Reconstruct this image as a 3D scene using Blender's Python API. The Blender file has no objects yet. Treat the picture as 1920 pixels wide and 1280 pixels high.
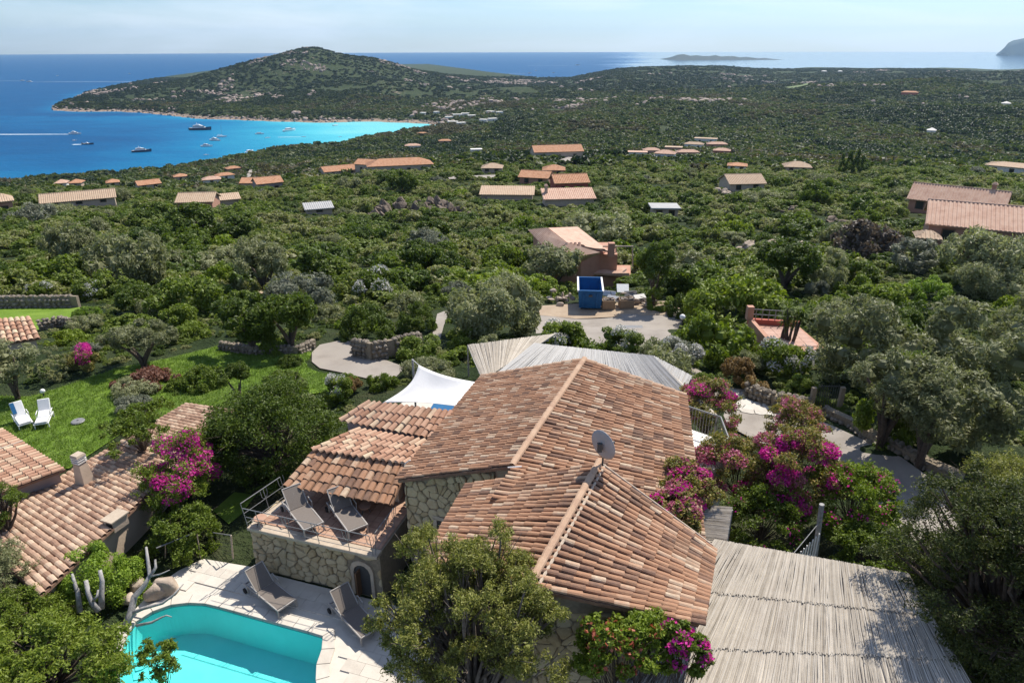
import bpy, bmesh, math, random
import numpy as np
from mathutils import Vector, Matrix, Quaternion
from mathutils.geometry import delaunay_2d_cdt
R = math.radians
random.seed(7); RNG = np.random.default_rng(7)
sc = bpy.context.scene
COL = sc.collection
HAZE = True

# ------------------------------------------------------------------ camera
F = 1280.0; PITCH = math.atan(550/1280.0); ROLL = R(-0.15); CAMH = 16.5
cam_d = bpy.data.cameras.new('camera'); cam = bpy.data.objects.new('camera', cam_d); COL.objects.link(cam)
cam_d.sensor_width = 36; cam_d.lens = 36*F/1920; cam_d.clip_start = 0.2; cam_d.clip_end = 60000
cam.location = (0, 0, CAMH)
cam.rotation_mode = 'QUATERNION'
cam.rotation_quaternion = (Matrix.Rotation(math.pi/2-PITCH, 4, 'X') @ Matrix.Rotation(ROLL, 4, 'Z')).to_quaternion()
sc.camera = cam
sc.render.resolution_x = 1024; sc.render.resolution_y = 682

# ------------------------------------------------------------------ sky, sun, exposure
SUN_AZ, SUN_EL = R(38), R(54)          # azimuth clockwise from +Y
SKY_STRENGTH, SUN_STRENGTH, EXPOSURE = 0.09, 4.7, 0.5
w = bpy.data.worlds.new('World'); sc.world = w; w.use_nodes = True
nt = w.node_tree; nt.nodes.clear()
def N(nt, t, **kw):
    n = nt.nodes.new(t)
    for k, v in kw.items():
        if k == 'inp':
            for a, b in v.items(): n.inputs[a].default_value = b
        else: setattr(n, k, v)
    return n
sky = N(nt, 'ShaderNodeTexSky', sky_type='NISHITA', sun_disc=False, sun_elevation=SUN_EL, sun_rotation=SUN_AZ,
        altitude=100, air_density=1.0, dust_density=0.25, ozone_density=3.0)
tc = N(nt, 'ShaderNodeTexCoord')
mp = N(nt, 'ShaderNodeMapping', inp={'Scale': (1.2, 1.2, 9.0)})
nz = N(nt, 'ShaderNodeTexNoise', inp={'Scale': 2.3, 'Detail': 7, 'Roughness': .58, 'Distortion': .4})
cr = N(nt, 'ShaderNodeValToRGB'); cr.color_ramp.elements[0].position = .44; cr.color_ramp.elements[1].position = .74
cr.color_ramp.elements[0].color = (0, 0, 0, 1); cr.color_ramp.elements[1].color = (.62, .62, .62, 1)
mx = N(nt, 'ShaderNodeMix', data_type='RGBA'); mx.inputs['B'].default_value = (9.3, 9.8, 10.4, 1)
tint = N(nt, 'ShaderNodeMix', data_type='RGBA', blend_type='MULTIPLY'); tint.inputs['Factor'].default_value = 1; tint.inputs['B'].default_value = (.84, .95, 1.13, 1)
bg = N(nt, 'ShaderNodeBackground', inp={'Strength': SKY_STRENGTH}); wo = N(nt, 'ShaderNodeOutputWorld')
L = nt.links.new
L(tc.outputs['Generated'], mp.inputs['Vector']); L(mp.outputs[0], nz.inputs['Vector']); L(nz.outputs['Fac'], cr.inputs[0])
L(cr.outputs[0], mx.inputs['Factor']); L(sky.outputs[0], tint.inputs['A']); L(tint.outputs['Result'], mx.inputs['A']); L(mx.outputs['Result'], bg.inputs[0]); L(bg.outputs[0], wo.inputs[0])
sd = bpy.data.lights.new('sun', 'SUN'); sd.energy = SUN_STRENGTH; sd.angle = R(.53); sd.color = (1, .94, .84)
sun = bpy.data.objects.new('sun', sd); COL.objects.link(sun)
sdir = Vector((math.sin(SUN_AZ)*math.cos(SUN_EL), math.cos(SUN_AZ)*math.cos(SUN_EL), math.sin(SUN_EL)))
sun.rotation_euler = sdir.to_track_quat('Z', 'Y').to_euler()
sun.location = (30, 30, 60)
vs = sc.view_settings; vs.view_transform = 'Standard'; vs.look = 'None'; vs.exposure = EXPOSURE; vs.gamma = 1; vs.use_curve_mapping = False
sc.cycles.use_denoising = True
sc.cycles.max_bounces = 6; sc.cycles.diffuse_bounces = 2; sc.cycles.glossy_bounces = 2; sc.cycles.transmission_bounces = 3
sc.cycles.volume_bounces = 0; sc.cycles.transparent_max_bounces = 8
sc.cycles.caustics_reflective = False; sc.cycles.caustics_refractive = False

# ------------------------------------------------------------------ helpers
def ray(px, py):
    x = (px-960)/F; y = -(py-640)/F
    c, s = math.cos(ROLL), math.sin(ROLL)
    x, y = x*c-y*s, x*s+y*c
    cp, sp = math.cos(PITCH), math.sin(PITCH)
    return Vector((x, cp+sp*y, -sp+cp*y))
CAM = Vector((0, 0, CAMH))
def at(px, py, z):                       # a photo point known to be at height z
    r = ray(px, py); return CAM + r*((z-CAMH)/r.z)
def aty(px, py, Y):                      # a photo point known to be at forward distance Y
    r = ray(px, py); return CAM + r*(Y/r.y)
def onplane(px, py, p0, n):
    r = ray(px, py); return CAM + r*((p0-CAM).dot(n)/r.dot(n))
def proj(p):
    q = Vector(p)-CAM; cp, sp = math.cos(PITCH), math.sin(PITCH)
    d = cp*q.y - sp*q.z; y = sp*q.y+cp*q.z; x = q.x/d; y /= d
    c, s = math.cos(-ROLL), math.sin(-ROLL); x, y = x*c-y*s, x*s+y*c
    return 960+x*F, 640-y*F, d

def tag(o, label=None, cat=None, group=None, kind=None):
    if label: o['label'] = label
    if cat: o['category'] = cat
    if group: o['group'] = group
    if kind: o['kind'] = kind
    return o
def link(o, parent=None):
    COL.objects.link(o)
    if parent is not None:
        o.parent = parent; o.matrix_parent_inverse = WORLD.get(parent.name, Matrix.Identity(4)).inverted()
    return o
WORLD = {}
def empty(name, loc=(0, 0, 0), label=None, cat=None, group=None, parent=None):
    o = bpy.data.objects.new(name, None); o.empty_display_size = .3
    o.location = loc; COL.objects.link(o)
    WORLD[o.name] = Matrix.Translation(Vector(loc))
    if parent is not None: o.parent = parent; o.matrix_parent_inverse = WORLD[parent.name].inverted()
    return tag(o, label, cat, group)
def np_mesh(name, verts, faces, mats, smooth=False, matidx=None):
    """verts (n,3) array, faces (m,k) int array, all faces with k corners"""
    verts = np.asarray(verts, np.float32); faces = np.asarray(faces, np.int32)
    me = bpy.data.meshes.new(name); k = faces.shape[1]; m = faces.shape[0]
    me.vertices.add(len(verts)); me.vertices.foreach_set('co', verts.ravel())
    me.loops.add(m*k); me.loops.foreach_set('vertex_index', faces.ravel())
    me.polygons.add(m); me.polygons.foreach_set('loop_start', np.arange(m, dtype=np.int32)*k)
    me.polygons.foreach_set('loop_total', np.full(m, k, np.int32))
    for mt in (mats if isinstance(mats, (list, tuple)) else [mats]): me.materials.append(mt)
    if matidx is not None: me.polygons.foreach_set('material_index', np.asarray(matidx, np.int32))
    me.polygons.foreach_set('use_smooth', np.full(m, smooth, bool))
    me.update(calc_edges=True); return me
def mesh_obj(name, me, parent=None):
    return link(bpy.data.objects.new(name, me), parent)

class MB:
    """collects polygons; build() links them as ONE mesh object"""
    def __init__(s): s.v = []; s.f = []
    def add(s, vs, fs):
        b = len(s.v); s.v += [tuple(p) for p in vs]; s.f += [tuple(b+i for i in f) for f in fs]; return s
    def quad(s, a, b, c, d): return s.add([a, b, c, d], [(0, 1, 2, 3)])
    def hexa(s, lo, hi):                   # lo, hi: 4 points each, counter-clockwise seen from above
        n = len(lo)
        return s.add(list(lo)+list(hi), [tuple(range(n-1, -1, -1)), tuple(range(n, 2*n))]+[(i, (i+1) % n, n+(i+1) % n, n+i) for i in range(n)])
    def box(s, c, size, rz=0, M=None):
        hx, hy, hz = size[0]/2, size[1]/2, size[2]/2
        m = M if M is not None else Matrix.Rotation(rz, 3, 'Z')
        c = Vector(c)
        P = lambda x, y, z: c+m @ Vector((x, y, z))
        return s.hexa([P(-hx, -hy, -hz), P(hx, -hy, -hz), P(hx, hy, -hz), P(-hx, hy, -hz)], [P(-hx, -hy, hz), P(hx, -hy, hz), P(hx, hy, hz), P(-hx, hy, hz)])
    def tube(s, pts, r, n=6, caps=True):
        pts = [Vector(p) for p in pts]; rs = r if isinstance(r, (list, tuple)) else [r]*len(pts)
        b = len(s.v); up = Vector((0, 0, 1))
        for i, p in enumerate(pts):
            t = (pts[min(i+1, len(pts)-1)]-pts[max(i-1, 0)]).normalized()
            a = t.cross(up if abs(t.z) < .95 else Vector((1, 0, 0))).normalized(); c = t.cross(a)
            for k in range(n):
                th = 2*math.pi*k/n; s.v.append(tuple(p+(a*math.cos(th)+c*math.sin(th))*rs[i]))
        for i in range(len(pts)-1):
            for k in range(n):
                s.f.append((b+i*n+k, b+i*n+(k+1) % n, b+(i+1)*n+(k+1) % n, b+(i+1)*n+k))
        if caps:
            s.f.append(tuple(b+k for k in range(n-1, -1, -1))); s.f.append(tuple(b+(len(pts)-1)*n+k for k in range(n)))
        return s
    def prism(s, poly, z0, z1):
        if sum(poly[i][0]*poly[(i+1) % len(poly)][1]-poly[(i+1) % len(poly)][0]*poly[i][1] for i in range(len(poly))) < 0: poly = poly[::-1]
        return s.hexa([(p[0], p[1], z0) for p in poly], [(p[0], p[1], z1) for p in poly])
    def lathe(s, c, prof, n=12):
        b = len(s.v); c = Vector(c)
        for r, z in prof:
            for k in range(n): s.v.append((c.x+r*math.cos(2*math.pi*k/n), c.y+r*math.sin(2*math.pi*k/n), c.z+z))
        for i in range(len(prof)-1):
            for k in range(n): s.f.append((b+i*n+k, b+i*n+(k+1) % n, b+(i+1)*n+(k+1) % n, b+(i+1)*n+k))
        s.f.append(tuple(b+(len(prof)-1)*n+k for k in range(n))); return s
    def mesh(s, name, mat, smooth=False):
        me = bpy.data.meshes.new(name); me.from_pydata(s.v, [], s.f)
        me.materials.append(mat)
        if smooth: me.polygons.foreach_set('use_smooth', [True]*len(me.polygons))
        me.update(); return me
    def build(s, name, mat, parent=None, smooth=False, bevel=0):
        me = s.mesh(name, mat, smooth)
        if bevel:
            bm = bmesh.new(); bm.from_mesh(me)
            bmesh.ops.bevel(bm, geom=bm.edges[:], offset=bevel, segments=1, affect='EDGES', clamp_overlap=True); bm.to_mesh(me); bm.free()
        return mesh_obj(name, me, parent)
def copy_tree(o, parent=None):
    c = o.copy(); COL.objects.link(c)
    if parent is not None: c.parent = parent
    for ch in list(o.children): copy_tree(ch, c)
    return c
def lerp(a, b, t): return Vector(a)*(1-t)+Vector(b)*t

# ------------------------------------------------------------------ materials
def new_mat(name):
    m = bpy.data.materials.new(name); m.use_nodes = True; m.node_tree.nodes.clear(); return m, m.node_tree
def ramp(nt, cols, interp='LINEAR'):
    r = N(nt, 'ShaderNodeValToRGB'); e = r.color_ramp.elements; r.color_ramp.interpolation = interp
    n = len(cols)
    for i, c in enumerate(cols):
        pos, c = (c[0], c[1]) if isinstance(c[1], (tuple, list)) else (i/max(1, n-1), c)
        if i < 2: el = e[i]; el.position = pos
        else: el = e.new(pos)
        el.color = (*c, 1)
    return r
def surf(name, cols, scale=4, rough=.85, spec=.25, bump=.3, bscale=None, rnd=None, rvar=.5, detail=6, metal=0, big=None, obj=False, wave=None):
    """noise-coloured surface. rnd: None | 'obj' | 'isl' adds a per-piece random choice; rvar its weight"""
    m, nt = new_mat(name); L = nt.links.new
    tc = N(nt, 'ShaderNodeTexCoord'); geo = N(nt, 'ShaderNodeNewGeometry')
    vec = tc.outputs['Object'] if obj else geo.outputs['Position']
    nz = N(nt, 'ShaderNodeTexNoise', inp={'Scale': scale, 'Detail': detail, 'Roughness': .6}); L(vec, nz.inputs['Vector'])
    st = N(nt, 'ShaderNodeMapRange', inp={'From Min': .28, 'From Max': .72}); L(nz.outputs['Fac'], st.inputs['Value'])
    fac = st.outputs[0]
    if rnd:
        if rnd == 'obj': oi = N(nt, 'ShaderNodeObjectInfo'); rv = oi.outputs['Random']
        else: rv = geo.outputs['Random Per Island']
        mm = N(nt, 'ShaderNodeMix', data_type='FLOAT'); mm.inputs['Factor'].default_value = rvar
        L(fac, mm.inputs['A']); L(rv, mm.inputs['B']); fac = mm.outputs['Result']
    rp = ramp(nt, cols); L(fac, rp.inputs[0]); colr = rp.outputs[0]
    if big:                                       # second, larger stain layer: (scale, colour, lo, hi, strength)
        n2 = N(nt, 'ShaderNodeTexNoise', inp={'Scale': big[0], 'Detail': 5, 'Roughness': .65}); L(vec, n2.inputs['Vector'])
        r2 = N(nt, 'ShaderNodeMapRange', inp={'From Min': big[2], 'From Max': big[3], 'To Max': big[4]}); L(n2.outputs['Fac'], r2.inputs['Value'])
        mc = N(nt, 'ShaderNodeMix', data_type='RGBA'); mc.inputs['B'].default_value = (*big[1], 1)
        L(r2.outputs[0], mc.inputs['Factor']); L(colr, mc.inputs['A']); colr = mc.outputs['Result']
    p = N(nt, 'ShaderNodeBsdfPrincipled', inp={'Roughness': rough, 'Specular IOR Level': spec, 'Metallic': metal}); L(colr, p.inputs['Base Color'])
    if bump:
        nb = N(nt, 'ShaderNodeTexNoise', inp={'Scale': bscale or scale*5, 'Detail': 5, 'Roughness': .65}); L(vec, nb.inputs['Vector'])
        b = N(nt, 'ShaderNodeBump', inp={'Strength': bump, 'Distance': .05}); L(nb.outputs['Fac'], b.inputs['Height']); L(b.outputs[0], p.inputs['Normal'])
    o = N(nt, 'ShaderNodeOutputMaterial'); L(p.outputs[0], o.inputs[0]); return m
def plain(name, col, rough=.6, spec=.3, metal=0): 
    c = [tuple(x*.9 for x in col), tuple(min(1, x*1.08) for x in col)]
    return surf(name, c, scale=6, rough=rough, spec=spec, bump=.08, metal=metal)
def leafmat(name, cols, trans=.3, rough=.55, objw=.45, tint=None):
    """cols: dark..light list; the choice is half per plant, half per leaf, with a soft noise through the crown"""
    m, nt = new_mat(name); L = nt.links.new
    oi = N(nt, 'ShaderNodeObjectInfo'); geo = N(nt, 'ShaderNodeNewGeometry')
    mm = N(nt, 'ShaderNodeMix', data_type='FLOAT'); mm.inputs['Factor'].default_value = 1-objw
    L(oi.outputs['Random'], mm.inputs['A']); L(geo.outputs['Random Per Island'], mm.inputs['B'])
    rp = ramp(nt, cols); L(mm.outputs['Result'], rp.inputs[0])
    p = N(nt, 'ShaderNodeBsdfPrincipled', inp={'Roughness': rough, 'Specular IOR Level': .3}); L(rp.outputs[0], p.inputs['Base Color'])
    t = N(nt, 'ShaderNodeBsdfTranslucent')
    tm = N(nt, 'ShaderNodeMix', data_type='RGBA', blend_type='MULTIPLY'); tm.inputs['Factor'].default_value = 1
    tm.inputs['B'].default_value = (*(tint or (1.5, 1.6, .7)), 1); L(rp.outputs[0], tm.inputs['A']); L(tm.outputs['Result'], t.inputs['Color'])
    ms = N(nt, 'ShaderNodeMixShader', inp={0: trans}); L(p.outputs[0], ms.inputs[1]); L(t.outputs[0], ms.inputs[2])
    o = N(nt, 'ShaderNodeOutputMaterial'); L(ms.outputs[0], o.inputs[0]); return m
TILE_COLS = [(0, (.125, .078, .058)), (.14, (.21, .125, .088)), (.3, (.305, .168, .102)), (.46, (.375, .212, .13)), (.6, (.34, .185, .112)), (.74, (.42, .26, .17)), (.86, (.46, .33, .23)), (.95, (.55, .435, .315)), (1, (.46, .17, .09))]
TILE_SALMON = [(0, (.30, .16, .10)), (.3, (.42, .24, .16)), (.55, (.50, .31, .21)), (.75, (.54, .38, .26)), (.92, (.60, .48, .33)), (1, (.48, .22, .13))]
TILE_BEIGE = [(0, (.24, .14, .095)), (.35, (.36, .23, .16)), (.65, (.44, .30, .21)), (.9, (.52, .39, .28)), (1, (.44, .24, .16))]
def tilemats(nm, cols): return {k: surf(nm+k, cols, scale=9, rough=.9, spec=.15, bump=.25, bscale=40, rnd=k, rvar=.82, big=(1.1, (.13, .10, .075), .52, .78, .55)) for k in ('obj', 'isl')}
M = {}
M['tile'] = tilemats('clay tile weathered ', TILE_COLS)
M['tile_salmon'] = tilemats('clay tile salmon ', TILE_SALMON)
M['tile_beige'] = tilemats('clay tile beige ', TILE_BEIGE)
M['ridge'] = surf('ridge clay', [(.36, .22, .15), (.45, .30, .20), (.52, .36, .25)], scale=5, bump=.3, rnd='obj', rvar=.5)
M['underlay'] = surf('roof underlay clay', [(.16, .095, .065), (.26, .155, .105)], scale=8, bump=.4)
M['mortar'] = surf('mortar', [(.42, .33, .25), (.55, .45, .35)], scale=12)
M['granite'] = surf('granite', [(.31, .225, .125), (.45, .345, .20), (.54, .44, .28), (.44, .31, .18)], scale=7, rnd='obj', rvar=.6, bump=.5, big=(1.5, (.27, .29, .21), .5, .75, .35))
M['joint'] = surf('wall joint', [(.19, .155, .11), (.31, .255, .185)], scale=9, bump=.5)
M['coping'] = surf('terrace coping', [(.40, .32, .24), (.52, .43, .33)], scale=6)
M['terracotta'] = surf('terracotta floor', [(.33, .19, .13), (.43, .26, .18), (.46, .31, .22)], scale=5, rnd='obj', rvar=.5, bump=.15, big=(.9, (.28, .2, .15), .5, .8, .5))
M['paving'] = surf('pale paving', [(.46, .41, .35), (.56, .51, .44), (.60, .56, .49)], scale=3, rnd='obj', rvar=.45, bump=.15, big=(.7, (.40, .36, .30), .52, .8, .6))
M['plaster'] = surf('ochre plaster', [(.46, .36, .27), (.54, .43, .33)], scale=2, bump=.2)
M['plaster_pink'] = surf('pink plaster', [(.40, .21, .145), (.48, .27, .19)], scale=1.2, bump=.2, big=(.4, (.33, .17, .12), .5, .8, .5))
M['plaster_white'] = surf('white plaster', [(.66, .62, .56), (.76, .73, .68)], scale=2, bump=.1)
M['plaster_red'] = surf('red plaster', [(.36, .09, .065), (.44, .13, .09)], scale=1.2, bump=.1)
M['plaster_purple'] = surf('mauve shade plaster', [(.30, .24, .23), (.36, .29, .27)], scale=2, bump=.15)  # mauve of the shaded wall under the eaves, put into the colour
M['cane'] = surf('weathered cane', [(.31, .268, .216), (.44, .392, .326), (.54, .487, .415), (.60, .548, .475)], scale=5, rnd='isl', rvar=.75, bump=.1, big=(.9, (.31, .26, .21), .5, .8, .4))
M['cane_pale'] = surf('bleached cane', [(.40, .385, .36), (.50, .485, .46), (.57, .555, .53)], scale=4, rnd='isl', rvar=.7, bump=.1)
M['metal_grey'] = plain('grey painted metal', (.20, .195, .19), .45, .5)
M['metal_dark'] = plain('dark metal', (.06, .06, .06), .5, .4)
M['taupe'] = plain('taupe metal', (.36, .33, .30), .5, .4)
M['sling'] = surf('taupe sling fabric', [(.155, .13, .112), (.195, .168, .146)], scale=30, bump=.2, rough=.8)
M['black'] = plain('black rubber', (.02, .02, .02), .7)
M['white_paint'] = plain('white paint', (.78, .77, .75), .5)
M['cloth_white'] = surf('white cloth', [(.72, .71, .69), (.80, .79, .77)], scale=1.5, rough=.8, bump=.1)
M['blue_cloth'] = plain('blue fabric', (.015, .11, .25), .7)
M['blue_paint'] = surf('blue skip paint', [(.01, .085, .24), (.015, .12, .31)], scale=3, rough=.55, bump=.15, big=(2, (.05, .07, .11), .55, .8, .6))
M['window'] = plain('dark window glass', (.025, .03, .035), .12, .6)
M['shutter'] = plain('wood shutter', (.16, .09, .05), .6)
M['wood'] = surf('silvered dead wood', [(.22, .21, .20), (.36, .345, .325), (.46, .44, .42)], scale=9, rough=.85, bump=.5)
M['bark'] = surf('bark', [(.07, .052, .04), (.15, .115, .09)], scale=9, bump=.8)
M['twig'] = surf('bare twigs', [(.12, .095, .08), (.24, .20, .17)], scale=9, bump=.5)
M['hill_rock'] = surf('pinkish granite', [(.20, .155, .13), (.30, .235, .195), (.40, .32, .27)], scale=.3, bump=.6, bscale=2, rnd='obj', rvar=.5)
M['rock'] = surf('granite rock', [(.24, .19, .15), (.36, .285, .22), (.46, .37, .29), (.52, .44, .35)], scale=.9, bump=.9, bscale=5, detail=9, big=(.5, (.2, .17, .145), .5, .72, .7))
M['fairway'] = surf('fairway turf', [(.09, .13, .04), (.13, .17, .055)], scale=.05, bump=0)
M['pink_tile'] = surf('pink floor tile', [(.42, .26, .20), (.52, .34, .27)], scale=4, rnd='obj', rvar=.5, bump=.1)
M['fieldstone'] = surf('field stone', [(.12, .10, .08), (.22, .185, .145), (.32, .275, .22)], scale=6, rnd='obj', rvar=.6, bump=.6)
M['rock_brown'] = surf('brown granite rock', [(.06, .047, .037), (.12, .092, .07), (.19, .145, .11), (.27, .21, .165)], scale=1.1, bump=1, bscale=5, detail=9)
M['concrete'] = surf('concrete road', [(.23, .20, .17), (.29, .255, .22), (.33, .295, .255)], scale=.7, bump=.12, bscale=25, big=(.35, (.25, .215, .18), .5, .75, .5))
M['dirt'] = surf('dirt', [(.30, .22, .15), (.40, .31, .22)], scale=1.2, bump=.5)
M['lawn'] = surf('mown lawn', [(.10, .165, .02), (.14, .225, .03), (.185, .27, .045)], scale=.9, bump=.9, bscale=22, rough=.9, spec=.1, big=(.25, (.15, .175, .05), .5, .75, .5))
M['card'] = plain('brown cardboard', (.27, .19, .12), .8)
# ------------------------------------------------------------------ terrain: profiles along columns of view
SEA = CAMH-95.0
def ph(px, py, d): return aty(px, py, d).z
# (px at the horizon, knots): a knot is (distance, height) or ('p', py, distance) for ground seen at row py
def K(px, near, far): return px, near, far
COLS = [
 K(-400, [(60, -4), (170, -19), (300, -40), (470, -78)], [(520, -84), (4200, -84)]),
 K(0,   [(60, -4), (100, -9.5), (170, -19), (300, -40), (480, -76)], [(530, -84), (4200, -84)]),
 K(110, [(60, -4), (100, -9.5), (170, -19), (320, -42), (515, -76)], [(560, -84), (1100, -84), (1235, -74), (1300, -68), (1450, -84), (4200, -84)]),
 K(240, [(60, -4.5), (100, -10), (170, -19), (320, -42), (550, -76)], [(600, -84), (1120, -84), ('p', 196, 1260), ('p', 175, 1420), ('p', 162, 1600), (1800, -70), (2150, -84), (4200, -84)]),
 K(350, [(60, -5), (100, -10.5), (170, -19), (330, -43), (580, -76)], [(630, -84), (1030, -84), ('p', 205, 1150), ('p', 175, 1400), ('p', 146, 1620), (2000, -70), (2250, -84), (4200, -84)]),
 K(480, [(60, -5), (150, -17), (240, -29), (330, -43), (620, -76)], [(660, -84), (1000, -84), ('p', 205, 1130), ('p', 165, 1380), ('p', 110, 1680), (2100, -50), (2500, -84), (4200, -84)]),
 K(545, [(60, -5), (150, -17), (230, -25), (330, -41), (650, -76)], [(690, -84), (980, -84), ('p', 205, 1120), ('p', 160, 1400), ('p', 96, 1710), (2200, -45), (2700, -84), (4200, -84)]),
 K(595, [(60, -5), (150, -17), (230, -24), (330, -40), (690, -76)], [(730, -84), (965, -84), ('p', 205, 1100), ('p', 150, 1450), ('p', 80, 1740), (2200, -40), (2700, -84), (4200, -84)]),
 K(650, [(60, -5), (150, -17), (230, -23), (320, -37), (720, -77)], [(790, -84), (960, -84), ('p', 200, 1120), ('p', 145, 1500), ('p', 95, 1770), (2200, -40), (2700, -84), (4200, -84)]),
 K(705, [(60, -5), (150, -16), (230, -22), (310, -34), (760, -77)], [(830, -84), (960, -84), ('p', 205, 1100), ('p', 150, 1480), ('p', 99, 1800), (2200, -42), (2700, -84), (4200, -84)]),
 K(790, [(60, -4.5), (150, -16), (230, -22), (310, -32), (560, -62)], [(860, -79), (940, -80), (965, -77), ('p', 205, 1100), ('p', 160, 1500), ('p', 127, 1880), (2300, -50), (2700, -84), (4200, -84)]),
 K(870, [(60, -4.5), (85, -10), (150, -15), (230, -21), (310, -30), (500, -55)], [(820, -74), (960, -73), ('p', 195, 1120), ('p', 165, 1500), ('p', 139, 1950), (2300, -64), (2700, -84), (4200, -84)]),
 K(960, [(56, -4), (78, -10), (150, -15), (200, -19), (300, -27), (440, -45)], [(647, -56), ('p', 200, 950), ('p', 168, 1500), ('p', 148, 2000), (2250, -70), (2450, -84), (4200, -84)]),
 K(1050, [(56, -4), (78, -10.3), (150, -15), (200, -19), (300, -26), (430, -45)], [(620, -54), ('p', 200, 900), ('p', 168, 1500), ('p', 152, 2050), (2250, -74), (2450, -84), (4200, -84)]),
 K(1150, [(56, -3.9), (78, -10), (150, -15), (200, -19), (300, -26), (420, -44)], [(600, -52), ('p', 205, 850), ('p', 178, 1050), (1350, -62), ('p', 126, 2100), (2500, -60), (3200, -84), (4200, -84)]),
 K(1290, [(56, -3.5), (80, -9), (150, -15), (220, -21), (320, -31), (430, -46)], [(600, -52), ('p', 200, 850), ('p', 173, 1050), (1380, -62), ('p', 121, 2150), (2700, -60), (3500, -84), (4200, -84)]),
 K(1450, [(56, -3), (80, -7), (150, -14.5), (230, -22), (330, -33), (450, -47)], [(580, -52), ('p', 200, 800), ('p', 167, 1080), (1450, -60), ('p', 134, 2200), (2800, -60), (3500, -84), (4200, -84)]),
 K(1600, [(56, -2.5), (80, -6), (150, -14), (230, -22), (330, -34), (440, -46)], [(560, -52), ('p', 200, 790), ('p', 162, 1080), (1450, -54), ('p', 129, 2300), (3000, -60), (3600, -84), (4200, -84)]),
 K(1740, [(56, -2), (80, -5.5), (150, -14), (230, -22), (330, -35), (430, -46)], [(540, -51), ('p', 200, 780), ('p', 158, 1080), (1450, -50), ('p', 125, 2300), (3000, -60), (3600, -84), (4200, -84)]),
 K(1920, [(56, -1.5), (80, -5), (150, -14), (230, -22), (330, -35), (420, -46)], [(540, -50), ('p', 195, 780), ('p', 160, 1050), ('p', 140, 1700), ('p', 139, 2400), (3000, -60), (3600, -84), (4200, -84)]),
 K(2300, [(56, -1), (80, -4), (150, -13), (230, -21), (330, -34), (420, -45)], [(540, -50), ('p', 195, 780), ('p', 160, 1050), ('p', 142, 1700), ('p', 139, 2400), (3000, -60), (3600, -84), (4200, -84)]),
]
ND, NU = 470, 400
DS = np.exp(np.linspace(math.log(2.0), math.log(4300), ND)); US = np.linspace(-1.35, 1.35, NU)
prof = []; cu = []
for px, near, far in COLS:
    ks = list(near)
    for k in far: ks.append((k[2], ph(px, k[1], k[2])-2.0) if k[0] == 'p' else k)
    ks = [(0, -1.0)]+ks
    prof.append(np.interp(DS, [k[0] for k in ks], [k[1] for k in ks])); cu.append((px-960)/F/1.06)
prof = np.array(prof)                                   # (cols, ND)
HG = np.array([np.interp(US, cu, prof[:, i]) for i in range(ND)])    # (ND, NU)
def blur(a, k, ax):
    ker = np.hanning(2*k+3)[1:-1]; ker /= ker.sum()
    p = [(0, 0), (0, 0)]; p[ax] = (k, k); a = np.pad(a, p, mode='edge')
    return np.apply_along_axis(lambda r: np.convolve(r, ker, 'valid'), ax, a)
HG = blur(blur(HG, 3, 0), 3, 1)
# fractal roughness of the far hills
def vnoise(x, y, seed=0):
    xi = np.floor(x).astype(np.int64); yi = np.floor(y).astype(np.int64); fx = x-xi; fy = y-yi
    h = lambda a, b: (np.sin(a*127.1+b*311.7+seed*74.7)*43758.5453) % 1.0
    sx = fx*fx*(3-2*fx); sy = fy*fy*(3-2*fy)
    return (h(xi, yi)*(1-sx)+h(xi+1, yi)*sx)*(1-sy)+(h(xi, yi+1)*(1-sx)+h(xi+1, yi+1)*sx)*sy-.5
GY, GU = np.meshgrid(DS, US, indexing='ij'); GX = GY*GU
rough = sum(a*vnoise(GX/s, GY/s, i) for i, (s, a) in enumerate(((230, 30), (95, 11), (38, 4), (14, 1.6))))
HG = HG+rough*np.clip((GY-400)/450, 0, 1)*(1-.62*np.clip((GY-1350)/450, 0, 1))*np.clip((HG-SEA+1)/22, 0, 1)+.7*(vnoise(GX/9, GY/9, 9)+vnoise(GX/4, GY/4, 8)*.5)*np.clip((GY-45)/60, 0, 1)*np.clip((460-GY)/120, 0, 1)
# near ground from points read off the photograph (px, py, height)
NEARP = [(300, 1130, -.05), (380, 1060, -.05), (600, 1250, -.05), (700, 1150, -.05), (450, 1270, -.05), (250, 1300, -.1), (100, 1250, -.2), (40, 800, -.7), (110, 790, -.7), (200, 740, -.9), (60, 740, -.9), (330, 700, -1.2), (450, 650, -1.6),
 (560, 690, -1.4), (520, 760, -.7), (420, 900, -.1), (620, 660, -1.8), (700, 700, -1.2), (640, 740, -1.0), (760, 760, -.6), (200, 610, -2.2), (60, 590, -2.3), (-100, 700, -1.2), (-100, 1000, -.6), (150, 1000, -.4), (800, 620, -2.6), (900, 640, -2.4),
 (1000, 690, -.9), (1150, 700, -.6), (1250, 700, -.8), (1090, 640, -2.5), (1100, 600, -3.9), (1240, 600, -3.7), (1000, 600, -3.6), (1200, 650, -2.4), (1310, 700, -1.1), (1420, 740, -.8), (1420, 790, -.4), (1520, 830, .1), (1640, 900, .7), (1720, 960, 1.2),
 (1000, 1000, .3), (1250, 900, .2), (900, 900, .2), (1100, 800, 0), (1400, 1000, .4), (1550, 1100, .8), (1250, 1200, .2), (1000, 1250, .0), (1800, 1150, 1.2), (1900, 1000, 1.6), (1350, 880, .3), (1700, 860, 1.3), (1850, 860, 1.8), (1560, 760, 0), (1680, 730, .6), (1850, 730, .8), (1500, 640, -1.2), (1700, 600, -1.4),
 (1900, 600, -1.3), (1350, 650, -1.9), (1440, 650, -1.3), (2050, 800, 1.6), (1300, 1280, .3), (1700, 1280, 1.0), (2000, 1200, 1.6)]
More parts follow.
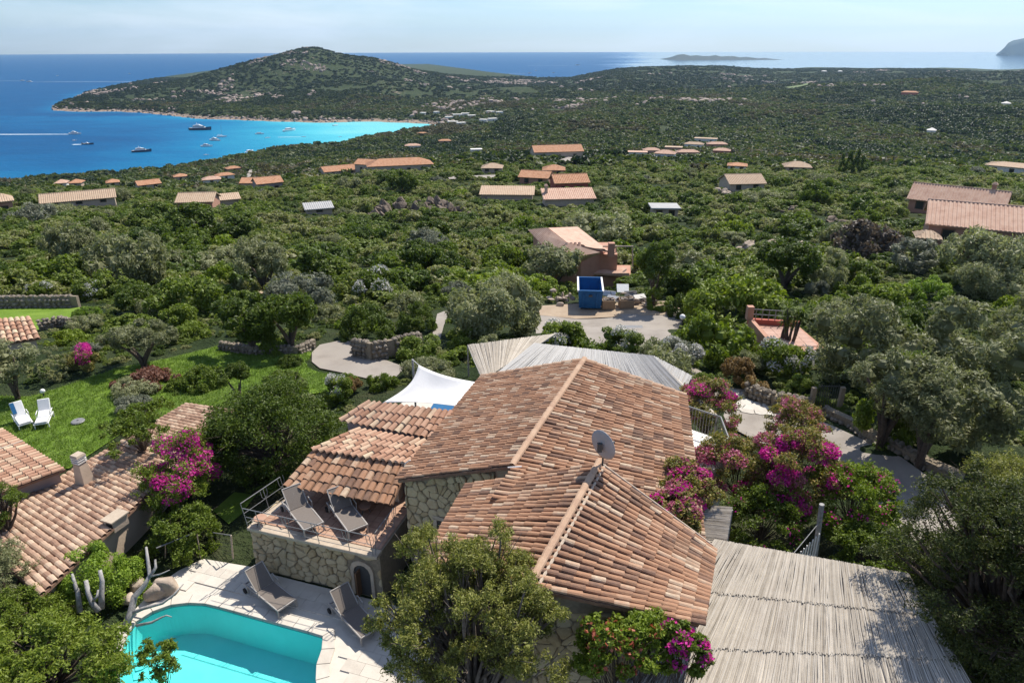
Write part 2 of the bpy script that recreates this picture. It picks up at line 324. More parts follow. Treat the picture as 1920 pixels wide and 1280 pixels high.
NP = np.array([tuple(at(*p)) for p in NEARP])
def near_h(x, y):
    x = np.asarray(x, float); y = np.asarray(y, float)
    d2 = (x[..., None]-NP[:, 0])**2+(y[..., None]-NP[:, 1])**2+.6
    wt = d2**-1.7; return (wt*NP[:, 2]).sum(-1)/wt.sum(-1)
ni = DS < 80
nb = np.clip((62-GY[ni])/22, 0, 1); nb = nb*nb*(3-2*nb)
HG[ni] = HG[ni]*(1-nb)+near_h(GX[ni], GY[ni])*nb
# coastline (photo points at sea level): land inside
COAST = [(-500, 372), (-60, 357), (30, 350), (110, 343), (200, 337), (300, 328), (380, 315), (440, 303), (480, 291), (560, 284), (620, 279), (648, 270), (700, 261), (760, 251), (835, 241), (828, 236), (800, 232), (700, 228), (600, 230), (520, 228), (420, 224), (370, 223),
 (330, 218), (270, 212), (215, 209), (150, 210), (102, 207), (96, 202), (122, 195), (150, 178), (235, 160), (300, 148), (420, 131), (600, 120), (800, 121), (930, 139), (1030, 151), (1078, 150), (1110, 145), (1180, 141), (1300, 139), (1400, 139), (1500, 138), (1650, 138), (1800, 138), (2000, 137), (2300, 137)]
CP = np.array([tuple(at(a, b, SEA))[:2] for a, b in COAST]); CP = np.vstack([CP, [(9000, 3000), (9000, -50), (-2500, -50)]])
def seg_dist(P, poly, closed=True):
    d = np.full(len(P), 1e9); n = len(poly)
    for i in range(n if closed else n-1):
        a = poly[i]; b = poly[(i+1) % n]; ab = b-a; t = np.clip(((P-a) @ ab)/(ab @ ab), 0, 1)
        d = np.minimum(d, np.hypot(*(P-a-t[:, None]*ab).T))
    return d
def inside(P, poly):
    c = np.zeros(len(P), bool); n = len(poly); x, y = P[:, 0], P[:, 1]
    for i in range(n):
        (x1, y1), (x2, y2) = poly[i], poly[(i+1) % n]
        if y1 == y2: continue
        k = ((y1 > y) != (y2 > y)) & (x < (x2-x1)*(y-y1)/(y2-y1)+x1); c ^= k
    return c
fi = DS > 300
PP = np.column_stack([GX[fi].ravel(), GY[fi].ravel()])
cd = seg_dist(PP, CP); ci = inside(PP, CP); sdist = np.where(ci, cd, -cd).reshape(GX[fi].shape)
lim = np.where(sdist > 0, np.minimum(HG[fi], SEA+.3+sdist*.6), SEA-.5+np.maximum(sdist, -60)*.08)
HG[fi] = np.where(sdist > 0, np.maximum(lim, SEA+.3+np.minimum(sdist*.3, 9)), np.minimum(lim, SEA-.4))
# the pool is dug into the ground
PQ = [(240, 1172), (258, 1150), (298, 1130), (330, 1122), (375, 1120), (404, 1127), (520, 1159), (604, 1180), (620, 1190), (614, 1214), (603, 1240), (599, 1262), (603, 1290), (617, 1332), (520, 1430), (300, 1430), (205, 1290), (220, 1200)]
dug = inside(np.column_stack([GX.ravel(), GY.ravel()]), np.array([tuple(at(a, b, 0))[:2] for a, b in PQ])).reshape(GX.shape); HG[dug] = -1.7
LOGD = np.log(DS); DL = LOGD[1]-LOGD[0]; DU = US[1]-US[0]
def h(x, y):
    x = np.asarray(x, float); y = np.maximum(np.asarray(y, float), 2.001)
    a = np.clip((np.log(y)-LOGD[0])/DL, 0, ND-1.001); b = np.clip((x/y-US[0])/DU, 0, NU-1.001)
    i = a.astype(int); j = b.astype(int); fa = a-i; fb = b-j
    return (HG[i, j]*(1-fb)+HG[i, j+1]*fb)*(1-fa)+(HG[i+1, j]*(1-fb)+HG[i+1, j+1]*fb)*fa
def gz(x, y): return float(h(np.array([x]), np.array([y]))[0])
def ground_at(px, py, dmin=9, dmax=4200):
    r = ray(px, py); ys = np.exp(np.linspace(math.log(dmin), math.log(dmax), 3000)); t = ys/r.y
    z = CAMH+r.z*t; k = np.nonzero(z < h(r.x*t, ys))[0]
    y = ys[k[0]] if len(k) else dmax
    p = CAM+r*(y/r.y); p.z = gz(p.x, p.y); return p

tv = np.column_stack([GX.ravel(), GY.ravel(), HG.ravel()])
ii, jj = np.meshgrid(np.arange(ND-1), np.arange(NU-1), indexing='ij'); a = (ii*NU+jj).ravel()
tf = np.column_stack([a, a+1, a+NU+1, a+NU])
m, nt = new_mat('maquis ground'); L = nt.links.new
geo = N(nt, 'ShaderNodeNewGeometry')
n1 = N(nt, 'ShaderNodeTexNoise', inp={'Scale': .16, 'Detail': 8, 'Roughness': .72}); L(geo.outputs['Position'], n1.inputs['Vector'])
n2 = N(nt, 'ShaderNodeTexNoise', inp={'Scale': .013, 'Detail': 9, 'Roughness': .66}); L(geo.outputs['Position'], n2.inputs['Vector'])
r1 = ramp(nt, [(.30, (.02, .032, .013)), (.45, (.034, .052, .019)), (.57, (.05, .064, .027)), (.68, (.085, .08, .045)), (.8, (.15, .12, .078))]); L(n1.outputs['Fac'], r1.inputs[0])
# bare granite: where the large noise is high or the slope steep, and a pink band along the shore
sx = N(nt, 'ShaderNodeSeparateXYZ'); L(geo.outputs['Position'], sx.inputs[0])
sh = N(nt, 'ShaderNodeMapRange', inp={'From Min': SEA+6.0, 'From Max': SEA+1.0}); L(sx.outputs['Z'], sh.inputs['Value'])
nm = N(nt, 'ShaderNodeMath', operation='MULTIPLY_ADD'); nm.inputs[1].default_value = 1.2; L(n1.outputs['Fac'], nm.inputs[0]); L(sh.outputs[0], nm.inputs[2])
shr = N(nt, 'ShaderNodeMapRange', inp={'From Min': 1.0, 'From Max': 1.35}); L(nm.outputs[0], shr.inputs['Value'])
rk = N(nt, 'ShaderNodeMath', operation='MULTIPLY'); L(n2.outputs['Fac'], rk.inputs[0]); L(n1.outputs['Fac'], rk.inputs[1])
rkr = N(nt, 'ShaderNodeMapRange', inp={'From Min': .335, 'From Max': .40}); L(rk.outputs[0], rkr.inputs['Value'])
mxr = N(nt, 'ShaderNodeMath', operation='MAXIMUM'); L(shr.outputs[0], mxr.inputs[0]); L(rkr.outputs[0], mxr.inputs[1])
rc = ramp(nt, [(.3, (.22, .17, .13)), (.7, (.44, .33, .25))]); n3 = N(nt, 'ShaderNodeTexNoise', inp={'Scale': .35, 'Detail': 6}); L(geo.outputs['Position'], n3.inputs['Vector']); L(n3.outputs['Fac'], rc.inputs[0])
mc = N(nt, 'ShaderNodeMix', data_type='RGBA'); L(mxr.outputs[0], mc.inputs['Factor']); L(r1.outputs[0], mc.inputs['A']); L(rc.outputs[0], mc.inputs['B'])
p = N(nt, 'ShaderNodeBsdfPrincipled', inp={'Roughness': .95, 'Specular IOR Level': .1}); L(mc.outputs['Result'], p.inputs['Base Color'])
bp = N(nt, 'ShaderNodeBump', inp={'Strength': .9, 'Distance': 3.0}); L(n1.outputs['Fac'], bp.inputs['Height']); L(bp.outputs[0], p.inputs['Normal'])
o = N(nt, 'ShaderNodeOutputMaterial'); L(p.outputs[0], o.inputs[0])
ter = mesh_obj('terrain', np_mesh('terrain', tv, tf, m, True)); tag(ter, kind='structure')

# ------------------------------------------------------------------ sea
na, nr = 220, 190
ang = np.linspace(R(-58), R(58), na); rr = np.exp(np.linspace(math.log(300), math.log(17000), nr))
A_, R_ = np.meshgrid(ang, rr); sxy = np.column_stack([(R_*np.sin(A_)).ravel(), (R_*np.cos(A_)).ravel()])
sv = np.column_stack([sxy, np.full(len(sxy), SEA)])
ii, jj = np.meshgrid(np.arange(nr-1), np.arange(na-1), indexing='ij'); a = (ii*na+jj).ravel()
sf = np.column_stack([a, a+1, a+na+1, a+na])
me = np_mesh('sea', sv, sf, [], True)
cdist = seg_dist(sxy, CP[:-3], False)
beach = np.array(at(800, 236, SEA))[:2]; db = np.hypot(*(sxy-beach).T)
bay = np.array(at(640, 250, SEA))[:2]; db2 = np.hypot(*((sxy-bay)*[1, .8]).T)
inb = (sxy[:, 1] < 1100) & (sxy[:, 1] > 250)
shal = np.clip(1.1-db/300, 0, 1)**1.3*.8+np.clip(1-db2/260, 0, 1)*.26+np.clip(1-cdist/40, 0, 1)*.2+np.clip(1-cdist/260, 0, 1)*.22*inb
shal = np.where(sxy[:, 1] > 1600, np.clip(1-cdist/60, 0, 1)*.2, shal)
at_ = me.attributes.new('shallow', 'FLOAT', 'POINT'); at_.data.foreach_set('value', np.clip(shal, 0, 1).astype(np.float32))
calm = np.clip((sxy[:, 0]/sxy[:, 1]-.06)/.22, 0, 1)*np.clip((sxy[:, 1]-2400)/800, 0, 1)*1.25
at_ = me.attributes.new('calm', 'FLOAT', 'POINT'); at_.data.foreach_set('value', calm.astype(np.float32))
m, nt = new_mat('sea water'); L = nt.links.new
an = N(nt, 'ShaderNodeAttribute', attribute_name='shallow'); geo = N(nt, 'ShaderNodeNewGeometry')
n1 = N(nt, 'ShaderNodeTexNoise', inp={'Scale': .011, 'Detail': 6, 'Roughness': .6})
mp = N(nt, 'ShaderNodeMapping', inp={'Scale': (1, 2.2, 1)}); L(geo.outputs['Position'], mp.inputs['Vector']); L(mp.outputs[0], n1.inputs['Vector'])
ad = N(nt, 'ShaderNodeMath', operation='MULTIPLY_ADD'); ad.inputs[1].default_value = .42; L(n1.outputs['Fac'], ad.inputs[0]); L(an.outputs['Fac'], ad.inputs[2])
su = N(nt, 'ShaderNodeMath', operation='SUBTRACT'); su.inputs[1].default_value = .21; L(ad.outputs[0], su.inputs[0])
rp = ramp(nt, [(0, (.0004, .066, .18)), (.12, (.0008, .092, .225)), (.3, (.002, .15, .30)), (.55, (.02, .27, .40)), (.8, (.07, .42, .50)), (1, (.15, .50, .53))]); L(su.outputs[0], rp.inputs[0])
p = N(nt, 'ShaderNodeBsdfPrincipled', inp={'Roughness': .5, 'IOR': 1.33, 'Specular IOR Level': .2}); L(rp.outputs[0], p.inputs['Base Color'])
# lee side of the islands: calm water in long slicks, mirror-like at grazing angles
ca = N(nt, 'ShaderNodeAttribute', attribute_name='calm'); cn = N(nt, 'ShaderNodeTexNoise', inp={'Scale': .0011, 'Detail': 6, 'Roughness': .6}); cm = N(nt, 'ShaderNodeMapping', inp={'Scale': (.5, 1.6, 1)}); L(geo.outputs['Position'], cm.inputs['Vector']); L(cm.outputs[0], cn.inputs['Vector'])
cf = N(nt, 'ShaderNodeMath', operation='MULTIPLY_ADD'); cf.inputs[1].default_value = 1.1; L(cn.outputs['Fac'], cf.inputs[0]); L(ca.outputs['Fac'], cf.inputs[2])
ck = N(nt, 'ShaderNodeMapRange', inp={'From Min': .95, 'From Max': 1.25}); L(cf.outputs[0], ck.inputs['Value'])
r_ = N(nt, 'ShaderNodeMapRange', inp={'To Min': .5, 'To Max': .1}); L(ck.outputs[0], r_.inputs['Value']); L(r_.outputs[0], p.inputs['Roughness'])
s_ = N(nt, 'ShaderNodeMapRange', inp={'To Min': .12, 'To Max': .5}); L(ck.outputs[0], s_.inputs['Value']); L(s_.outputs[0], p.inputs['Specular IOR Level'])
bs_ = N(nt, 'ShaderNodeMapRange', inp={'To Min': .8, 'To Max': .03}); L(ck.outputs[0], bs_.inputs['Value'])
w1 = N(nt, 'ShaderNodeTexNoise', inp={'Scale': .12, 'Detail': 6, 'Roughness': .65}); mp2 = N(nt, 'ShaderNodeMapping', inp={'Scale': (1, 2, 1), 'Rotation': (0, 0, .5)}); L(geo.outputs['Position'], mp2.inputs['Vector']); L(mp2.outputs[0], w1.inputs['Vector'])
bp = N(nt, 'ShaderNodeBump', inp={'Strength': .8, 'Distance': 1.6}); L(w1.outputs['Fac'], bp.inputs['Height']); L(bs_.outputs[0], bp.inputs['Strength']); L(bp.outputs[0], p.inputs['Normal'])
o = N(nt, 'ShaderNodeOutputMaterial'); L(p.outputs[0], o.inputs[0])
me.materials.append(m); tag(mesh_obj('sea', me), kind='structure')

# ------------------------------------------------------------------ islands and the far headland
def ridge_land(name, pts, dep, mat, kind='structure'):
    """pts: (px, py_top, Y) skyline; a ridge of depth dep falling to the sea on both sides"""
    tops = [aty(a, b, y) for a, b, y in pts]; n = len(tops); k = 7
    V = []
    for p in tops:
        for t in np.linspace(-1, 1, k):
            s = (1-abs(t))**.7; V.append((p.x, p.y+t*dep*.5, SEA-1+(p.z-SEA+1)*s*(1 if t == 0 else random.uniform(.8, 1))))
    f = [(i*k+j, (i+1)*k+j, (i+1)*k+j+1, i*k+j+1) for i in range(n-1) for j in range(k-1)]
    return tag(mesh_obj(name, np_mesh(name, V, f, mat, True)), kind=kind)
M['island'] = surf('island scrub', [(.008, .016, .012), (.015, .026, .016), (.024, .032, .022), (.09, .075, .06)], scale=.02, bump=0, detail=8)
M['hazed'] = surf('limestone headland', [(.006, .022, .028), (.012, .034, .038)], scale=.004, bump=0)  # dark blue tone: distance haze put into the headland's colour
def isl(x0, x1, wy, prof, Y, name='island', mat='island', dep=300):
    pts = []
    for i in range(25):
        t = i/24; x = x0+(x1-x0)*t; hh = np.interp(t, [a for a, b in prof], [b for a, b in prof])*(1+.1*math.sin(i*2.3))
        pts.append((x, wy-hh, Y))
    return ridge_land(name, pts, dep, M[mat])
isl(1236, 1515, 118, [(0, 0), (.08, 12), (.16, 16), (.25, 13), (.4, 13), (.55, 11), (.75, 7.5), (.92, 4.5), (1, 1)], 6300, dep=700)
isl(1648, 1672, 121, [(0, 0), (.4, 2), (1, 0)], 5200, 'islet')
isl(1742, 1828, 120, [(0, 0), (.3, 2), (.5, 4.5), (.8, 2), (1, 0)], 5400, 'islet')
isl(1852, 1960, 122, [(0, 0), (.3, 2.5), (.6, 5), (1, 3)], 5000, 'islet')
ridge_land('headland', [(1879, 100, 8500), (1883, 90, 8500), (1890, 81, 8500), (1900, 76, 8500), (1920, 72, 8500), (1950, 66, 8500), (2050, 60, 8500), (2150, 70, 8500), (2250, 99, 8500)], 240, M['hazed'])

# ------------------------------------------------------------------ haze
hz = MB(); hz.hexa([(-16000, -40, SEA-8), (16000, -40, SEA-8), (16000, 17400, SEA-8), (-16000, 17400, SEA-8)], [(-16000, -40, 420), (16000, -40, 420), (16000, 17400, 420), (-16000, 17400, 420)])
m, nt = new_mat('haze air'); pv = N(nt, 'ShaderNodeVolumePrincipled', inp={'Color': (.52, .76, 1, 1), 'Density': 5.0e-5, 'Anisotropy': .35}); o = N(nt, 'ShaderNodeOutputMaterial'); nt.links.new(pv.outputs[0], o.inputs['Volume'])
if HAZE: tag(hz.build('haze', m), kind='stuff')
# ------------------------------------------------------------------ tiled roofs
EXCL = []                                  # world polygons kept free of plants
def tile_mesh(name, mat, nseg=5, Lt=1.0):
    """half-round clay tile, unit length along +X (downhill), width ~1 along Y, narrow end uphill, with thickness at the open end"""
    V = []; Fc = []
    for x, wd, lift in ((0, .40, 0.0), (Lt, .5, .10)):
        for k in range(nseg+1):
            a = math.pi*k/nseg; V.append((x, wd*math.cos(a), lift+.78*wd*math.sin(a)))
    n = nseg+1
    for k in range(nseg): Fc.append((k, k+1, n+k+1, n+k))
    for k in range(n):                      # inner rim of the open end
        a = math.pi*k/nseg; V.append((Lt, .40*math.cos(a), .10+.62*.5*math.sin(a)))
    for k in range(nseg): Fc.append((n+k, n+k+1, 2*n+k+1, 2*n+k))
    return np.array(V), np.array(Fc)
TV, TF = tile_mesh('t', None)
_tm = {}
def tile_shared(mk):
    if mk not in _tm: _tm[mk] = np_mesh('roof_tile', TV, TF, M[mk]['obj'], False)
    return _tm[mk]
TILEJOBS = []
def tiled_plane(house, roof, r0, r1, e0, e1, mk='tile', pitch=.178, expo=.335, over=.10, jit=.012, col_w=.9, clip=None):
    """r0,r1: upper edge, e0,e1: eave (near, far). Lays the under-roof and queues every tile."""
    r0, r1, e0, e1 = map(Vector, (r0, r1, e0, e1))
    nrm = ((e0-r0).cross(r1-r0)).normalized()
    if nrm.z < 0: nrm = -nrm
    d = nrm*-.015
    mb = MB(); mb.hexa([e0+d-nrm*.09, e1+d-nrm*.09, r1+d-nrm*.09, r0+d-nrm*.09], [e0+d, e1+d, r1+d, r0+d])
    ncol = max(2, int(round(((r1-r0).length+(e1-e0).length)/2/pitch)))
    # channel tiles between the columns, joined into the roof base
    base = mb.build('roof_deck', M['underlay'], roof)
    for i in range(ncol):
        t = (i+.5)/ncol; a = lerp(r0, r1, t); b = lerp(e0, e1, t); ln = (b-a).length; nr_ = max(1, int(round(ln/expo)))
        ex = ln/nr_; x = (b-a).normalized(); y = nrm.cross(x).normalized(); z = x.cross(y)
        if z.z < 0: y = -y; z = -z
        sx = ((r1-r0).length*(1-.5)+(e1-e0).length*.5)/ncol*col_w
        wob = random.gauss(0, jit)
        for j in range(nr_):
            p = a+x*(ex*j)+y*(wob+random.gauss(0, jit*.6))+nrm*random.uniform(0, .012)
            if clip and not clip(p): continue
            q = random.gauss(0, .018); xx = (x+y*q).normalized(); yy = z.cross(xx)
            m4 = Matrix(((xx.x*(ex+over), yy.x*sx, z.x*sx, p.x), (xx.y*(ex+over), yy.y*sx, z.y*sx, p.y), (xx.z*(ex+over), yy.z*sx, z.z*sx, p.z), (0, 0, 0, 1)))
            TILEJOBS.append((house, roof, mk, m4, (p-CAM).length, p))
def in_view(p):
    x, y, d = proj(p); return d > 0 and -30 < x < 1950 and -10 < y < 1300
def flush_tiles(limit=300):
    """per house: the tiles that show largest become parts of their own, the rest one joined part per roof"""
    houses = {}
    for j in TILEJOBS: houses.setdefault(j[0].name, []).append(j)
    for hn, js in houses.items():
        js.sort(key=lambda j: (not in_view(j[5]), j[4]))
        for j in js[:limit]:
            o = bpy.data.objects.new('roof_tile', tile_shared(j[2])); COL.objects.link(o)
            o.parent = j[1]; o.matrix_parent_inverse = WORLD.get(j[1].name, Matrix.Identity(4)).inverted(); o.matrix_basis = j[3]
        rest = {}
        for j in js[limit:]: rest.setdefault((j[1].name, j[2]), []).append(j)
        for (rn, mk), l in rest.items():
            ms = np.array([np.array(j[3]) for j in l])
            V = np.einsum('nij,vj->nvi', ms[:, :3, :3], TV)+ms[:, None, :3, 3]
            nf = (np.arange(len(l))*len(TV))[:, None, None]+TF[None]
            o = mesh_obj('roof_tile_field', np_mesh('roof_tile_field', V.reshape(-1, 3), nf.reshape(-1, 4), M[mk]['isl']), l[0][1]); tag(o, kind='stuff')
    TILEJOBS.clear()
def ridge_caps(parent, a, b, step=.37, wd=.26, mat='ridge', name='ridge_tile'):
    a, b = Vector(a), Vector(b); n = max(1, int((b-a).length/step)); x = (b-a).normalized(); y = Vector((0, 0, 1)).cross(x).normalized(); z = x.cross(y)
    if mat+name not in _tm: _tm[mat+name] = np_mesh(name, TV, TF, M[mat], False)
    for i in range(n):
        p = a+x*((b-a).length*i/n)+Vector((0, 0, .02)); Lx = (b-a).length/n+.07
        o = bpy.data.objects.new(name, _tm[mat+name]); COL.objects.link(o)
        o.parent = parent; o.matrix_parent_inverse = WORLD.get(parent.name, Matrix.Identity(4)).inverted()
        o.matrix_basis = Matrix(((x.x*Lx, y.x*wd, z.x*wd, p.x), (x.y*Lx, y.y*wd, z.y*wd, p.y), (x.z*Lx, y.z*wd, z.z*wd, p.z), (0, 0, 0, 1)))
def walls_under(name, quads, z0, mat, parent, inset=.3, drop=.13):
    mb = MB()
    for q in quads:
        q = [Vector(p) for p in q]; c = sum(q, Vector())/len(q)
        q = [p+(c-p).normalized()*inset*1.2-Vector((0, 0, drop)) for p in q]
        if sum(q[i].x*q[(i+1) % len(q)].y-q[(i+1) % len(q)].x*q[i].y for i in range(len(q))) < 0: q = q[::-1]
        mb.hexa([(p.x, p.y, z0) for p in q], q)
    return mb.build(name, mat, parent)
def keepout(pts, grow=0.0):
    P = np.array([(p[0], p[1]) for p in pts]); c = P.mean(0); d = P-c
    EXCL.append(c+d*(1+grow/np.maximum(np.hypot(*d.T), .1))[:, None])

TH = R(21.1); U = Vector((math.sin(TH), math.cos(TH), 0)); V_ = Vector((math.cos(TH), -math.sin(TH), 0)); UP = Vector((0, 0, 1))
def slope_plane(r, side, s):               # plane through ridge point r, falling by s per metre towards side*V_
    return Vector((side*V_.x*s, side*V_.y*s, 1)).normalized()
def gable_walls(name, r0, r1, l0, l1, e0, e1, z0, mat, parent, inset=.35, drop=.16):
    c = (l0+l1+e0+e1)/4; I = lambda p: Vector((p.x+(c.x-p.x)/max(.1, (c-p).length)*inset, p.y+(c.y-p.y)/max(.1, (c-p).length)*inset, p.z-drop))
    l0, l1, e0, e1 = I(l0), I(l1), I(e0), I(e1); ul = (r1-r0).normalized(); r0 = r0+ul*inset*.8-UP*drop; r1 = r1-ul*inset*.8-UP*drop
    B = lambda p: Vector((p.x, p.y, z0)); mb = MB()
    mb.add([B(l0), B(r0), B(e0), B(e1), B(r1), B(l1), l0, r0, e0, e1, r1, l1], [(0, 1, 7, 6), (1, 2, 8, 7), (2, 3, 9, 8), (3, 4, 10, 9), (4, 5, 11, 10), (5, 0, 6, 11), (6, 7, 10, 11), (7, 8, 9, 10)])
    return mb.build(name, mat, parent), l0, r0, e0
# ---- stone facing on a wall
def clip_poly(poly, p, n):
    out = []
    for i in range(len(poly)):
        a, b = poly[i], poly[(i+1) % len(poly)]; da = (a[0]-p[0])*n[0]+(a[1]-p[1])*n[1]; db = (b[0]-p[0])*n[0]+(b[1]-p[1])*n[1]
        if da <= 0: out.append(a)
        if da*db < 0: t = da/(da-db); out.append((a[0]+(b[0]-a[0])*t, a[1]+(b[1]-a[1])*t))
    return out
def stone_face(parent, O, X, Wd, Hh, out, size=.38, mat='granite', holes=(), gap=.009, seed=1, name='stone', tops=None, limit=300):
    """voronoi rubble on the rectangle O + X*a + Z*b facing `out`; every stone a part"""
    rg = random.Random(seed); X = Vector(X).normalized(); out = Vector(out).normalized(); Z = UP
    seeds = []
    ny = max(2, int(Hh/size/.8)); nx = max(2, int(Wd/size))
    for j in range(ny):
        for i in range(nx+1):
            if rg.random() < .2: continue
            if rg.random() < .22: seeds.append((Wd*(i+rg.random())/nx, Hh*(j+rg.random())/ny))
            seeds.append((Wd*(i+(.5 if j % 2 else 0)+rg.uniform(-.48, .48))/nx, Hh*(j+.5+rg.uniform(-.46, .46))/ny))
    k = 0
    for a in seeds:
        poly = [(0, 0), (Wd, 0), (Wd, Hh), (0, Hh)]
        for b in seeds:
            if b is a or abs(b[0]-a[0])+abs(b[1]-a[1]) > size*5: continue
            m = ((a[0]+b[0])/2, (a[1]+b[1])/2); poly = clip_poly(poly, m, (b[0]-a[0], b[1]-a[1]))
            if len(poly) < 3: break
        if len(poly) < 3: continue
        cx = sum(p[0] for p in poly)/len(poly); cy = sum(p[1] for p in poly)/len(poly)
        if any(h0 < cx < h1 and v0 < cy < v1 for h0, h1, v0, v1 in holes): continue
        if tops and cy > tops(cx): continue
        sh = lambda f, dd: [O+X*(cx+(p[0]-cx)*f)+Z*(cy+(p[1]-cy)*f)+out*dd for p in poly]
        q2 = []
        for i in range(len(poly)):
            a_, b_ = poly[i], poly[(i+1) % len(poly)]; q2 += [(a_[0]*.78+b_[0]*.22, a_[1]*.78+b_[1]*.22), (a_[0]*.22+b_[0]*.78, a_[1]*.22+b_[1]*.78)]
        poly = q2
        f0 = max(.6, 1-gap*2.2/size); dep = rg.uniform(.03, .11)
        n = len(poly); lo = sh(f0, -.05); mid = sh(f0, dep*.55); hi = sh(f0*.8, dep)
        vs = lo+mid+hi; fs = [(i, (i+1) % n, n+(i+1) % n, n+i) for i in range(n)]+[(n+i, n+(i+1) % n, 2*n+(i+1) % n, 2*n+i) for i in range(n)]+[tuple(range(2*n, 3*n))]
        mb = MB(); mb.add(vs, fs); mb.build(name, M[mat], parent); k += 1
        if k >= limit: break

# ------------------------------------------------------------------ MAIN VILLA
ZA, ZB = 5.5, 6.15
villa = empty('villa', (1.5, 19, 0), 'rambling stone villa with weathered tiled gables below the white sail', 'house')
# roof A (large gable)
A0 = at(960, 873, ZA); A1 = at(1095, 675, ZA)
nAL = slope_plane(A0, -1, .38).copy(); nAL = Vector((-V_.x*.38, -V_.y*.38, 1)).normalized(); nAR = Vector((V_.x*.19, V_.y*.19, 1)).normalized()
AE0 = onplane(745, 900, A0, nAL); AE1 = onplane(905, 706, A0, nAL)
AR1 = onplane(1283, 741, A0, nAR); AR0 = onplane(1318, 1000, A0, nAR)
roofA = empty('roof', tuple(A0), parent=villa)
tiled_plane(villa, roofA, A0, A1, AE0, AE1)
A0r = onplane(975, 935, A0, nAR)
dn = -(A1-A0).normalized()
tiled_plane(villa, roofA, A0+dn*1.6+Vector((0, 0, -.03)), A1, AR0+dn*.3, AR1)
ridge_caps(roofA, A0, A1, wd=.23)
# verge caps along the far edge
ridge_caps(roofA, A1, AE1, step=.42, wd=.2, name='verge_tile'); ridge_caps(roofA, A1, AR1, step=.42, wd=.2, name='verge_tile')
# roof B (nearer gable)
B1 = at(1123, 868, ZB); B0 = at(1010, 1066, ZB); B0 = B0-(B1-B0).normalized()*.6
nBL = Vector((-V_.x*.37, -V_.y*.37, 1)).normalized(); nBR = Vector((V_.x*.30, V_.y*.30, 1)).normalized()
BE1 = onplane(880, 907, B0, nBL); BE0 = onplane(795, 1055, B0, nBL)
BR1 = onplane(1337, 1026, B0, nBR); BR0 = onplane(1312, 1170, B0, nBR)
roofB = empty('roof', tuple(B0), parent=villa)
tiled_plane(villa, roofB, B0, B1, BE0, BE1); tiled_plane(villa, roofB, B0, B1, BR0, BR1)
ridge_caps(roofB, B0, B1, wd=.21)
mo = MB(); mo.tube([lerp(B0, B1, t)+V_*.17+Vector((0, 0, -.02)) for t in (0, .5, 1)], .035, 5); mo.tube([lerp(B1, BR1, t)+Vector((0, 0, .05)) for t in (0, .5, 1)], .03, 5); mo.build('mortar_line', M['mortar'], roofB)
keepout([A1, AR1, BR1, BR0, B0, BE0, AE0, AE1], .6)
# walls
gable_walls('wall', A0, A1, AE0, AE1, AR0, AR1, -1.2, M['plaster'], villa)
wB, bl, br, be = gable_walls('wall', B0, B1, BE0, BE1, BR0, BR1, -1.2, M['joint'], villa)
nx_ = be-br; nx_.z = 0; stone_face(wB, Vector((br.x, br.y, -.2)), nx_, nx_.length, 5.4, Vector((nx_.y, -nx_.x, 0)), .36, seed=21, tops=lambda x: br.z+.05-x*(br.z-be.z)/nx_.length)
# rubble on the shaded end wall under roof A's left verge
wa = AE0+(A0-AE0).normalized()*.15+U*.22; wx = (A0-AE0); wx.z = 0; wl = 3.1
zt = 1.85
wallA = MB(); wo_ = Vector((wa.x, wa.y, 1.2)); wn = -U
wallA.hexa([wo_, wo_+wx.normalized()*wl, wo_+wx.normalized()*wl+U*.3, wo_+U*.3], [Vector((wo_.x, wo_.y, AE0.z-.1)), Vector(tuple((wo_+wx.normalized()*wl)[:2])+(AE0.z+.95,)), Vector(tuple((wo_+wx.normalized()*wl+U*.3)[:2])+(AE0.z+.95,)), Vector(tuple((wo_+U*.3)[:2])+(AE0.z-.1,))])
wA = wallA.build('end_wall', M['joint'], villa)
stone_face(wA, wo_+Vector((0, 0, .1)), wx, wl, 3.6, wn, .34, tops=lambda x: AE0.z-1.45+x*.36, holes=[(1.02, 1.75, 0, 1.55)], seed=3)
wb = MB(); wc = wo_+wx.normalized()*1.4+wn*.03
Mw = Matrix((wx.normalized(), U, UP)).transposed()
wb.box(wc+Vector((0, 0, 1.05)), (.62, .04, .9), M=Mw); wv = wb.build('window', M['window'], wA)
wf = MB()
for dx in (-.36, .36): wf.box(wc+wx.normalized()*dx+Vector((0, 0, 1.05)), (.14, .12, 1.1), M=Mw)
wf.box(wc+Vector((0, 0, 1.62)), (.86, .12, .13), M=Mw); wf.build('window_frame', M['coping'], wA)
# window bars
for dx in (-.15, .0, .15): MB().box(wc+wx.normalized()*dx+wn*.05+Vector((0, 0, 1.05)), (.02, .02, .9), M=Mw).build('window_bar', M['metal_dark'], wv)
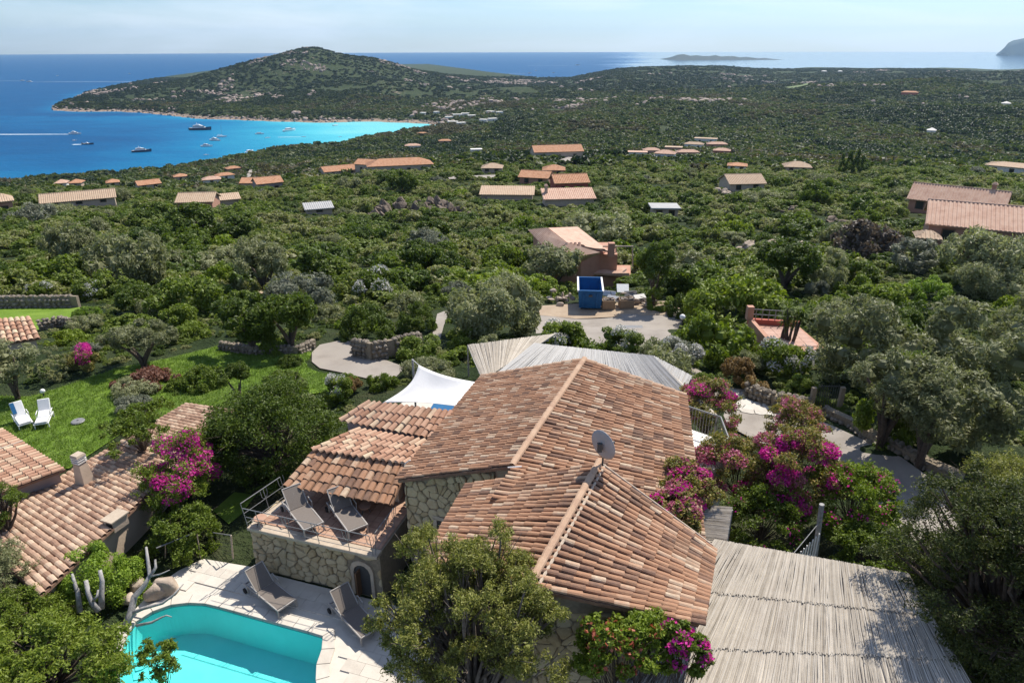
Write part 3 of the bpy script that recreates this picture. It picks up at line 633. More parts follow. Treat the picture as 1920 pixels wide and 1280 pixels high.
# mono-pitch roofs C, D, E stepping down beside roof A
C_top0, C_top1 = at(690, 752, 3.95), at(852, 771, 3.95); C_e0, C_e1 = at(638, 786, 3.5), at(826, 822, 3.5)
D_top0, D_top1 = at(672, 803, 3.42), at(822, 828, 3.42); D_e0, D_e1 = at(585, 842, 3.22), at(768, 868, 3.22)
E_top0, E_top1 = at(588, 842, 3.14), at(765, 872, 3.14); E_e0, E_e1 = at(533, 908, 2.62), at(736, 944, 2.62)
for nm, (t0, t1, e0, e1), mk, ps in (('upper', (C_top0, C_top1, C_e0, C_e1), 'tile_salmon', .24), ('mid', (D_top0, D_top1, D_e0, D_e1), 'tile_salmon', .24), ('low', (E_top0, E_top1, E_e0, E_e1), 'tile', .26)):
    rf = empty('roof', tuple(t0), parent=villa)
    tiled_plane(villa, rf, t0, t1, e0, e1, mk, pitch=ps, expo=.37, col_w=.98)
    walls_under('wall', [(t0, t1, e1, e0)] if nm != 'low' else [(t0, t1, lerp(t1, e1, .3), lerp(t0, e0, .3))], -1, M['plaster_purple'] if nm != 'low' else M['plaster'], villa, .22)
ml = MB(); ml.tube([E_top0+Vector((0, 0, .08)), lerp(E_top0, E_top1, .5)+Vector((0, 0, .09)), E_top1+Vector((0, 0, .08))], .06, 6); ml.build('mortar_line', M['mortar'], villa)
keepout([C_top0, C_top1, AE0, E_e1, E_e0], .3)
# cable by the gutter
cb = MB(); cb.tube([at(769, 862, 4.12), at(760, 868, 3.9), at(758, 878, 3.5), at(752, 888, 3.3)], .022, 5); cb.build('cable', M['white_paint'], villa)
cb = MB(); cb.tube([at(952, 876, 5.6), at(966, 875, 5.6), at(978, 874, 5.58)], .02, 5); cb.build('cable', M['white_paint'], villa)

# ------------------------------------------------------------------ SUN TERRACE on its stone base
T0 = at(464, 987, zt); T1 = at(708, 1042, zt); Tb0 = at(540, 934, zt); Tb1 = at(748, 975, zt)
terr = empty('sun_terrace', tuple(T0), 'rubble stone sun terrace with terracotta floor and arched doorway', 'terrace')
tp = [T0, T1, Tb1, Tb0]
X = (T1-T0).normalized(); OUT = Vector((X.y, -X.x, 0)); LW = (T1-T0).length
tm = MB(); ins = [T0-OUT*.12, T1-OUT*.12, Tb1+U*2.8, Tb0+U*2.8]
tm.prism([(p.x, p.y) for p in ins], -.6, zt-.13); body = tm.build('wall', M['joint'], terr)
# copings and floor tiles
cp = MB(); cp.hexa([T0+OUT*.06+Vector((0, 0, -.12)), T1+OUT*.06+Vector((0, 0, -.12)), T1-OUT*.3+Vector((0, 0, -.12)), T0-OUT*.3+Vector((0, 0, -.12))], [T0+OUT*.06, T1+OUT*.06, T1-OUT*.3, T0-OUT*.3]); cp.build('coping', M['coping'], terr, bevel=.015)
e0 = Tb0-X*.0; cp = MB(); cp.hexa([T0-OUT*.3+Vector((0, 0, -.12))-X*.08, T0-OUT*.3+X*.22+Vector((0, 0, -.12)), Tb0+X*.22+Vector((0, 0, -.12)), Tb0-X*.1+Vector((0, 0, -.12))], [T0-OUT*.3-X*.08, T0-OUT*.3+X*.22, Tb0+X*.22, Tb0-X*.1]); cp.build('coping', M['coping'], terr, bevel=.015)
dY = -OUT; DEP = 3.0
fb = MB(); fb.prism([(p.x, p.y) for p in (T0-OUT*.31+X*.23, T1-OUT*.31, Tb1+U*2.7, Tb0+X*.23+U*2.7)], zt-.14, zt-.03); fl = fb.build('floor', M['joint'], terr)
ft = None
for i in range(15):
    for j in range(15):
        c = T0+X*(.42+.3*i)-OUT*(.47+.3*j)+Vector((0, 0, -.022))
        if (c-Tb1).dot(X) > .2 and False: continue
        if ft is None: ft = MB().box((0, 0, 0), (.285, .285, .03)).mesh('floor_tile', M['terracotta'])
        if not inside(np.array([c[:2]]), np.array([(p.x, p.y) for p in (T0+X*.2, T1, Tb1+U*2.6, Tb0+U*2.6+X*.2)]))[0]: continue
        o = mesh_obj('floor_tile', ft, fl); o.matrix_parent_inverse = Matrix.Identity(4); o.matrix_basis = Matrix.Translation(c) @ Matrix.Rotation(math.atan2(X.y, X.x), 4, 'Z')
# rubble front, door to the right
door_a, door_b = LW*.795, LW*.925
O0 = T0-OUT*.12; O0 = Vector((O0.x, O0.y, 0))
stone_face(body, O0, X, LW, zt-.13, OUT, .31, holes=[(door_a-.16, door_b+.16, 0, 1.42)], seed=11)
stone_face(body, O0+X*0+Vector((0, 0, 0)), dY, 1.6, zt-.13, -X, .31, seed=12)
Mx = Matrix((X, -OUT, UP)).transposed()
ar = [(-.30, 0), (-.30, .95), (-.24, 1.13), (-.12, 1.23), (0, 1.26), (.12, 1.23), (.24, 1.13), (.30, .95), (.30, 0)]
cD = O0+X*((door_a+door_b)/2)
dm = MB(); dm.add([cD+X*a+UP*b+OUT*.01 for a, b in ar], [tuple(range(len(ar)))]); dm.build('doorway', M['metal_dark'], terr)  # flat dark sheet stands in for the shaded interior
fr = MB()
for i in range(len(ar)-1):
    a, b = ar[i], ar[i+1]; f = 1.38
    g = lambda q: (q[0]*f, q[1]*1.13 if q[1] > 0 else 0)
    pts = [a, b, g(b), g(a)]; P = [cD+X*x+UP*z for x, z in pts]
    fr.hexa([p-OUT*.02 for p in P][::-1], [p+OUT*.075 for p in P][::-1])
fr.build('door_frame', M['coping'], terr)
dr = MB(); dr.box(cD+X*-.12+UP*.55+OUT*.12, (.05, .3, 1.0), M=Mx); dr.build('door', M['shutter'], terr)
# railing with half-round ornaments
RH = .86
rail = empty('terrace_railing', tuple(T0), 'grey iron railing with half round ornaments around the sun terrace', 'railing')
ra, rb_, rc0 = T0-X*.02+OUT*.0, T1-X*.0, Tb0-X*.12
lean = .0
def rail_run(a, b, posts, outv, flare=.14, both=True):
    n = len(posts)
    top = [lerp(a, b, 0)+UP*RH+outv*flare, lerp(a, b, 1)+UP*RH+outv*flare]
    mid = [a+UP*RH*.55+outv*flare*.55, b+UP*RH*.55+outv*flare*.55]; low = [a+UP*.12, b+UP*.12]
    for nm, (p, q), r in (('top_rail', top, .015), ('middle_rail', mid, .010), ('bottom_rail', low, .010)): MB().tube([p, q], r, 6).build(nm, M['metal_grey'], rail)
    for t in posts:
        p = lerp(a, b, t); MB().tube([p-UP*.1, p+UP*RH*.5+outv*flare*.5, p+UP*RH+outv*flare], .012, 6).build('post', M['metal_grey'], rail)
    for i in range(n-1):
        t = (posts[i]+posts[i+1])/2 if i % 1 == 0 else 0; c = lerp(a, b, posts[i+1])
        d = (b-a).normalized(); pts = [c+d*(.13*math.cos(x))+UP*(RH*.78+.0)+UP*(-.19*math.sin(x))+outv*flare*.75 for x in np.linspace(0, math.pi, 9)]
        MB().tube([c+d*.13+UP*RH+outv*flare]+pts+[c-d*.13+UP*RH+outv*flare], .010, 5).build('ornament', M['metal_grey'], rail)
rail_run(ra+X*.1, rb_-X*.15, [.1, .34, .58, .82, 1.0], OUT)
rail_run(ra+X*.0-OUT*.05, lerp(T0, Tb0, 1.0)-X*.06, [.0, .55, 1.0], -X)
rail_run(T1-X*.1-OUT*.05, lerp(T1, Tb1, .75), [.0, .6, 1.0], X, .06)

# ------------------------------------------------------------------ sun loungers
def lounger_proto(name, label, group):
    """foot at -Y.. built along +Y: foot y=0, hinge y=1.2, head up at y=1.9; seat height .34"""
    root = empty(name, (0, 0, 0), label, 'sun lounger', group)
    W = .33; sh = .34
    f = MB()
    for s in (-1, 1): f.box((s*W, .95, sh), (.045, 1.95, .06))
    f.box((0, .0, sh), (.70, .045, .06)); f.box((0, 1.9, sh-.02), (.66, .045, .05)); f.box((0, 1.25, sh-.03), (.62, .04, .04)); f.build('frame', M['taupe'], root, bevel=.006)
    for s in (-1, 1):
        MB().box((s*W, .02, sh/2), (.045, .045, sh)).build('leg', M['taupe'], root)
        MB().box((s*W, 1.72, sh/2+.03), (.045, .05, sh-.06)).build('leg', M['taupe'], root)
        wz = MB(); c = Vector((s*(W+.05), 1.86, .1))
        wz.add([c+Vector((d, .1*math.cos(t), .1*math.sin(t))) for d in (-.025, .025) for t in np.linspace(0, 2*math.pi, 13)[:-1]], [tuple(range(12)), tuple(range(23, 11, -1))]+[(i, 12+i, 12+(i+1) % 12, (i+1) % 12) for i in range(12)]); wz.build('wheel', M['black'], root)
        ar_ = MB(); ar_.tube([(s*(W+.05), 1.0, sh), (s*(W+.06), 1.02, sh+.2), (s*(W+.06), 1.36, sh+.24), (s*(W+.03), 1.42, sh+.18)], .02, 6); ar_.build('armrest', M['taupe'], root)
    st = MB()
    ys = np.linspace(.03, 1.2, 7); zz = [sh+.035-.02*math.sin(math.pi*i/6) for i in range(7)]
    for i in range(6): st.hexa([(-.31, ys[i], zz[i]-.012), (.31, ys[i], zz[i]-.012), (.31, ys[i+1], zz[i+1]-.012), (-.31, ys[i+1], zz[i+1]-.012)], [(-.31, ys[i], zz[i]), (.31, ys[i], zz[i]), (.31, ys[i+1], zz[i+1]), (-.31, ys[i+1], zz[i+1])])
    st.build('seat', M['sling'], root)
    b = MB(); a_ = R(47); c, s_ = math.cos(a_), math.sin(a_)
    o = Vector((0, 1.22, sh+.04)); ax = Vector((0, c, s_)); nn = Vector((0, -s_, c))
    b.hexa([o+Vector((-.31, 0, 0))-nn*.015, o+Vector((.31, 0, 0))-nn*.015, o+Vector((.31, 0, 0))+ax*.74-nn*.015, o+Vector((-.31, 0, 0))+ax*.74-nn*.015], [o+Vector((-.31, 0, 0)), o+Vector((.31, 0, 0)), o+Vector((.31, 0, 0))+ax*.74, o+Vector((-.31, 0, 0))+ax*.74]); b.build('backrest', M['sling'], root)
    bf = MB()
    for s in (-1, 1): bf.tube([o+Vector((s*.32, 0, 0)), o+Vector((s*.32, 0, 0))+ax*.76], .02, 6)
    bf.tube([o+Vector((-.32, 0, 0))+ax*.76, o+Vector((.32, 0, 0))+ax*.76], .02, 6); bf.tube([o+ax*.5, Vector((0, 1.75, sh))], .014, 5); bf.build('backrest_frame', M['taupe'], root)
    return root
lg = lounger_proto('sun_lounger', 'taupe sling lounger on the terrace nearer its open corner, the left of the two', 'taupe sling loungers')
def put(o, foot, hinge, z):
    d = Vector((hinge[0]-foot[0], hinge[1]-foot[1], 0)); o.location = (foot[0], foot[1], z); o.rotation_euler = (0, 0, math.atan2(d.y, d.x)-math.pi/2)
zs = zt+.36
put(lg, at(588, 985, zs), at(559, 949, zs), zt-.005)
for (f, hg, z, lb) in (((671, 989), (640, 948), zt-.005, 'taupe sling lounger on the terrace beside the end wall, the right of the two'),
                       ((538, 1133), (497, 1100), .0, 'taupe sling lounger by the pool with wheels in shade, the one nearer the boulders'),
                       ((695, 1184), (655, 1142), .0, 'taupe sling lounger by the pool half hidden behind the juniper')):
    o = copy_tree(lg); o['label'] = lb; zz = z+.36; put(o, at(*f, zz), at(*hg, zz), z)
# a pair of low round stools on the terrace
for (px, py, lb) in ((489, 978, 'small round terracotta side stool in the open corner of the terrace'), (685, 955, 'small round terracotta stool in shade by the end wall')):
    p = at(px, py, zt+.1); sroot = empty('side_stool', (p.x, p.y, zt-.005), lb, 'stool', 'round stools on the terrace')
    MB().lathe((p.x, p.y, zt+.24), [(.0, 0), (.21, 0), (.22, .02), (.21, .04), (0, .045)], 16).build('seat', M['terracotta'], sroot)
    for k in range(3):
        a = k*2.1; MB().tube([(p.x+.08*math.cos(a), p.y+.08*math.sin(a), zt+.24), (p.x+.17*math.cos(a), p.y+.17*math.sin(a), zt)], .015, 5).build('leg', M['metal_dark'], sroot)
# ------------------------------------------------------------------ pool and its deck
def smooth_poly(pts, it=2):
    for _ in range(it):
        q = []
        for i in range(len(pts)):
            a, b = Vector(pts[i]), Vector(pts[(i+1) % len(pts)]); q += [a*.75+b*.25, a*.25+b*.75]
        pts = q
    return pts
PZ = -.06
pl = [at(a, b, 0) for a, b in ((248, 1170), (262, 1157), (300, 1138), (330, 1130), (372, 1128), (400, 1133), (520, 1167), (600, 1188), (612, 1194), (607, 1212), (596, 1240), (592, 1262), (596, 1290), (610, 1330), (520, 1420), (300, 1420), (215, 1290), (228, 1200))]
pool_in = smooth_poly(pl, 2)
def off(poly, d):
    n = len(poly); out = []
    area = sum(poly[i].x*poly[(i+1) % n].y-poly[(i+1) % n].x*poly[i].y for i in range(n))
    s = 1 if area > 0 else -1
    for i in range(n):
        t = (poly[(i+1) % n]-poly[i-1]); t.z = 0; t.normalize(); out.append(poly[i]+Vector((t.y, -t.x, 0))*d*s)
    return out
pool = empty('swimming_pool', tuple(pool_in[0]), 'turquoise freeform swimming pool with pale stone rim', 'pool')
n = len(pool_in); DP = 1.25
bs = MB(); low = off(pool_in, -.1)
bs.add([(p.x, p.y, 0) for p in pool_in]+[(p.x, p.y, -DP) for p in low], [(i, (i+1) % n, n+(i+1) % n, n+i) for i in range(n)]+[tuple(range(n, 2*n))])
M['poolwall'] = surf('turquoise pool lining', [(.17, .68, .64), (.21, .74, .70)], scale=1.3, bump=.05, rough=.6)
bs.build('basin', M['poolwall'], pool)
m, nt = new_mat('pool water'); L = nt.links.new
tr = N(nt, 'ShaderNodeBsdfTransparent', inp={'Color': (.74, 1, 1, 1)}); gl = N(nt, 'ShaderNodeBsdfGlossy', inp={'Roughness': .03}); fr_ = N(nt, 'ShaderNodeFresnel', inp={'IOR': 1.18}); ms = N(nt, 'ShaderNodeMixShader')
w1 = N(nt, 'ShaderNodeTexNoise', inp={'Scale': 2.2, 'Detail': 3}); geo = N(nt, 'ShaderNodeNewGeometry'); L(geo.outputs['Position'], w1.inputs['Vector']); bp = N(nt, 'ShaderNodeBump', inp={'Strength': .08, 'Distance': .05}); L(w1.outputs['Fac'], bp.inputs['Height']); L(bp.outputs[0], gl.inputs['Normal']); L(bp.outputs[0], fr_.inputs['Normal'])
L(fr_.outputs[0], ms.inputs[0]); L(tr.outputs[0], ms.inputs[1]); L(gl.outputs[0], ms.inputs[2]); o = N(nt, 'ShaderNodeOutputMaterial'); L(ms.outputs[0], o.inputs[0])
M['waterline'] = surf('waterline tile', [(.02, .24, .27), (.035, .31, .34)], scale=14, bump=.1, rough=.3)
tb = MB(); ti = off(pool_in, -.012); tb.add([(p.x, p.y, -.005) for p in ti]+[(p.x, p.y, -.14) for p in ti], [(i, (i+1) % n, n+(i+1) % n, n+i) for i in range(n)]); tb.build('waterline_tiles', M['waterline'], pool)
wt = MB(); wi = off(pool_in, -.006); wt.add([(p.x, p.y, PZ-.03) for p in wi], [tuple(range(n))]); wo2 = wt.build('water', m, pool)
def resample(poly, step):
    pts = poly+[poly[0]]; out = []; acc = 0; 
    for a, b in zip(pts[:-1], pts[1:]):
        l = (b-a).length; t = step-acc if acc else 0
        while t < l: out.append(a+(b-a)*(t/l)); t += step
        acc = (l-(t-step)) % step
    return out
ring = resample(pool_in, .55); outer = off(ring, .36); inner = off(ring, -.03)
for i in range(len(ring)):
    j = (i+1) % len(ring)
    if not in_view(ring[i]): continue
    a, b, c, d = inner[i], inner[j], outer[j], outer[i]; e = (b-a).normalized()*.008
    q = [a+e, b-e, c-e, d+e]
    MB().hexa([p+UP*-.08 for p in q][::1], [p+UP*.028 for p in q]).build('rim_stone', M['paving'], pool, bevel=.008)
# deck
dk = [at(a, b, 0) for a, b in ((381, 1046), (476, 1062), (480, 1068), (720, 1128), (800, 1150), (900, 1330), (560, 1500), (200, 1420), (215, 1180), (300, 1092), (335, 1068))]
def draped(name, world_poly, hole, mat, zf, spacing, kind=None, parent=None):
    P = [Vector((p.x, p.y)) for p in world_poly]; n = len(P); edges = [(i, (i+1) % n) for i in range(n)]; verts = list(P)
    poly = np.array([tuple(p) for p in P]); hp = None
    if hole:
        hp = np.array([(p.x, p.y) for p in hole]); b = len(verts); verts += [Vector((p.x, p.y)) for p in hole]; edges += [(b+i, b+(i+1) % len(hole)) for i in range(len(hole))]
    x0, y0 = poly.min(0); x1, y1 = poly.max(0)
    gx, gy = np.meshgrid(np.arange(x0, x1, spacing), np.arange(y0, y1, spacing)); g = np.column_stack([gx.ravel(), gy.ravel()])+RNG.uniform(-.2, .2, (gx.size, 2))*spacing
    k = inside(g, poly) & (seg_dist(g, poly) > spacing*.4)
    if hole: k &= ~inside(g, hp) & (seg_dist(g, hp) > spacing*.4)
    verts += [Vector(p) for p in g[k]]
    v, e, f, *_ = delaunay_2d_cdt(verts, edges, [], 0, 1e-5)
    va = np.array([tuple(p) for p in v]); fa = [tuple(t) for t in f if len(t) == 3]
    ce = np.array([va[list(t)].mean(0) for t in fa]); kk = inside(ce, poly)
    if hole: kk &= ~inside(ce, hp)
    fa = np.array([t if np.cross(va[t[1]]-va[t[0]], va[t[2]]-va[t[0]]) > 0 else t[::-1] for t, q in zip(fa, kk) if q])
    me = np_mesh(name, np.column_stack([va, zf(va[:, 0], va[:, 1])]), fa, mat, True)
    o = mesh_obj(name, me, parent); tag(o, kind=kind); EXCL.append(poly); return o
deck = draped('pool_deck', dk, off(pool_in, .02), M['paving'], lambda x, y: 0*x-.02, .7, 'structure')
dpoly = np.array([(p.x, p.y) for p in dk]); rpoly = np.array([(p.x, p.y) for p in off(pool_in, .37)])
tpoly = np.array([(p.x, p.y) for p in (T0-OUT*.1, T1-OUT*.1, Tb1, Tb0)])
slabs = {}
o0 = at(520, 1100, 0)
for i in range(-16, 16):
    for j in range(-22, 14):
        L_, W_ = .62, .42; sh_ = (.31 if j % 2 else 0); c = o0+X*(i*L_+sh_)+(-OUT)*(j*W_)
        cs = np.array([(c+X*a*L_*.5-OUT*b*W_*.5)[:2] for a, b in ((-1, -1), (1, -1), (1, 1), (-1, 1))])
        if not inside(cs, dpoly).all() or inside(cs, rpoly).any() or inside(cs, tpoly).any() or not in_view(c): continue
        if (seg_dist(rpoly, cs) < .001).any() or inside(rpoly, cs).any(): continue
        if 'm' not in slabs: slabs['m'] = MB().box((0, 0, 0), (L_-.008, W_-.008, .04)).mesh('paving_slab', M['paving'])
        o = mesh_obj('paving_slab', slabs['m'], deck); o.matrix_basis = Matrix.Translation((c.x, c.y, -.004+random.uniform(-.002, .002))) @ Matrix.Rotation(math.atan2(X.y, X.x), 4, 'Z')

# ------------------------------------------------------------------ cane mats on their frames
def cane_mat(name, label, a, b, c, d, spacing, mat, rows=1, rad=.02, group='cane shade roofs', skew=0, beams=3, postz=None, jag=.12):
    """a->b along the width, canes run from the ab edge to the dc edge"""
    a, b, c, d = map(Vector, (a, b, c, d)); root = empty(name, tuple(d), label, 'pergola', group)
    nrm = (b-a).cross(d-a).normalized(); nrm = nrm if nrm.z > 0 else -nrm
    nc = int(max((b-a).length, (c-d).length)/spacing); V = []; Fc = []
    for r_ in range(rows):
        t0, t1 = r_/rows, (r_+1)/rows
        for i in range(nc):
            s = (i+random.uniform(.2, .8))/nc; s2 = min(1, max(0, s+skew))
            p = lerp(lerp(a, b, s), lerp(d, c, s2), max(-.02, t0-random.uniform(0, .03)-(.01 if r_ else jag*.25*random.random()))); q = lerp(lerp(a, b, s), lerp(d, c, s2), t1+random.uniform(0, .02)+(.0))
            x = (q-p).normalized(); y = nrm.cross(x); off_ = nrm*(random.uniform(0, .025)+(.022*(rows-r_-1)))
            rd = rad*random.uniform(.7, 1.15); bent = y*random.gauss(0, .018); k = len(V)
            for t, pp in ((0, p), (.5, (p+q)/2+bent), (1, q)):
                V += [pp+off_-y*rd, pp+off_+nrm*rd*1.2, pp+off_+y*rd]
            for e in (0, 3):
                Fc += [(k+e, k+e+1, k+e+4, k+e+3), (k+e+1, k+e+2, k+e+5, k+e+4), (k+e+2, k+e, k+e+3, k+e+5)]
    o = mesh_obj('cane_mat', np_mesh('cane_mat', [tuple(v) for v in V], Fc, M[mat]), root); tag(o, kind='stuff')
    # under-sheet of older cane so that no daylight shows through, and the timber frame
    us = MB(); us.hexa([p-nrm*.06 for p in (d, c, b, a)], [p-nrm*.03 for p in (d, c, b, a)]); us.build('backing_mat', M['cane'], root)
    for i in range(beams):
        t = (i+.5)/beams; MB().tube([lerp(a, d, t)-nrm*.12, lerp(b, c, t)-nrm*.12], .045, 6).build('beam', M['wood'], root)
    for p in (a, b, c, d):
        g = gz(p.x, p.y); MB().tube([(p.x, p.y, min(g, p.z-.3)-.2), p-nrm*.1], .05, 6).build('post', M['wood'], root)
    keepout([a, b, c, d], .25); return root
zp = 4.35
cane_mat('cane_pergola', 'wide pergola of long silvery canes beside the tiled gable, with tree shade on it', at(1336, 1018, zp), at(1705, 1082, zp), at(1850, 1330, zp-.35), at(1120, 1330, zp-.35), .024, 'cane', rows=3, rad=.0145, beams=4)
cane_mat('cane_pergola', 'bleached cane roof folded behind the big tiled gable', at(1000, 645, 3.0), at(1226, 669, 3.0), at(1345, 775, 2.75), at(905, 722, 2.75), .04, 'cane_pale', rows=1, rad=.022, skew=-.03)
cane_mat('cane_pergola', 'narrow bleached cane roof across the folded edge nearest the bougainvillea', at(1225, 668, 3.0), at(1297, 706, 2.6), at(1275, 752, 2.5), at(1200, 735, 2.7), .04, 'cane_pale', rows=1, rad=.022, beams=2)
cane_mat('cane_pergola', 'small tapered cane roof between the garden shrubs and the parking yard', at(1042, 626, 1.0), at(877, 648, 1.0), at(905, 712, 1.0), at(985, 662, 1.0), .05, 'cane', rows=1, rad=.026, beams=2)
cane_mat('cane_pergola', 'short cane awning squeezed between the bougainvillea and the wide pergola', at(1372, 950, 4.2), at(1362, 1018, 4.2), at(1318, 1012, 4.2), at(1297, 944, 4.2), .035, 'cane', rows=1, beams=2)

# ------------------------------------------------------------------ white shade sail
zsail = 3.3
S = [at(785, 684, 4.3), at(906, 719, 3.5), at(866, 763, 3.4), at(716, 756, 3.3)]
g = 16; sv = []; 
for i in range(g+1):
    for j in range(g+1):
        u, v = i/g, j/g
        # edges bow inwards
        bu = .5+(u-.5)*(1-.22*math.sin(math.pi*v)); bv = .5+(v-.5)*(1-.16*math.sin(math.pi*u))
        p = lerp(lerp(S[0], S[1], bu), lerp(S[3], S[2], bu), bv); p.z -= .25*math.sin(math.pi*u)*math.sin(math.pi*v); sv.append(p)
sf = [(i*(g+1)+j, (i+1)*(g+1)+j, (i+1)*(g+1)+j+1, i*(g+1)+j+1) for i in range(g) for j in range(g)]
sail = empty('shade_sail', tuple(S[3]), 'white four cornered shade sail stretched beside the roof', 'shade sail')
so = mesh_obj('canvas', np_mesh('canvas', [tuple(p) for p in sv], sf, M['cloth_white'], True), sail)
so.modifiers.new('thick', 'SOLIDIFY').thickness = .012
for k, p in enumerate(S):
    o_ = (p-sum(S, Vector())/4); o_.z = 0; o_.normalize(); q = p+o_*.45+UP*.1
    MB().tube([p, q], .012, 5).build('rope', M['white_paint'], sail)
    if k in (0, 3): MB().tube([(q.x, q.y, gz(q.x, q.y)-.2), q], .045, 8).build('mast', M['wood'], sail)
bt = at(842, 766, 1.2); btr = empty('patio_table', (bt.x, bt.y, .3), 'blue covered table under the white shade sail', 'table')
MB().box((bt.x-.1, bt.y, 1.2), (1.5, 1.1, .05), rz=-.2).build('tabletop', M['blue_cloth'], btr)
for dx in (-.6, .5):
    for dy in (-.4, .4): MB().box((bt.x+dx, bt.y+dy, .75), (.06, .06, .86)).build('leg', M['taupe'], btr)
pat = draped('patio', [at(a, b, .3) for a, b in ((720, 750), (790, 690), (900, 715), (870, 770), (820, 765))], None, M['paving'], lambda x, y: h(x, y)+.05, .6, 'structure')

# ------------------------------------------------------------------ satellite dish on the near ridge
dp = at(1130, 866, ZB+.1); dish = empty('satellite_dish', tuple(dp), 'grey satellite dish on the tiled ridge', 'satellite dish')
cD2 = at(1128, 836, ZB+.78); nd = Vector((.72, .68, .14)).normalized(); ax1 = nd.cross(UP).normalized(); ax2 = ax1.cross(nd)
V = []; rings = 6; sg = 24
for i in range(rings+1):
    r = .43*i/rings
    for k in range(sg): a = 2*math.pi*k/sg; V.append(cD2+ax1*r*.92*math.cos(a)+ax2*r*1.05*math.sin(a)+nd*(r*r*.35))
Fd = [(i*sg+k, i*sg+(k+1) % sg, (i+1)*sg+(k+1) % sg, (i+1)*sg+k) for i in range(rings) for k in range(sg)]
M['dish'] = surf('dish enamel', [(.30, .29, .30), (.36, .35, .36)], scale=3, rough=.5, bump=.05)
do = mesh_obj('reflector', np_mesh('reflector', [tuple(p) for p in V], Fd, M['dish'], True), dish); do.modifiers.new('t', 'SOLIDIFY').thickness = -.015
MB().tube([dp-UP*.25, dp+UP*.35, cD2-nd*.1], .03, 7).build('mast', M['metal_dark'], dish)
MB().tube([cD2-ax2*.4+nd*.06, cD2-ax2*.18+nd*.5], .013, 5).build('arm', M['metal_dark'], dish); MB().tube([cD2-ax2*.18+nd*.5, cD2-ax2*.14+nd*.42], .04, 8).build('receiver', M['metal_dark'], dish)
MB().box(cD2-nd*.08, (.12, .1, .24)).build('bracket', M['metal_dark'], dish)

# ------------------------------------------------------------------ balcony by the bougainvillea
zb_ = 2.6
bal = empty('balcony', tuple(at(1300, 840, zb_)), 'small curved balcony with white pillars and thin bars behind the big roof', 'balcony')
bp_ = [at(a, b, zb_) for a, b in ((1258, 838), (1282, 800), (1346, 822), (1360, 862), (1340, 880), (1285, 872))]
MB().prism([(p.x, p.y) for p in bp_], zb_-2.4, zb_).build('floor', M['plaster_white'], bal)
for (a, b, hh) in ((1262, 850, .75), (1276, 822, .9)):
    p = at(a, b, zb_); MB().box((p.x, p.y, zb_+hh/2), (.34, .34, hh), rz=-TH).build('pillar', M['plaster_white'], bal, bevel=.02)
rp_ = [p+UP*.95 for p in (bp_[1], lerp(bp_[1], bp_[2], .5), bp_[2], bp_[3], bp_[4])]
MB().tube(rp_, .035, 6).build('handrail', M['metal_grey'], bal)
for s0, s1 in zip(rp_[:-1], rp_[1:]):
    for k in range(6):
        q = lerp(s0, s1, (k+.5)/6); MB().tube([(q.x, q.y, zb_), q], .011, 5).build('bar', M['metal_grey'], bal)

# ------------------------------------------------------------------ lamp post, stay and picket gate beside the wide pergola
lp = at(1528, 1040, 2.2); lpr = empty('gate_post', tuple(lp), 'tall pale wooden post with a rope stay by the picket gate', 'post')
tp_ = aty(1541, 945, lp.y); MB().tube([(lp.x, lp.y, .6), lp, tp_], [.09, .085, .075], 8).build('shaft', M['wood'], lpr)
MB().tube([aty(1537, 978, lp.y-.05), at(1487, 1038, 4.2)], .013, 5).build('stay', M['metal_grey'], lpr)
gt = empty('picket_gate', tuple(at(1515, 1035, 1.8)), 'white picket gate next to the tall wooden post', 'gate')
for k in range(7):
    p = at(1500+k*4.6, 1043-k*.5, 2.4)
    MB().box((p.x, p.y, 2.1+.05*k), (.035, .025, 1.0+.1*k), rz=.1).build('picket', M['white_paint'], gt)
a, b = at(1500, 1043, 2.4), at(1526, 1040, 2.4)
for z in (1.8, 2.35): MB().tube([(a.x, a.y+.04, z), (b.x, b.y+.04, z)], .03, 4).build('rail', M['white_paint'], gt)

# ------------------------------------------------------------------ pool side: boulders, bleached snags, stair rail
def boulder(name, p, s, label, mat='rock', seed=0, group=None, cat='boulder', parent=None, sub=3, jag=0):
    bm = bmesh.new(); bmesh.ops.create_icosphere(bm, subdivisions=sub, radius=1); rg = random.Random(seed)
    cuts = [(Vector((rg.gauss(0, 1), rg.gauss(0, 1), rg.gauss(0, .8))).normalized(), rg.uniform(.55, .85)-.22*jag) for _ in range(11+5*jag)]
    for v in bm.verts:
        c = v.co.copy()
        for n_, d_ in cuts:
            k = c.dot(n_)
            if k > d_: c -= n_*(k-d_)*.9
        nv = vnoise(np.array([c.x*3+seed]), np.array([c.y*3+c.z*2.1]), seed)[0]; c *= 1+.12*nv
        v.co = Vector((c.x*s[0], c.y*s[1], c.z*s[2]))
    me = bpy.data.meshes.new(name); bm.to_mesh(me); bm.free(); me.materials.append(M[mat]); me.polygons.foreach_set('use_smooth', [sub > 2]*len(me.polygons)); me.update()
    o = mesh_obj(name, me, parent); o.location = p
    if label: tag(o, label, cat, group)
    return o
for i, (px, py, s, lb) in enumerate(((312, 1100, (.5, .42, .52), 'large tan boulder with a flat face at the pool edge'), (292, 1108, (.36, .4, .42), 'tan boulder split beside the larger one near the pool'), (258, 1093, (.3, .3, .3), 'small tan boulder behind the bleached branch'), (240, 1120, (.32, .3, .2), 'low flat boulder below the round green bush'))):
    p = at(px, py, .2); p.z = .12; boulder('boulder', p, s, lb, seed=i+3, group='boulders by the pool')
sn = empty('dead_tree', tuple(at(240, 1165, 0)), 'bleached dead tree with a forked branch reaching over the pool', 'dead tree')
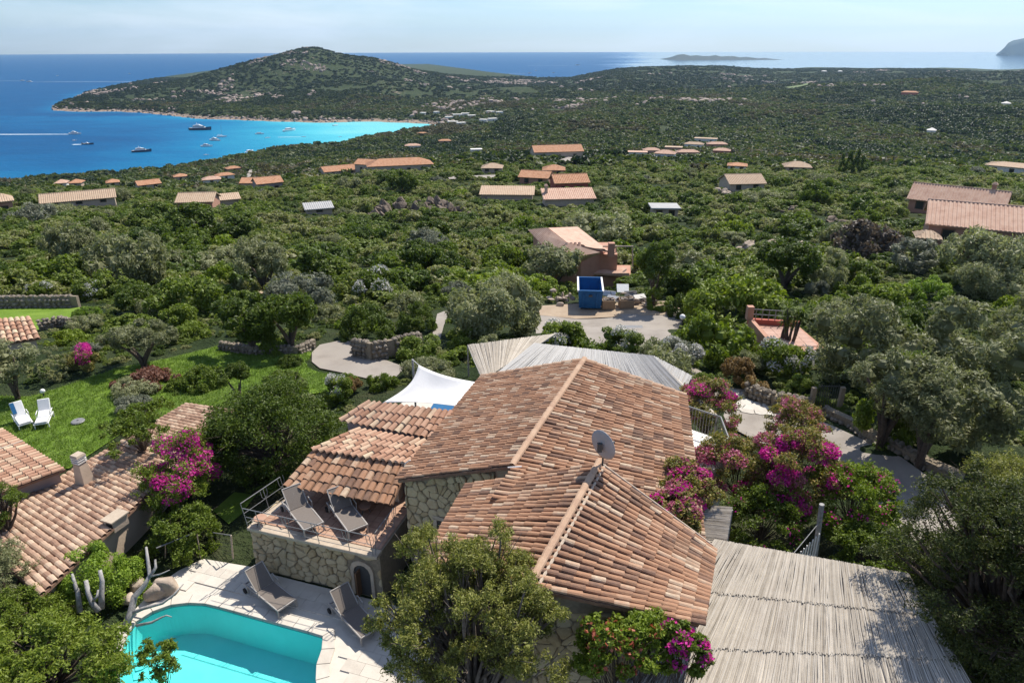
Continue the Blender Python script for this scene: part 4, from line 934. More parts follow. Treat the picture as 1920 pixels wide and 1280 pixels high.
def poly_tube(pts, r0, r1, n=7): 
    m_ = len(pts); return MB().tube(pts, [r0+(r1-r0)*i/(m_-1) for i in range(m_)], n)
J = lambda l: [at(a, b, z) for a, b, z in l]
poly_tube(J([(232, 1180, -.1), (245, 1150, .3), (252, 1118, .6), (270, 1098, .9), (281, 1078, 1.1), (277, 1050, 1.5), (274, 1025, 1.75)]), .13, .035).build('trunk', M['wood'], sn, True)
poly_tube(J([(245, 1150, .3), (268, 1140, .45), (305, 1130, .55), (325, 1115, .7), (344, 1094, .9)]), .07, .02).build('branch', M['wood'], sn, True)
poly_tube(J([(281, 1080, 1.1), (292, 1063, 1.3), (291, 1048, 1.5)]), .06, .03).build('branch', M['wood'], sn, True)
poly_tube(J([(281, 1080, 1.1), (300, 1076, 1.2), (318, 1068, 1.3)]), .035, .012).build('branch', M['wood'], sn, True)
poly_tube(J([(256, 1172, .1), (285, 1166, .25), (300, 1158, .35), (312, 1153, .4), (322, 1156, .38)]), .05, .015).build('branch', M['wood'], sn, True)
sn2 = empty('dead_tree', tuple(at(170, 1140, 0)), 'three pronged bleached stump rising from the green bush left of the pool', 'dead tree')
poly_tube(J([(150, 1148, .5), (146, 1110, 1.0), (139, 1090, 1.3), (135, 1075, 1.5)]), .09, .035).build('branch', M['wood'], sn2, True)
poly_tube(J([(185, 1145, .5), (172, 1128, .8), (165, 1110, 1.05), (161, 1087, 1.35)]), .1, .06).build('branch', M['wood'], sn2, True)
poly_tube(J([(190, 1140, .5), (190, 1115, .9), (192, 1090, 1.3), (187, 1068, 1.6)]), .1, .055).build('branch', M['wood'], sn2, True)
poly_tube(J([(172, 1128, .8), (182, 1118, 1.0), (184, 1105, 1.15)]), .05, .03).build('branch', M['wood'], sn2, True)
st = empty('stair_railing', tuple(at(400, 1045, 0)), 'thin metal handrail of the garden steps behind the pool deck', 'railing')
pa = [at(293, 1027, .9), at(330, 1012, .9), at(370, 996, 1.0)]; MB().tube(pa, .022, 6).build('handrail', M['metal_grey'], st)
for (a, b, c, d) in ((376, 1045, 369, 998), (310, 1045, 310, 1021)): MB().tube([at(a, b, 0), aty(c, d, at(a, b, 0).y)], .022, 6).build('post', M['mortar'], st)
p0 = at(437, 1047, 0); MB().tube([p0, aty(433, 1003, p0.y)], .03, 6).build('post', M['mortar'], st)
for k in range(5): MB().tube([aty(437, 1040-k*7, p0.y), aty(403, 1035-k*7, p0.y+.6)], .008, 4).build('wire', M['metal_dark'], st)
MB().tube([aty(433, 1003, p0.y), aty(398, 998, p0.y+.6)], .02, 6).build('handrail', M['metal_grey'], st)

# ------------------------------------------------------------------ NEIGHBOUR HOUSE (left) with chimney and vent
ZF = 2.6
nb_ = empty('neighbour_house', tuple(at(150, 900, 0)), 'long beige tiled house with a tapered chimney under the purple bougainvillea', 'house')
Fe0 = at(-60, 1000, .55)
rF = empty('roof', tuple(Fe0), parent=nb_)
sF = Vector((-V_.x*.13, -V_.y*.13, 1)).normalized()
Fr1 = onplane(446, 770, Fe0, sF); Fr0 = onplane(75, 1118, Fe0, sF); Fe1 = onplane(353, 757, Fe0, sF)
tiled_plane(nb_, rF, Fr0, Fr1, Fe0, Fe1, 'tile_beige', pitch=.235, expo=.33, over=.07, jit=.004, col_w=.98)
walls_under('wall', [(Fr0, Fr1, Fe1, Fe0)], -2.2, M['plaster'], nb_, .5)
keepout([Fe0, Fe1, Fr1, Fr0], -.2)
ch = empty('chimney', tuple(at(160, 900, 3.2)), parent=nb_)
cb = onplane(161, 906, Fe0, sF); 
mb = MB(); rz = Matrix.Rotation(-TH, 3, 'Z')
sq = lambda c, hx, hy, z: [Vector((c.x, c.y, z))+rz @ Vector((sx*hx, sy*hy, 0)) for sx, sy in ((-1, -1), (1, -1), (1, 1), (-1, 1))]
mb.hexa(sq(cb, .31, .28, cb.z-.5), sq(cb, .17, .17, cb.z+.95)); mb.build('shaft', M['plaster'], ch)
for k, hz_ in enumerate((.95, 1.05, 1.15)): 
    q = MB(); q.hexa(sq(cb, .15, .15, cb.z+hz_), sq(cb, .15, .15, cb.z+hz_+.05)); q.build('louvre_gap', M['metal_dark'], ch)
    q = MB(); q.hexa(sq(cb, .19, .19, cb.z+hz_+.05), sq(cb, .19, .19, cb.z+hz_+.1)); q.build('louvre', M['plaster_white'], ch)
q = MB(); q.hexa(sq(cb, .2, .2, cb.z+1.27), sq(cb, .17, .17, cb.z+1.36)); q.build('cap', M['coping'], ch)
vb = onplane(218, 978, Fe0, sF); vr = empty('roof_vent', tuple(vb), parent=nb_)
q = MB(); q.hexa(sq(vb, .22, .3, vb.z-.2), sq(vb, .22, .3, vb.z+.22)); q.build('box', M['plaster'], vr)
q = MB(); q.hexa(sq(vb, .27, .36, vb.z+.22), sq(vb, .27, .36, vb.z+.27)); q.build('lid', M['coping'], vr)
q = MB(); q.box(vb+Vector((-.05, -.3, .06)), (.26, .06, .22), rz=-TH); q.build('opening', M['black'], vr)
# second neighbour: low roof at the left edge
ng = empty('garden_house', tuple(at(40, 880, 0)), 'low salmon tiled roof of the lawn side house, cut by the left picture edge', 'house')
ZG = 1.35
G1 = at(123, 879, ZG); G0 = at(-30, 936, ZG-.25); G2 = at(4, 803, ZG+.0); G3 = at(-140, 850, ZG+.1)
rG = empty('roof', tuple(G1), parent=ng)
tiled_plane(ng, rG, G2, G1, G3, G0, 'tile_salmon', pitch=.235, expo=.34, over=.07, jit=.004, col_w=.98)
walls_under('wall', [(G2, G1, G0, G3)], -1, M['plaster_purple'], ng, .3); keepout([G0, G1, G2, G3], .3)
ri = MB(); ri.tube([lerp(G2, G1, .36)+UP*.06, lerp(G3, G0, .36)+UP*.06], .05, 5).build('mortar_line', M['mortar'], ng)
# third: small roof beyond
nh = empty('garden_house', tuple(at(30, 650, -1)), 'small orange tiled roof with bougainvillea on its edge, by the upper lawn', 'house')
H1 = at(57, 594, .6); H0 = at(-60, 603, .6); He1 = at(76, 634, -.1); He0 = at(-60, 655, -.1)
rH = empty('roof', tuple(H1), parent=nh)
tiled_plane(nh, rH, H0, H1, He0, He1, 'tile_salmon', pitch=.34, expo=.5, over=.08, jit=.006, col_w=.98)
walls_under('wall', [(H0, H1, He1, He0)], -3, M['plaster'], nh, .3); keepout([H0, H1, He1, He0], .4)
flush_tiles()
# ------------------------------------------------------------------ foliage
M['leaf_dark'] = leafmat('leaf dark', [(.034, .056, .008), (.082, .12, .013), (.145, .195, .025)])
M['leaf_green'] = leafmat('leaf green', [(.058, .09, .011), (.135, .185, .021), (.225, .275, .037)])
M['leaf_bright'] = leafmat('leaf bright', [(.082, .125, .012), (.165, .225, .022), (.26, .315, .042)])
M['leaf_olive'] = leafmat('leaf olive', [(.105, .115, .05), (.215, .225, .107), (.34, .345, .19)], tint=(1.3, 1.4, .9))
M['leaf_grey'] = leafmat('leaf grey', [(.11, .12, .08), (.19, .20, .14), (.29, .295, .225)], tint=(1.2, 1.25, 1))
M['leaf_dry'] = leafmat('leaf dry', [(.08, .06, .045), (.14, .115, .09), (.22, .19, .155)], tint=(1.2, 1.1, .9))
M['leaf_red'] = leafmat('leaf russet', [(.10, .045, .03), (.18, .085, .055), (.27, .14, .09)], tint=(1.4, 1, .8))
M['leaf_ochre'] = leafmat('leaf ochre', [(.16, .10, .035), (.27, .18, .07), (.38, .28, .13)], tint=(1.2, 1.1, .8))
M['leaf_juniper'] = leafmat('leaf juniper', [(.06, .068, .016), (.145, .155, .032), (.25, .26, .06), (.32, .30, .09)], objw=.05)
M['leaf_shade'] = leafmat('leaf shaded juniper', [(.018, .028, .007), (.04, .055, .011), (.075, .092, .02), (.10, .11, .03)], objw=.05)  # juniper leaf darkened: the tree's shade is put into the colour
M['leaf_lime'] = leafmat('leaf lime', [(.10, .16, .014), (.18, .27, .028), (.28, .38, .05)])
M['leaf_boug'] = leafmat('leaf bougainvillea', [(.06, .085, .018), (.15, .155, .036), (.29, .25, .07), (.33, .22, .10)], objw=.1)
M['petal'] = leafmat('magenta bract', [(.42, .015, .22), (.62, .03, .36), (.72, .06, .34), (.58, .10, .30)], trans=.35, objw=.05, tint=(1.2, .8, 1.2))
M['petal_pink'] = leafmat('faded pink bract', [(.38, .10, .16), (.52, .15, .27), (.48, .24, .22)], trans=.3, objw=.05, tint=(1.2, .9, 1))
M['petal_white'] = leafmat('white flower', [(.5, .48, .42), (.68, .66, .6)], trans=.2, objw=.1, tint=(1, 1, 1))
M['petal_coral'] = leafmat('coral flower', [(.45, .10, .06), (.55, .2, .13)], trans=.3, objw=.1, tint=(1.2, .9, .8))

def leaf_quads(P, Nn, size, aspect, rng):
    n = len(P); r = rng.normal(size=(n, 3)); t = np.cross(Nn, r); t /= np.linalg.norm(t, axis=1)[:, None]+1e-9
    b = np.cross(Nn, t); s = size*rng.uniform(.6, 1.25, n)[:, None]
    V = np.stack([P+t*s, P+b*s*aspect, P-t*s, P-b*s*aspect], 1)
    return V
def rdir(n, rng):
    d = rng.normal(size=(n, 3)); return d/np.linalg.norm(d, axis=1)[:, None]
def clumps(shape, nc, rng):
    """clump centres (unit crown: x,y in -1..1, z in 0..1), radii and outward directions"""
    d = rdir(nc*4, rng)
    if shape == 'dome': d[:, 2] = np.abs(d[:, 2]); c = d*rng.uniform(.5, .84, (len(d), 1)); c[:, 2] *= 1.0; r = rng.uniform(.18, .34, len(d)); zsc = .86
    elif shape == 'mound': d[:, 2] = np.abs(d[:, 2]); c = d*rng.uniform(.72, .88, (len(d), 1)); r = rng.uniform(.14, .2, len(d)); zsc = .9
    elif shape == 'ball': c = d*rng.uniform(.45, .8, (len(d), 1)); c[:, 2] = .55+c[:, 2]*.45; r = rng.uniform(.2, .36, len(d)); zsc = 1
    elif shape == 'tree': c = d*rng.uniform(.35, .8, (len(d), 1)); c[:, 2] = .66+c[:, 2]*.34; r = rng.uniform(.2, .34, len(d)); zsc = 1
    elif shape == 'umbrella': c = d*rng.uniform(.3, .85, (len(d), 1)); c[:, 2] = .76+c[:, 2]*.2; r = rng.uniform(.2, .3, len(d)); zsc = 1
    elif shape == 'column': c = d.copy(); zz = rng.uniform(.06, .92, len(d)); c[:, :2] *= (.75*(1-zz)**.6)[:, None]; c[:, 2] = zz; r = rng.uniform(.22, .36, len(d)); zsc = 1
    elif shape == 'block': c = rng.uniform(-.85, .85, (len(d), 3)); k = np.argmax(np.abs(c)*[1, 1, 1], 1); c[np.arange(len(c)), k] = np.sign(c[np.arange(len(c)), k])*.85; c[:, 2] = c[:, 2]*.5+.48; r = rng.uniform(.12, .17, len(d)); zsc = 1
    c = c[:nc]; r = r[:nc]; c[:, 2] *= zsc
    return c, r
def crown(name, mat, seed, shape='dome', nc=30, nl=4500, ls=.075, aspect=.5, hz=.8, core=.5, flower=None, fl_n=0, fl_s=.06, skyward=.35, asp=1.0):
    rng = np.random.default_rng(seed); c, r = clumps(shape, nc, rng)
    w_ = r**2; k = rng.choice(len(c), nl, p=w_/w_.sum()); d = rdir(nl, rng)
    cen = np.array([0, 0, .35 if shape in ('dome', 'mound') else .55]); outw = c[k]-cen; outw /= np.linalg.norm(outw, axis=1)[:, None]+1e-6
    sdn = rdir(len(c)*8, rng).reshape(len(c), 8, 3); d = sdn[k, rng.integers(0, 8, nl)]+rng.normal(size=(nl, 3))*(.33 if shape not in ('mound', 'block') else 1); d /= np.linalg.norm(d, axis=1)[:, None]
    flip = (d*outw).sum(1) < -.25; d[flip] *= -1
    hz = hz/asp; rad = r[k][:, None]*np.array([1, 1, hz]); P = c[k]+d*rad*rng.uniform(.62, 1.08, (nl, 1))
    P[:, 2] = np.abs(P[:, 2])
    Nn = d*.55+rdir(nl, rng)*.8+np.array([0, 0, skyward]); Nn /= np.linalg.norm(Nn, axis=1)[:, None]
    V = leaf_quads(P, Nn, ls, aspect, rng); V[:, :, 2] = P[:, None, 2]+(V[:, :, 2]-P[:, None, 2])/asp; V = V.reshape(-1, 3); Fq = np.arange(nl*4).reshape(-1, 4); mi = np.zeros(nl, int)
    mats = [M[mat]]
    if flower:
        kf = rng.choice(len(c), max(1, len(c)//3), replace=False); kk = rng.choice(kf, fl_n); d = rdir(fl_n, rng); ow = c[kk]-cen; fl = (d*ow).sum(1) < 0; d[fl] *= -1; d[:, 2] = np.abs(d[:, 2])
        P2 = c[kk]+d*r[kk][:, None]*rng.uniform(.95, 1.15, (fl_n, 1)); V2 = leaf_quads(P2, rdir(fl_n, rng), fl_s, .8, rng); V2[:, :, 2] = P2[:, None, 2]+(V2[:, :, 2]-P2[:, None, 2])/asp; V2 = V2.reshape(-1, 3)
        Fq = np.vstack([Fq, len(V)+np.arange(fl_n*4).reshape(-1, 4)]); V = np.vstack([V, V2]); mi = np.concatenate([mi, np.ones(fl_n, int)]); mats.append(M[flower])
    if core:
        # inner mass of the same leaves so the crown is not see-through
        bm = bmesh.new(); bmesh.ops.create_uvsphere(bm, u_segments=10, v_segments=7, radius=1)
        cv = np.array([v.co[:] for v in bm.verts]); bm.free()
        m_ = []
        for i in range(len(c)):
            s_ = 6; a = np.linspace(0, 2*np.pi, s_+1)[:-1]; zz = np.array([-.6, .1, .75]); rr_ = np.array([.75, .95, .5])
            ring = np.array([[np.cos(t)*q, np.sin(t)*q, z] for z, q in zip(zz, rr_) for t in a])*r[i]*core*np.array([1, 1, hz])*1.1+c[i]
            b0 = len(V); V = np.vstack([V, ring]); q = [(b0+j*s_+t, b0+j*s_+(t+1) % s_, b0+(j+1)*s_+(t+1) % s_, b0+(j+1)*s_+t) for j in range(2) for t in range(s_)]+[(b0+12, b0+13, b0+14, b0+15), (b0+12, b0+15, b0+16, b0+17)]
            Fq = np.vstack([Fq, np.array(q)]); mi = np.concatenate([mi, np.zeros(len(q), int)])
    return np_mesh(name, V, Fq, mats, False, mi)
def trunk_mesh(seed, top=.62, n=4, r=.05, spread=.5):
    rg = random.Random(seed); mb = MB()
    for k in range(n):
        a = 2*math.pi*k/n+rg.random(); x, y = spread*math.cos(a), spread*math.sin(a)
        mb.tube([(0, 0, -.05), (x*.15, y*.15, top*.35), (x*.5+rg.uniform(-.05, .05), y*.5, top*.7), (x, y, top)], [r*1.6, r*1.2, r*.8, r*.35], 6)
    return mb.mesh('trunk', M['bark'], True)
PROTO = {}
def protos(kind, asp=1.0):
    """two or three crowns per kind, at mid detail ('m') and near detail ('n')"""
    base, det = kind.split(':') if ':' in kind else (kind, 'm')
    asp = min((.6, 1.0, 1.6, 2.4), key=lambda a: abs(math.log(a/max(.2, asp)))); key = base+':'+det+':'+str(asp)
    if key in PROTO: return PROTO[key]
    nl, ls = {'m': (4600, .064), 'n': (20000, .034), 'v': (7800, .049)}[det]
    S = {'dark': ('leaf_dark', 'dome'), 'green': ('leaf_green', 'dome'), 'bright': ('leaf_bright', 'dome'), 'olive': ('leaf_olive', 'ball'), 'grey': ('leaf_grey', 'ball'), 'dry': ('leaf_dry', 'ball'), 'red': ('leaf_red', 'dome'),
         'ochre': ('leaf_ochre', 'ball'), 'mound': ('leaf_green', 'mound'), 'brightmound': ('leaf_lime', 'mound'), 'darkmound': ('leaf_dark', 'mound'), 'olivetree': ('leaf_olive', 'tree'), 'darktree': ('leaf_dark', 'tree'), 'greentree': ('leaf_green', 'tree'),
         'umbrella': ('leaf_olive', 'umbrella'), 'topiary': ('leaf_dark', 'umbrella'), 'cypress': ('leaf_dark', 'column'), 'block': ('leaf_olive', 'block'), 'oleander': ('leaf_green', 'ball'), 'pinkbush': ('leaf_boug', 'ball'), 'whitebush': ('leaf_grey', 'ball')}[base]
    l = []
    for s in range(2):
        kw = dict(asp=asp, nc={'dome': 26, 'mound': 60, 'ball': 24, 'tree': 26, 'umbrella': 22, 'column': 30, 'block': 70}[S[1]])
        if base == 'oleander': kw.update(flower='petal_white', fl_n=nl//9, fl_s=ls*.7)
        if base == 'whitebush': kw.update(flower='petal_white', fl_n=nl//4, fl_s=ls*.7)
        if base == 'pinkbush': kw.update(flower='petal', fl_n=nl//6, fl_s=ls*.9)
        if base in ('olive', 'grey', 'olivetree', 'umbrella', 'whitebush'): kw.update(aspect=.3)
        if base in ('mound', 'darkmound', 'brightmound', 'block'): kw.update(hz=1)
        l.append(crown(base+'_crown', S[0], hash_(key)+s, S[1], nl=nl, ls=ls*(.8 if S[1] in ('mound', 'block') else 1), **kw))
    PROTO[key] = l; return l
def hash_(s): return sum(ord(c)*(i+3) for i, c in enumerate(s)) % 9973
_tr = {}
def trunks(seed):
    k = seed % 3
    if k not in _tr: _tr[k] = trunk_mesh(k, n=3+k)
    return _tr[k]
TREEK = ('olivetree', 'darktree', 'greentree', 'umbrella', 'topiary')
CATN = {'olive': 'olive_bush', 'grey': 'grey_shrub', 'dry': 'dry_shrub', 'cypress': 'cypress_tree', 'oleander': 'oleander', 'olivetree': 'olive_tree', 'umbrella': 'olive_tree', 'darktree': 'tree', 'greentree': 'tree', 'topiary': 'topiary_tree', 'block': 'hedge', 'pinkbush': 'bougainvillea'}
NPL = 0
PLANTS = []
def plant_at(kind, p, Rw, Hh, label, group=None, name=None, rot=None, Rd=None):
    global NPL; NPL += 1
    base = kind.split(':')[0]; me = protos(kind, Hh/Rw); me = me[NPL % len(me)]; nm = name or CATN.get(base, 'shrub')
    cat = {'olive_tree': 'olive tree', 'topiary_tree': 'topiary tree', 'cypress_tree': 'cypress'}.get(nm, nm.replace('_', ' '))
    rz = rot if rot is not None else random.uniform(0, 6.28)
    if base in TREEK:
        root = empty(nm, tuple(p), label, cat, group)
        for n_, m_ in (('crown', me), ('trunk', trunks(NPL))):
            o = bpy.data.objects.new(n_, m_); COL.objects.link(o); o.parent = root; o.scale = (Rw, Rd or Rw, Hh); o.rotation_euler = (0, 0, rz)
    else:
        o = bpy.data.objects.new(nm, me); COL.objects.link(o); o.location = (p[0], p[1], p[2]-.08*Hh); o.scale = (Rw, Rd or Rw, Hh*1.06); o.rotation_euler = (0, 0, rz); tag(o, label, cat, group); root = o
    PLANTS.append((p[0], p[1], Rw)); return root
def plant(kind, px, pyb, wpx, pyt, label, group=None, name=None, Rd=None, rot=None, dep=.75):
    base = kind.split(':')[0]
    p0 = ground_at(px, pyb); dd = proj(p0)[2]; Rw = wpx/2/F*dd
    f = 0 if base in TREEK else dep
    c = Vector((p0.x*(1+Rw*f/p0.y), p0.y+Rw*f, 0)); c.z = gz(c.x, c.y)
    zt_ = aty(px, pyt, c.y+.15*Rw).z; Hh = max(.35, zt_-c.z)
    return plant_at(kind, c, Rw, Hh, label, group, name, Rd=Rd, rot=rot)
def clump_tree(name, cat, label, cen, rad, seed, nc, nl, ls, mat, base=None, rc=(.16, .27), aspect=.4, fill=.5, trunk_r=.14, flower=None, fl_n=0, fl_s=.05, group=None, droop=0, twigs=True, bark='bark', hz=.75):
    """a bespoke near tree: limbs reach every leaf clump"""
    nl = int(nl*.68); ls = ls*1.17; rng = np.random.default_rng(seed); rg = random.Random(seed); cen = Vector(cen); rad = Vector(rad)
    base = Vector(base) if base is not None else Vector((cen.x, cen.y, gz(cen.x, cen.y)))
    d = rdir(nc, rng); rr_ = rng.uniform(fill, .88, (nc, 1)); d[:, 2] = np.where(d[:, 2] < -.55, -d[:, 2], d[:, 2]); cl = d*rr_
    r = rng.uniform(*rc, nc); S_ = np.array(rad[:]); C = np.array(cen[:])+cl*S_
    root = empty(name, tuple(base), label, cat, group)
    k = rng.choice(nc, nl, p=(r**2)/(r**2).sum()); dl = rdir(nl, rng); fl = (dl*cl[k]).sum(1)+dl[:, 2]*.4 < -.35; dl[fl] *= -1
    mr = float(S_.mean()); ns = 9; sd_ = rdir(nc*ns, rng).reshape(nc, ns, 3); fs_ = (sd_*cl[:, None]).sum(2)+sd_[:, :, 2]*.5 < -.3; sd_[fs_] *= -1
    sr = rng.uniform(.45, 1.15, (nc, ns)); si = rng.integers(0, ns, nl); spray = sd_[k, si]*sr[k, si][:, None]
    P = C[k]+(spray+rng.normal(size=(nl, 3))*.2+dl*.1)*(r[k]*mr)[:, None]*np.array([1, 1, hz])
    Nn = dl*.5+rdir(nl, rng)*.8+np.array([0, 0, .35]); Nn /= np.linalg.norm(Nn, axis=1)[:, None]
    V = leaf_quads(P, Nn, ls, aspect, rng).reshape(-1, 3)
    mesh_obj('crown', np_mesh('crown', V, np.arange(nl*4).reshape(-1, 4), M[mat]), root)
    if flower:
        kf = rng.choice(nc, max(1, nc//2), replace=False); kk = rng.choice(kf, fl_n); d2 = rdir(fl_n, rng); d2[:, 2] = np.abs(d2[:, 2])*.8; f_ = (d2*cl[kk]).sum(1) < -.1; d2[f_, :2] *= -1
        sub = rng.normal(size=(fl_n, 3))*.02; P2 = C[kk]+d2*(r[kk]*mr)[:, None]*rng.uniform(.85, 1.15, (fl_n, 1))+sub
        for fi_, fm in enumerate(flower if isinstance(flower, tuple) else (flower,)):
            nf_ = len(flower) if isinstance(flower, tuple) else 1; sel = (kk % nf_) == fi_
            if sel.any(): mesh_obj('blossom', np_mesh('blossom', leaf_quads(P2[sel], rdir(int(sel.sum()), rng), fl_s, .8, rng).reshape(-1, 3), np.arange(int(sel.sum())*4).reshape(-1, 4), M[fm]), root)
    if twigs:
        mb = MB(); fork = lerp(base, cen, .45); mb.tube([base-UP*.3, lerp(base, fork, .5)+Vector((rg.uniform(-.1, .1), 0, 0)), fork], [trunk_r*1.3, trunk_r, trunk_r*.85], 7)
        for i in range(nc):
            e = Vector(C[i]); m1 = lerp(fork, e, .45)+Vector((rg.gauss(0, .12), rg.gauss(0, .12), rg.gauss(.1, .1)))*mr*.5
            mb.tube([fork, m1, lerp(m1, e, .6)+Vector((rg.gauss(0, .05), rg.gauss(0, .05), .05))*mr, e], [trunk_r*.5, trunk_r*.32, trunk_r*.2, trunk_r*.1], 5, False)
            for q in range(3):
                e2 = e+Vector((rg.gauss(0, 1), rg.gauss(0, 1), rg.gauss(0, .6)))*float(r[i])*mr*.8; mb.tube([lerp(m1, e, .6), e2], [trunk_r*.1, .006], 3, False)
        mb.build('trunk', M[bark], root, True)
    PLANTS.append((cen.x, cen.y, max(rad[:2]))); return root

# ---- garden surfaces -------------------------------------------------------
lawn_px = [(-60, 745), (-60, 905), (40, 885), (130, 880), (250, 800), (360, 790), (450, 790), (560, 745), (610, 735), (640, 735), (680, 720), (600, 700), (575, 690), (585, 662), (540, 650), (470, 645), (410, 650), (320, 672), (230, 690), (140, 720), (60, 745)]
LAWN = draped('lawn', [ground_at(a, b) for a, b in lawn_px], None, M['lawn'], lambda x, y: h(x, y)+.05, .5, 'structure')
draped('upper_lawn', [ground_at(a, b) for a, b in ((-40, 580), (150, 577), (148, 600), (110, 606), (80, 620), (-40, 625))], None, M['lawn'], lambda x, y: h(x, y)+.05, .8, 'structure')
draped('side_lawn', [ground_at(a, b) for a, b in ((400, 960), (440, 925), (480, 930), (455, 965), (430, 985))], None, M['lawn'], lambda x, y: h(x, y)+.06, .5, 'structure')
draped('drive', [ground_at(a, b) for a, b in ((585, 662), (600, 648), (640, 640), (690, 646), (700, 668), (760, 690), (740, 712), (690, 712), (640, 700), (600, 692), (585, 680))], None, M['concrete'], lambda x, y: h(x, y)+.07, .6, 'structure')
draped('path', [ground_at(a, b) for a, b in ((820, 590), (845, 580), (832, 612), (825, 640), (808, 640))], None, M['concrete'], lambda x, y: h(x, y)+.07, .8, 'structure')
road_px = [(1290, 590), (1250, 578), (1150, 588), (1080, 588), (1015, 592), (1000, 604), (1008, 640), (1100, 655), (1200, 668), (1260, 690), (1330, 725), (1365, 800), (1420, 830), (1500, 850), (1570, 880), (1640, 940), (1690, 1000), (1750, 1040), (1800, 1000), (1780, 925), (1690, 860), (1560, 800), (1470, 765), (1410, 735), (1365, 728), (1300, 690), (1262, 640), (1275, 610)]
road = draped('road', [ground_at(a, b) for a, b in road_px], None, M['concrete'], lambda x, y: h(x, y)+.06, .8, 'structure')
draped('dirt_yard', [ground_at(a, b) for a, b in ((1000, 592), (1015, 575), (1100, 570), (1250, 566), (1275, 580), (1250, 592), (1080, 600))], None, M['dirt'], lambda x, y: h(x, y)+.09, .8, 'structure')
draped('track', [ground_at(a, b) for a, b in ((455, 550), (470, 530), (500, 528), (500, 548), (480, 556))], None, M['dirt'], lambda x, y: h(x, y)+.08, 1, 'structure')
# irregular stone slabs let into the drive
rgs = random.Random(5); st_px = [(1366, 735), (1410, 740), (1462, 765), (1510, 790), (1478, 800), (1440, 790), (1400, 775), (1370, 755)]
sp = [ground_at(a, b) for a, b in st_px]; spoly = np.array([(p.x, p.y) for p in sp]); x0, y0 = spoly.min(0); x1, y1 = spoly.max(0)
seeds = [(x0+i*.62+rgs.uniform(-.25, .25), y0+j*.55+rgs.uniform(-.22, .22)) for i in range(int((x1-x0)/.62)+2) for j in range(int((y1-y0)/.55)+2)]
M['slab'] = surf('pale stone slabs', [(.44, .40, .34), (.54, .50, .44), (.60, .57, .51)], scale=3, rnd='obj', rvar=.6, bump=.3)
for a in seeds:
    if not inside(np.array([a]), spoly)[0]: continue
    poly = [(a[0]-1, a[1]-1), (a[0]+1, a[1]-1), (a[0]+1, a[1]+1), (a[0]-1, a[1]+1)]
    for b in seeds:
        if b is not a and abs(b[0]-a[0])+abs(b[1]-a[1]) < 3: poly = clip_poly(poly, ((a[0]+b[0])/2, (a[1]+b[1])/2), (b[0]-a[0], b[1]-a[1]))
    cx = sum(p[0] for p in poly)/len(poly); cy = sum(p[1] for p in poly)/len(poly); z = gz(cx, cy)
    q = [(cx+(p[0]-cx)*.93, cy+(p[1]-cy)*.93) for p in poly]
    MB().prism(q, z-.02, z+.085+rgs.uniform(0, .02)).build('stone_slab', M['slab'], road)
gp = ground_at(1182, 616); MB().box((gp.x, gp.y, gp.z+.075), (1.9, .9, .03)).build('drain_cover', M['metal_grey'], road)
keepout([ground_at(a, b) for a, b in ((1040, 640), (1240, 640), (1240, 600), (1040, 600))], 0)

# ---- hand-placed plants (px, base row, width, top row) -----------------------
W = plant
W('olivetree:v', 35, 750, 120, 632, 'grey-green olive tree leaning over the lawn beside the clipped hedge block')
W('block:v', 108, 718, 52, 648, 'tall clipped hedge block with flat faces at the lawn edge')
W('pinkbush:v', 165, 705, 62, 648, 'bougainvillea bush with magenta tips between the hedge block and the garden olive')
W('umbrella:v', 272, 690, 130, 603, 'spreading garden olive tree with several thin trunks above the lawn')
W('red:v', 278, 742, 130, 690, 'russet spreading juniper shrub in the middle of the lawn')
W('olive:v', 255, 755, 110, 712, 'dull green low juniper shrub against the russet one')
W('green:v', 348, 740, 70, 705, 'small glossy shrub between the russet juniper and the rounded lawn shrub')
W('mound:v', 382, 740, 100, 678, 'wide rounded lawn shrub behind the topiary tree')
W('topiary:v', 452, 762, 74, 676, 'topiary tree with a slanting bare trunk and flat cushion crown on the lawn')
W('darkmound:v', 545, 692, 54, 664, 'small clipped dome shrub beside the curved drive')
W('mound:v', 536, 742, 98, 690, 'olive green clipped dome shrub behind the big dark pool side tree')
W('grey:v', 262, 792, 90, 748, 'low grey shrub where the lawn meets the neighbour roof')
W('oleander:v', 635, 765, 70, 700, 'pale flowering shrub between the dark tree and the small terrace roofs')
W('ochre:v', 662, 742, 44, 708, 'yellow green flower bush by the drive')
W('green:v', 720, 735, 70, 690, 'low green shrub beside the white shade sail')
W('green:v', 650, 720, 46, 694, 'small green shrub at the corner of the curved drive')
W('darktree:v', 475, 662, 130, 556, 'dark evergreen tree behind the lawn, left of a joined pair')
W('darktree:v', 548, 660, 124, 545, 'dark evergreen tree behind the lawn, right of a joined pair')
W('green:v', 520, 668, 80, 612, 'lower dark green shrub at the feet of the evergreen pair')
W('darkmound:v', 690, 645, 110, 556, 'broad dark dome tree beside the curved drive')
W('darkmound:v', 782, 628, 84, 554, 'smaller dark dome tree beside the footpath')
W('oleander:v', 708, 572, 112, 506, 'tall oleander covered in white flowers above the dark domes')
W('olive:v', 925, 655, 200, 515, 'huge rounded olive green bush beside the parking yard')
W('green:v', 880, 660, 90, 590, 'dense green shrub at the foot of the huge rounded bush')
W('green:v', 780, 680, 120, 618, 'tangled green creeper over the wall right of the curved drive')
W('green:v', 865, 690, 90, 645, 'green creeper against the tapered cane roof')
W('olive:v', 810, 722, 120, 680, 'scrubby flowering bank behind the shade sail')
W('green:v', 960, 695, 90, 652, 'leafy strip with pink flowers between the two cane roofs', name='oleander')
W('oleander:v', 1050, 664, 115, 604, 'oleander hedge bush at the yard edge behind the cane roof, left part')
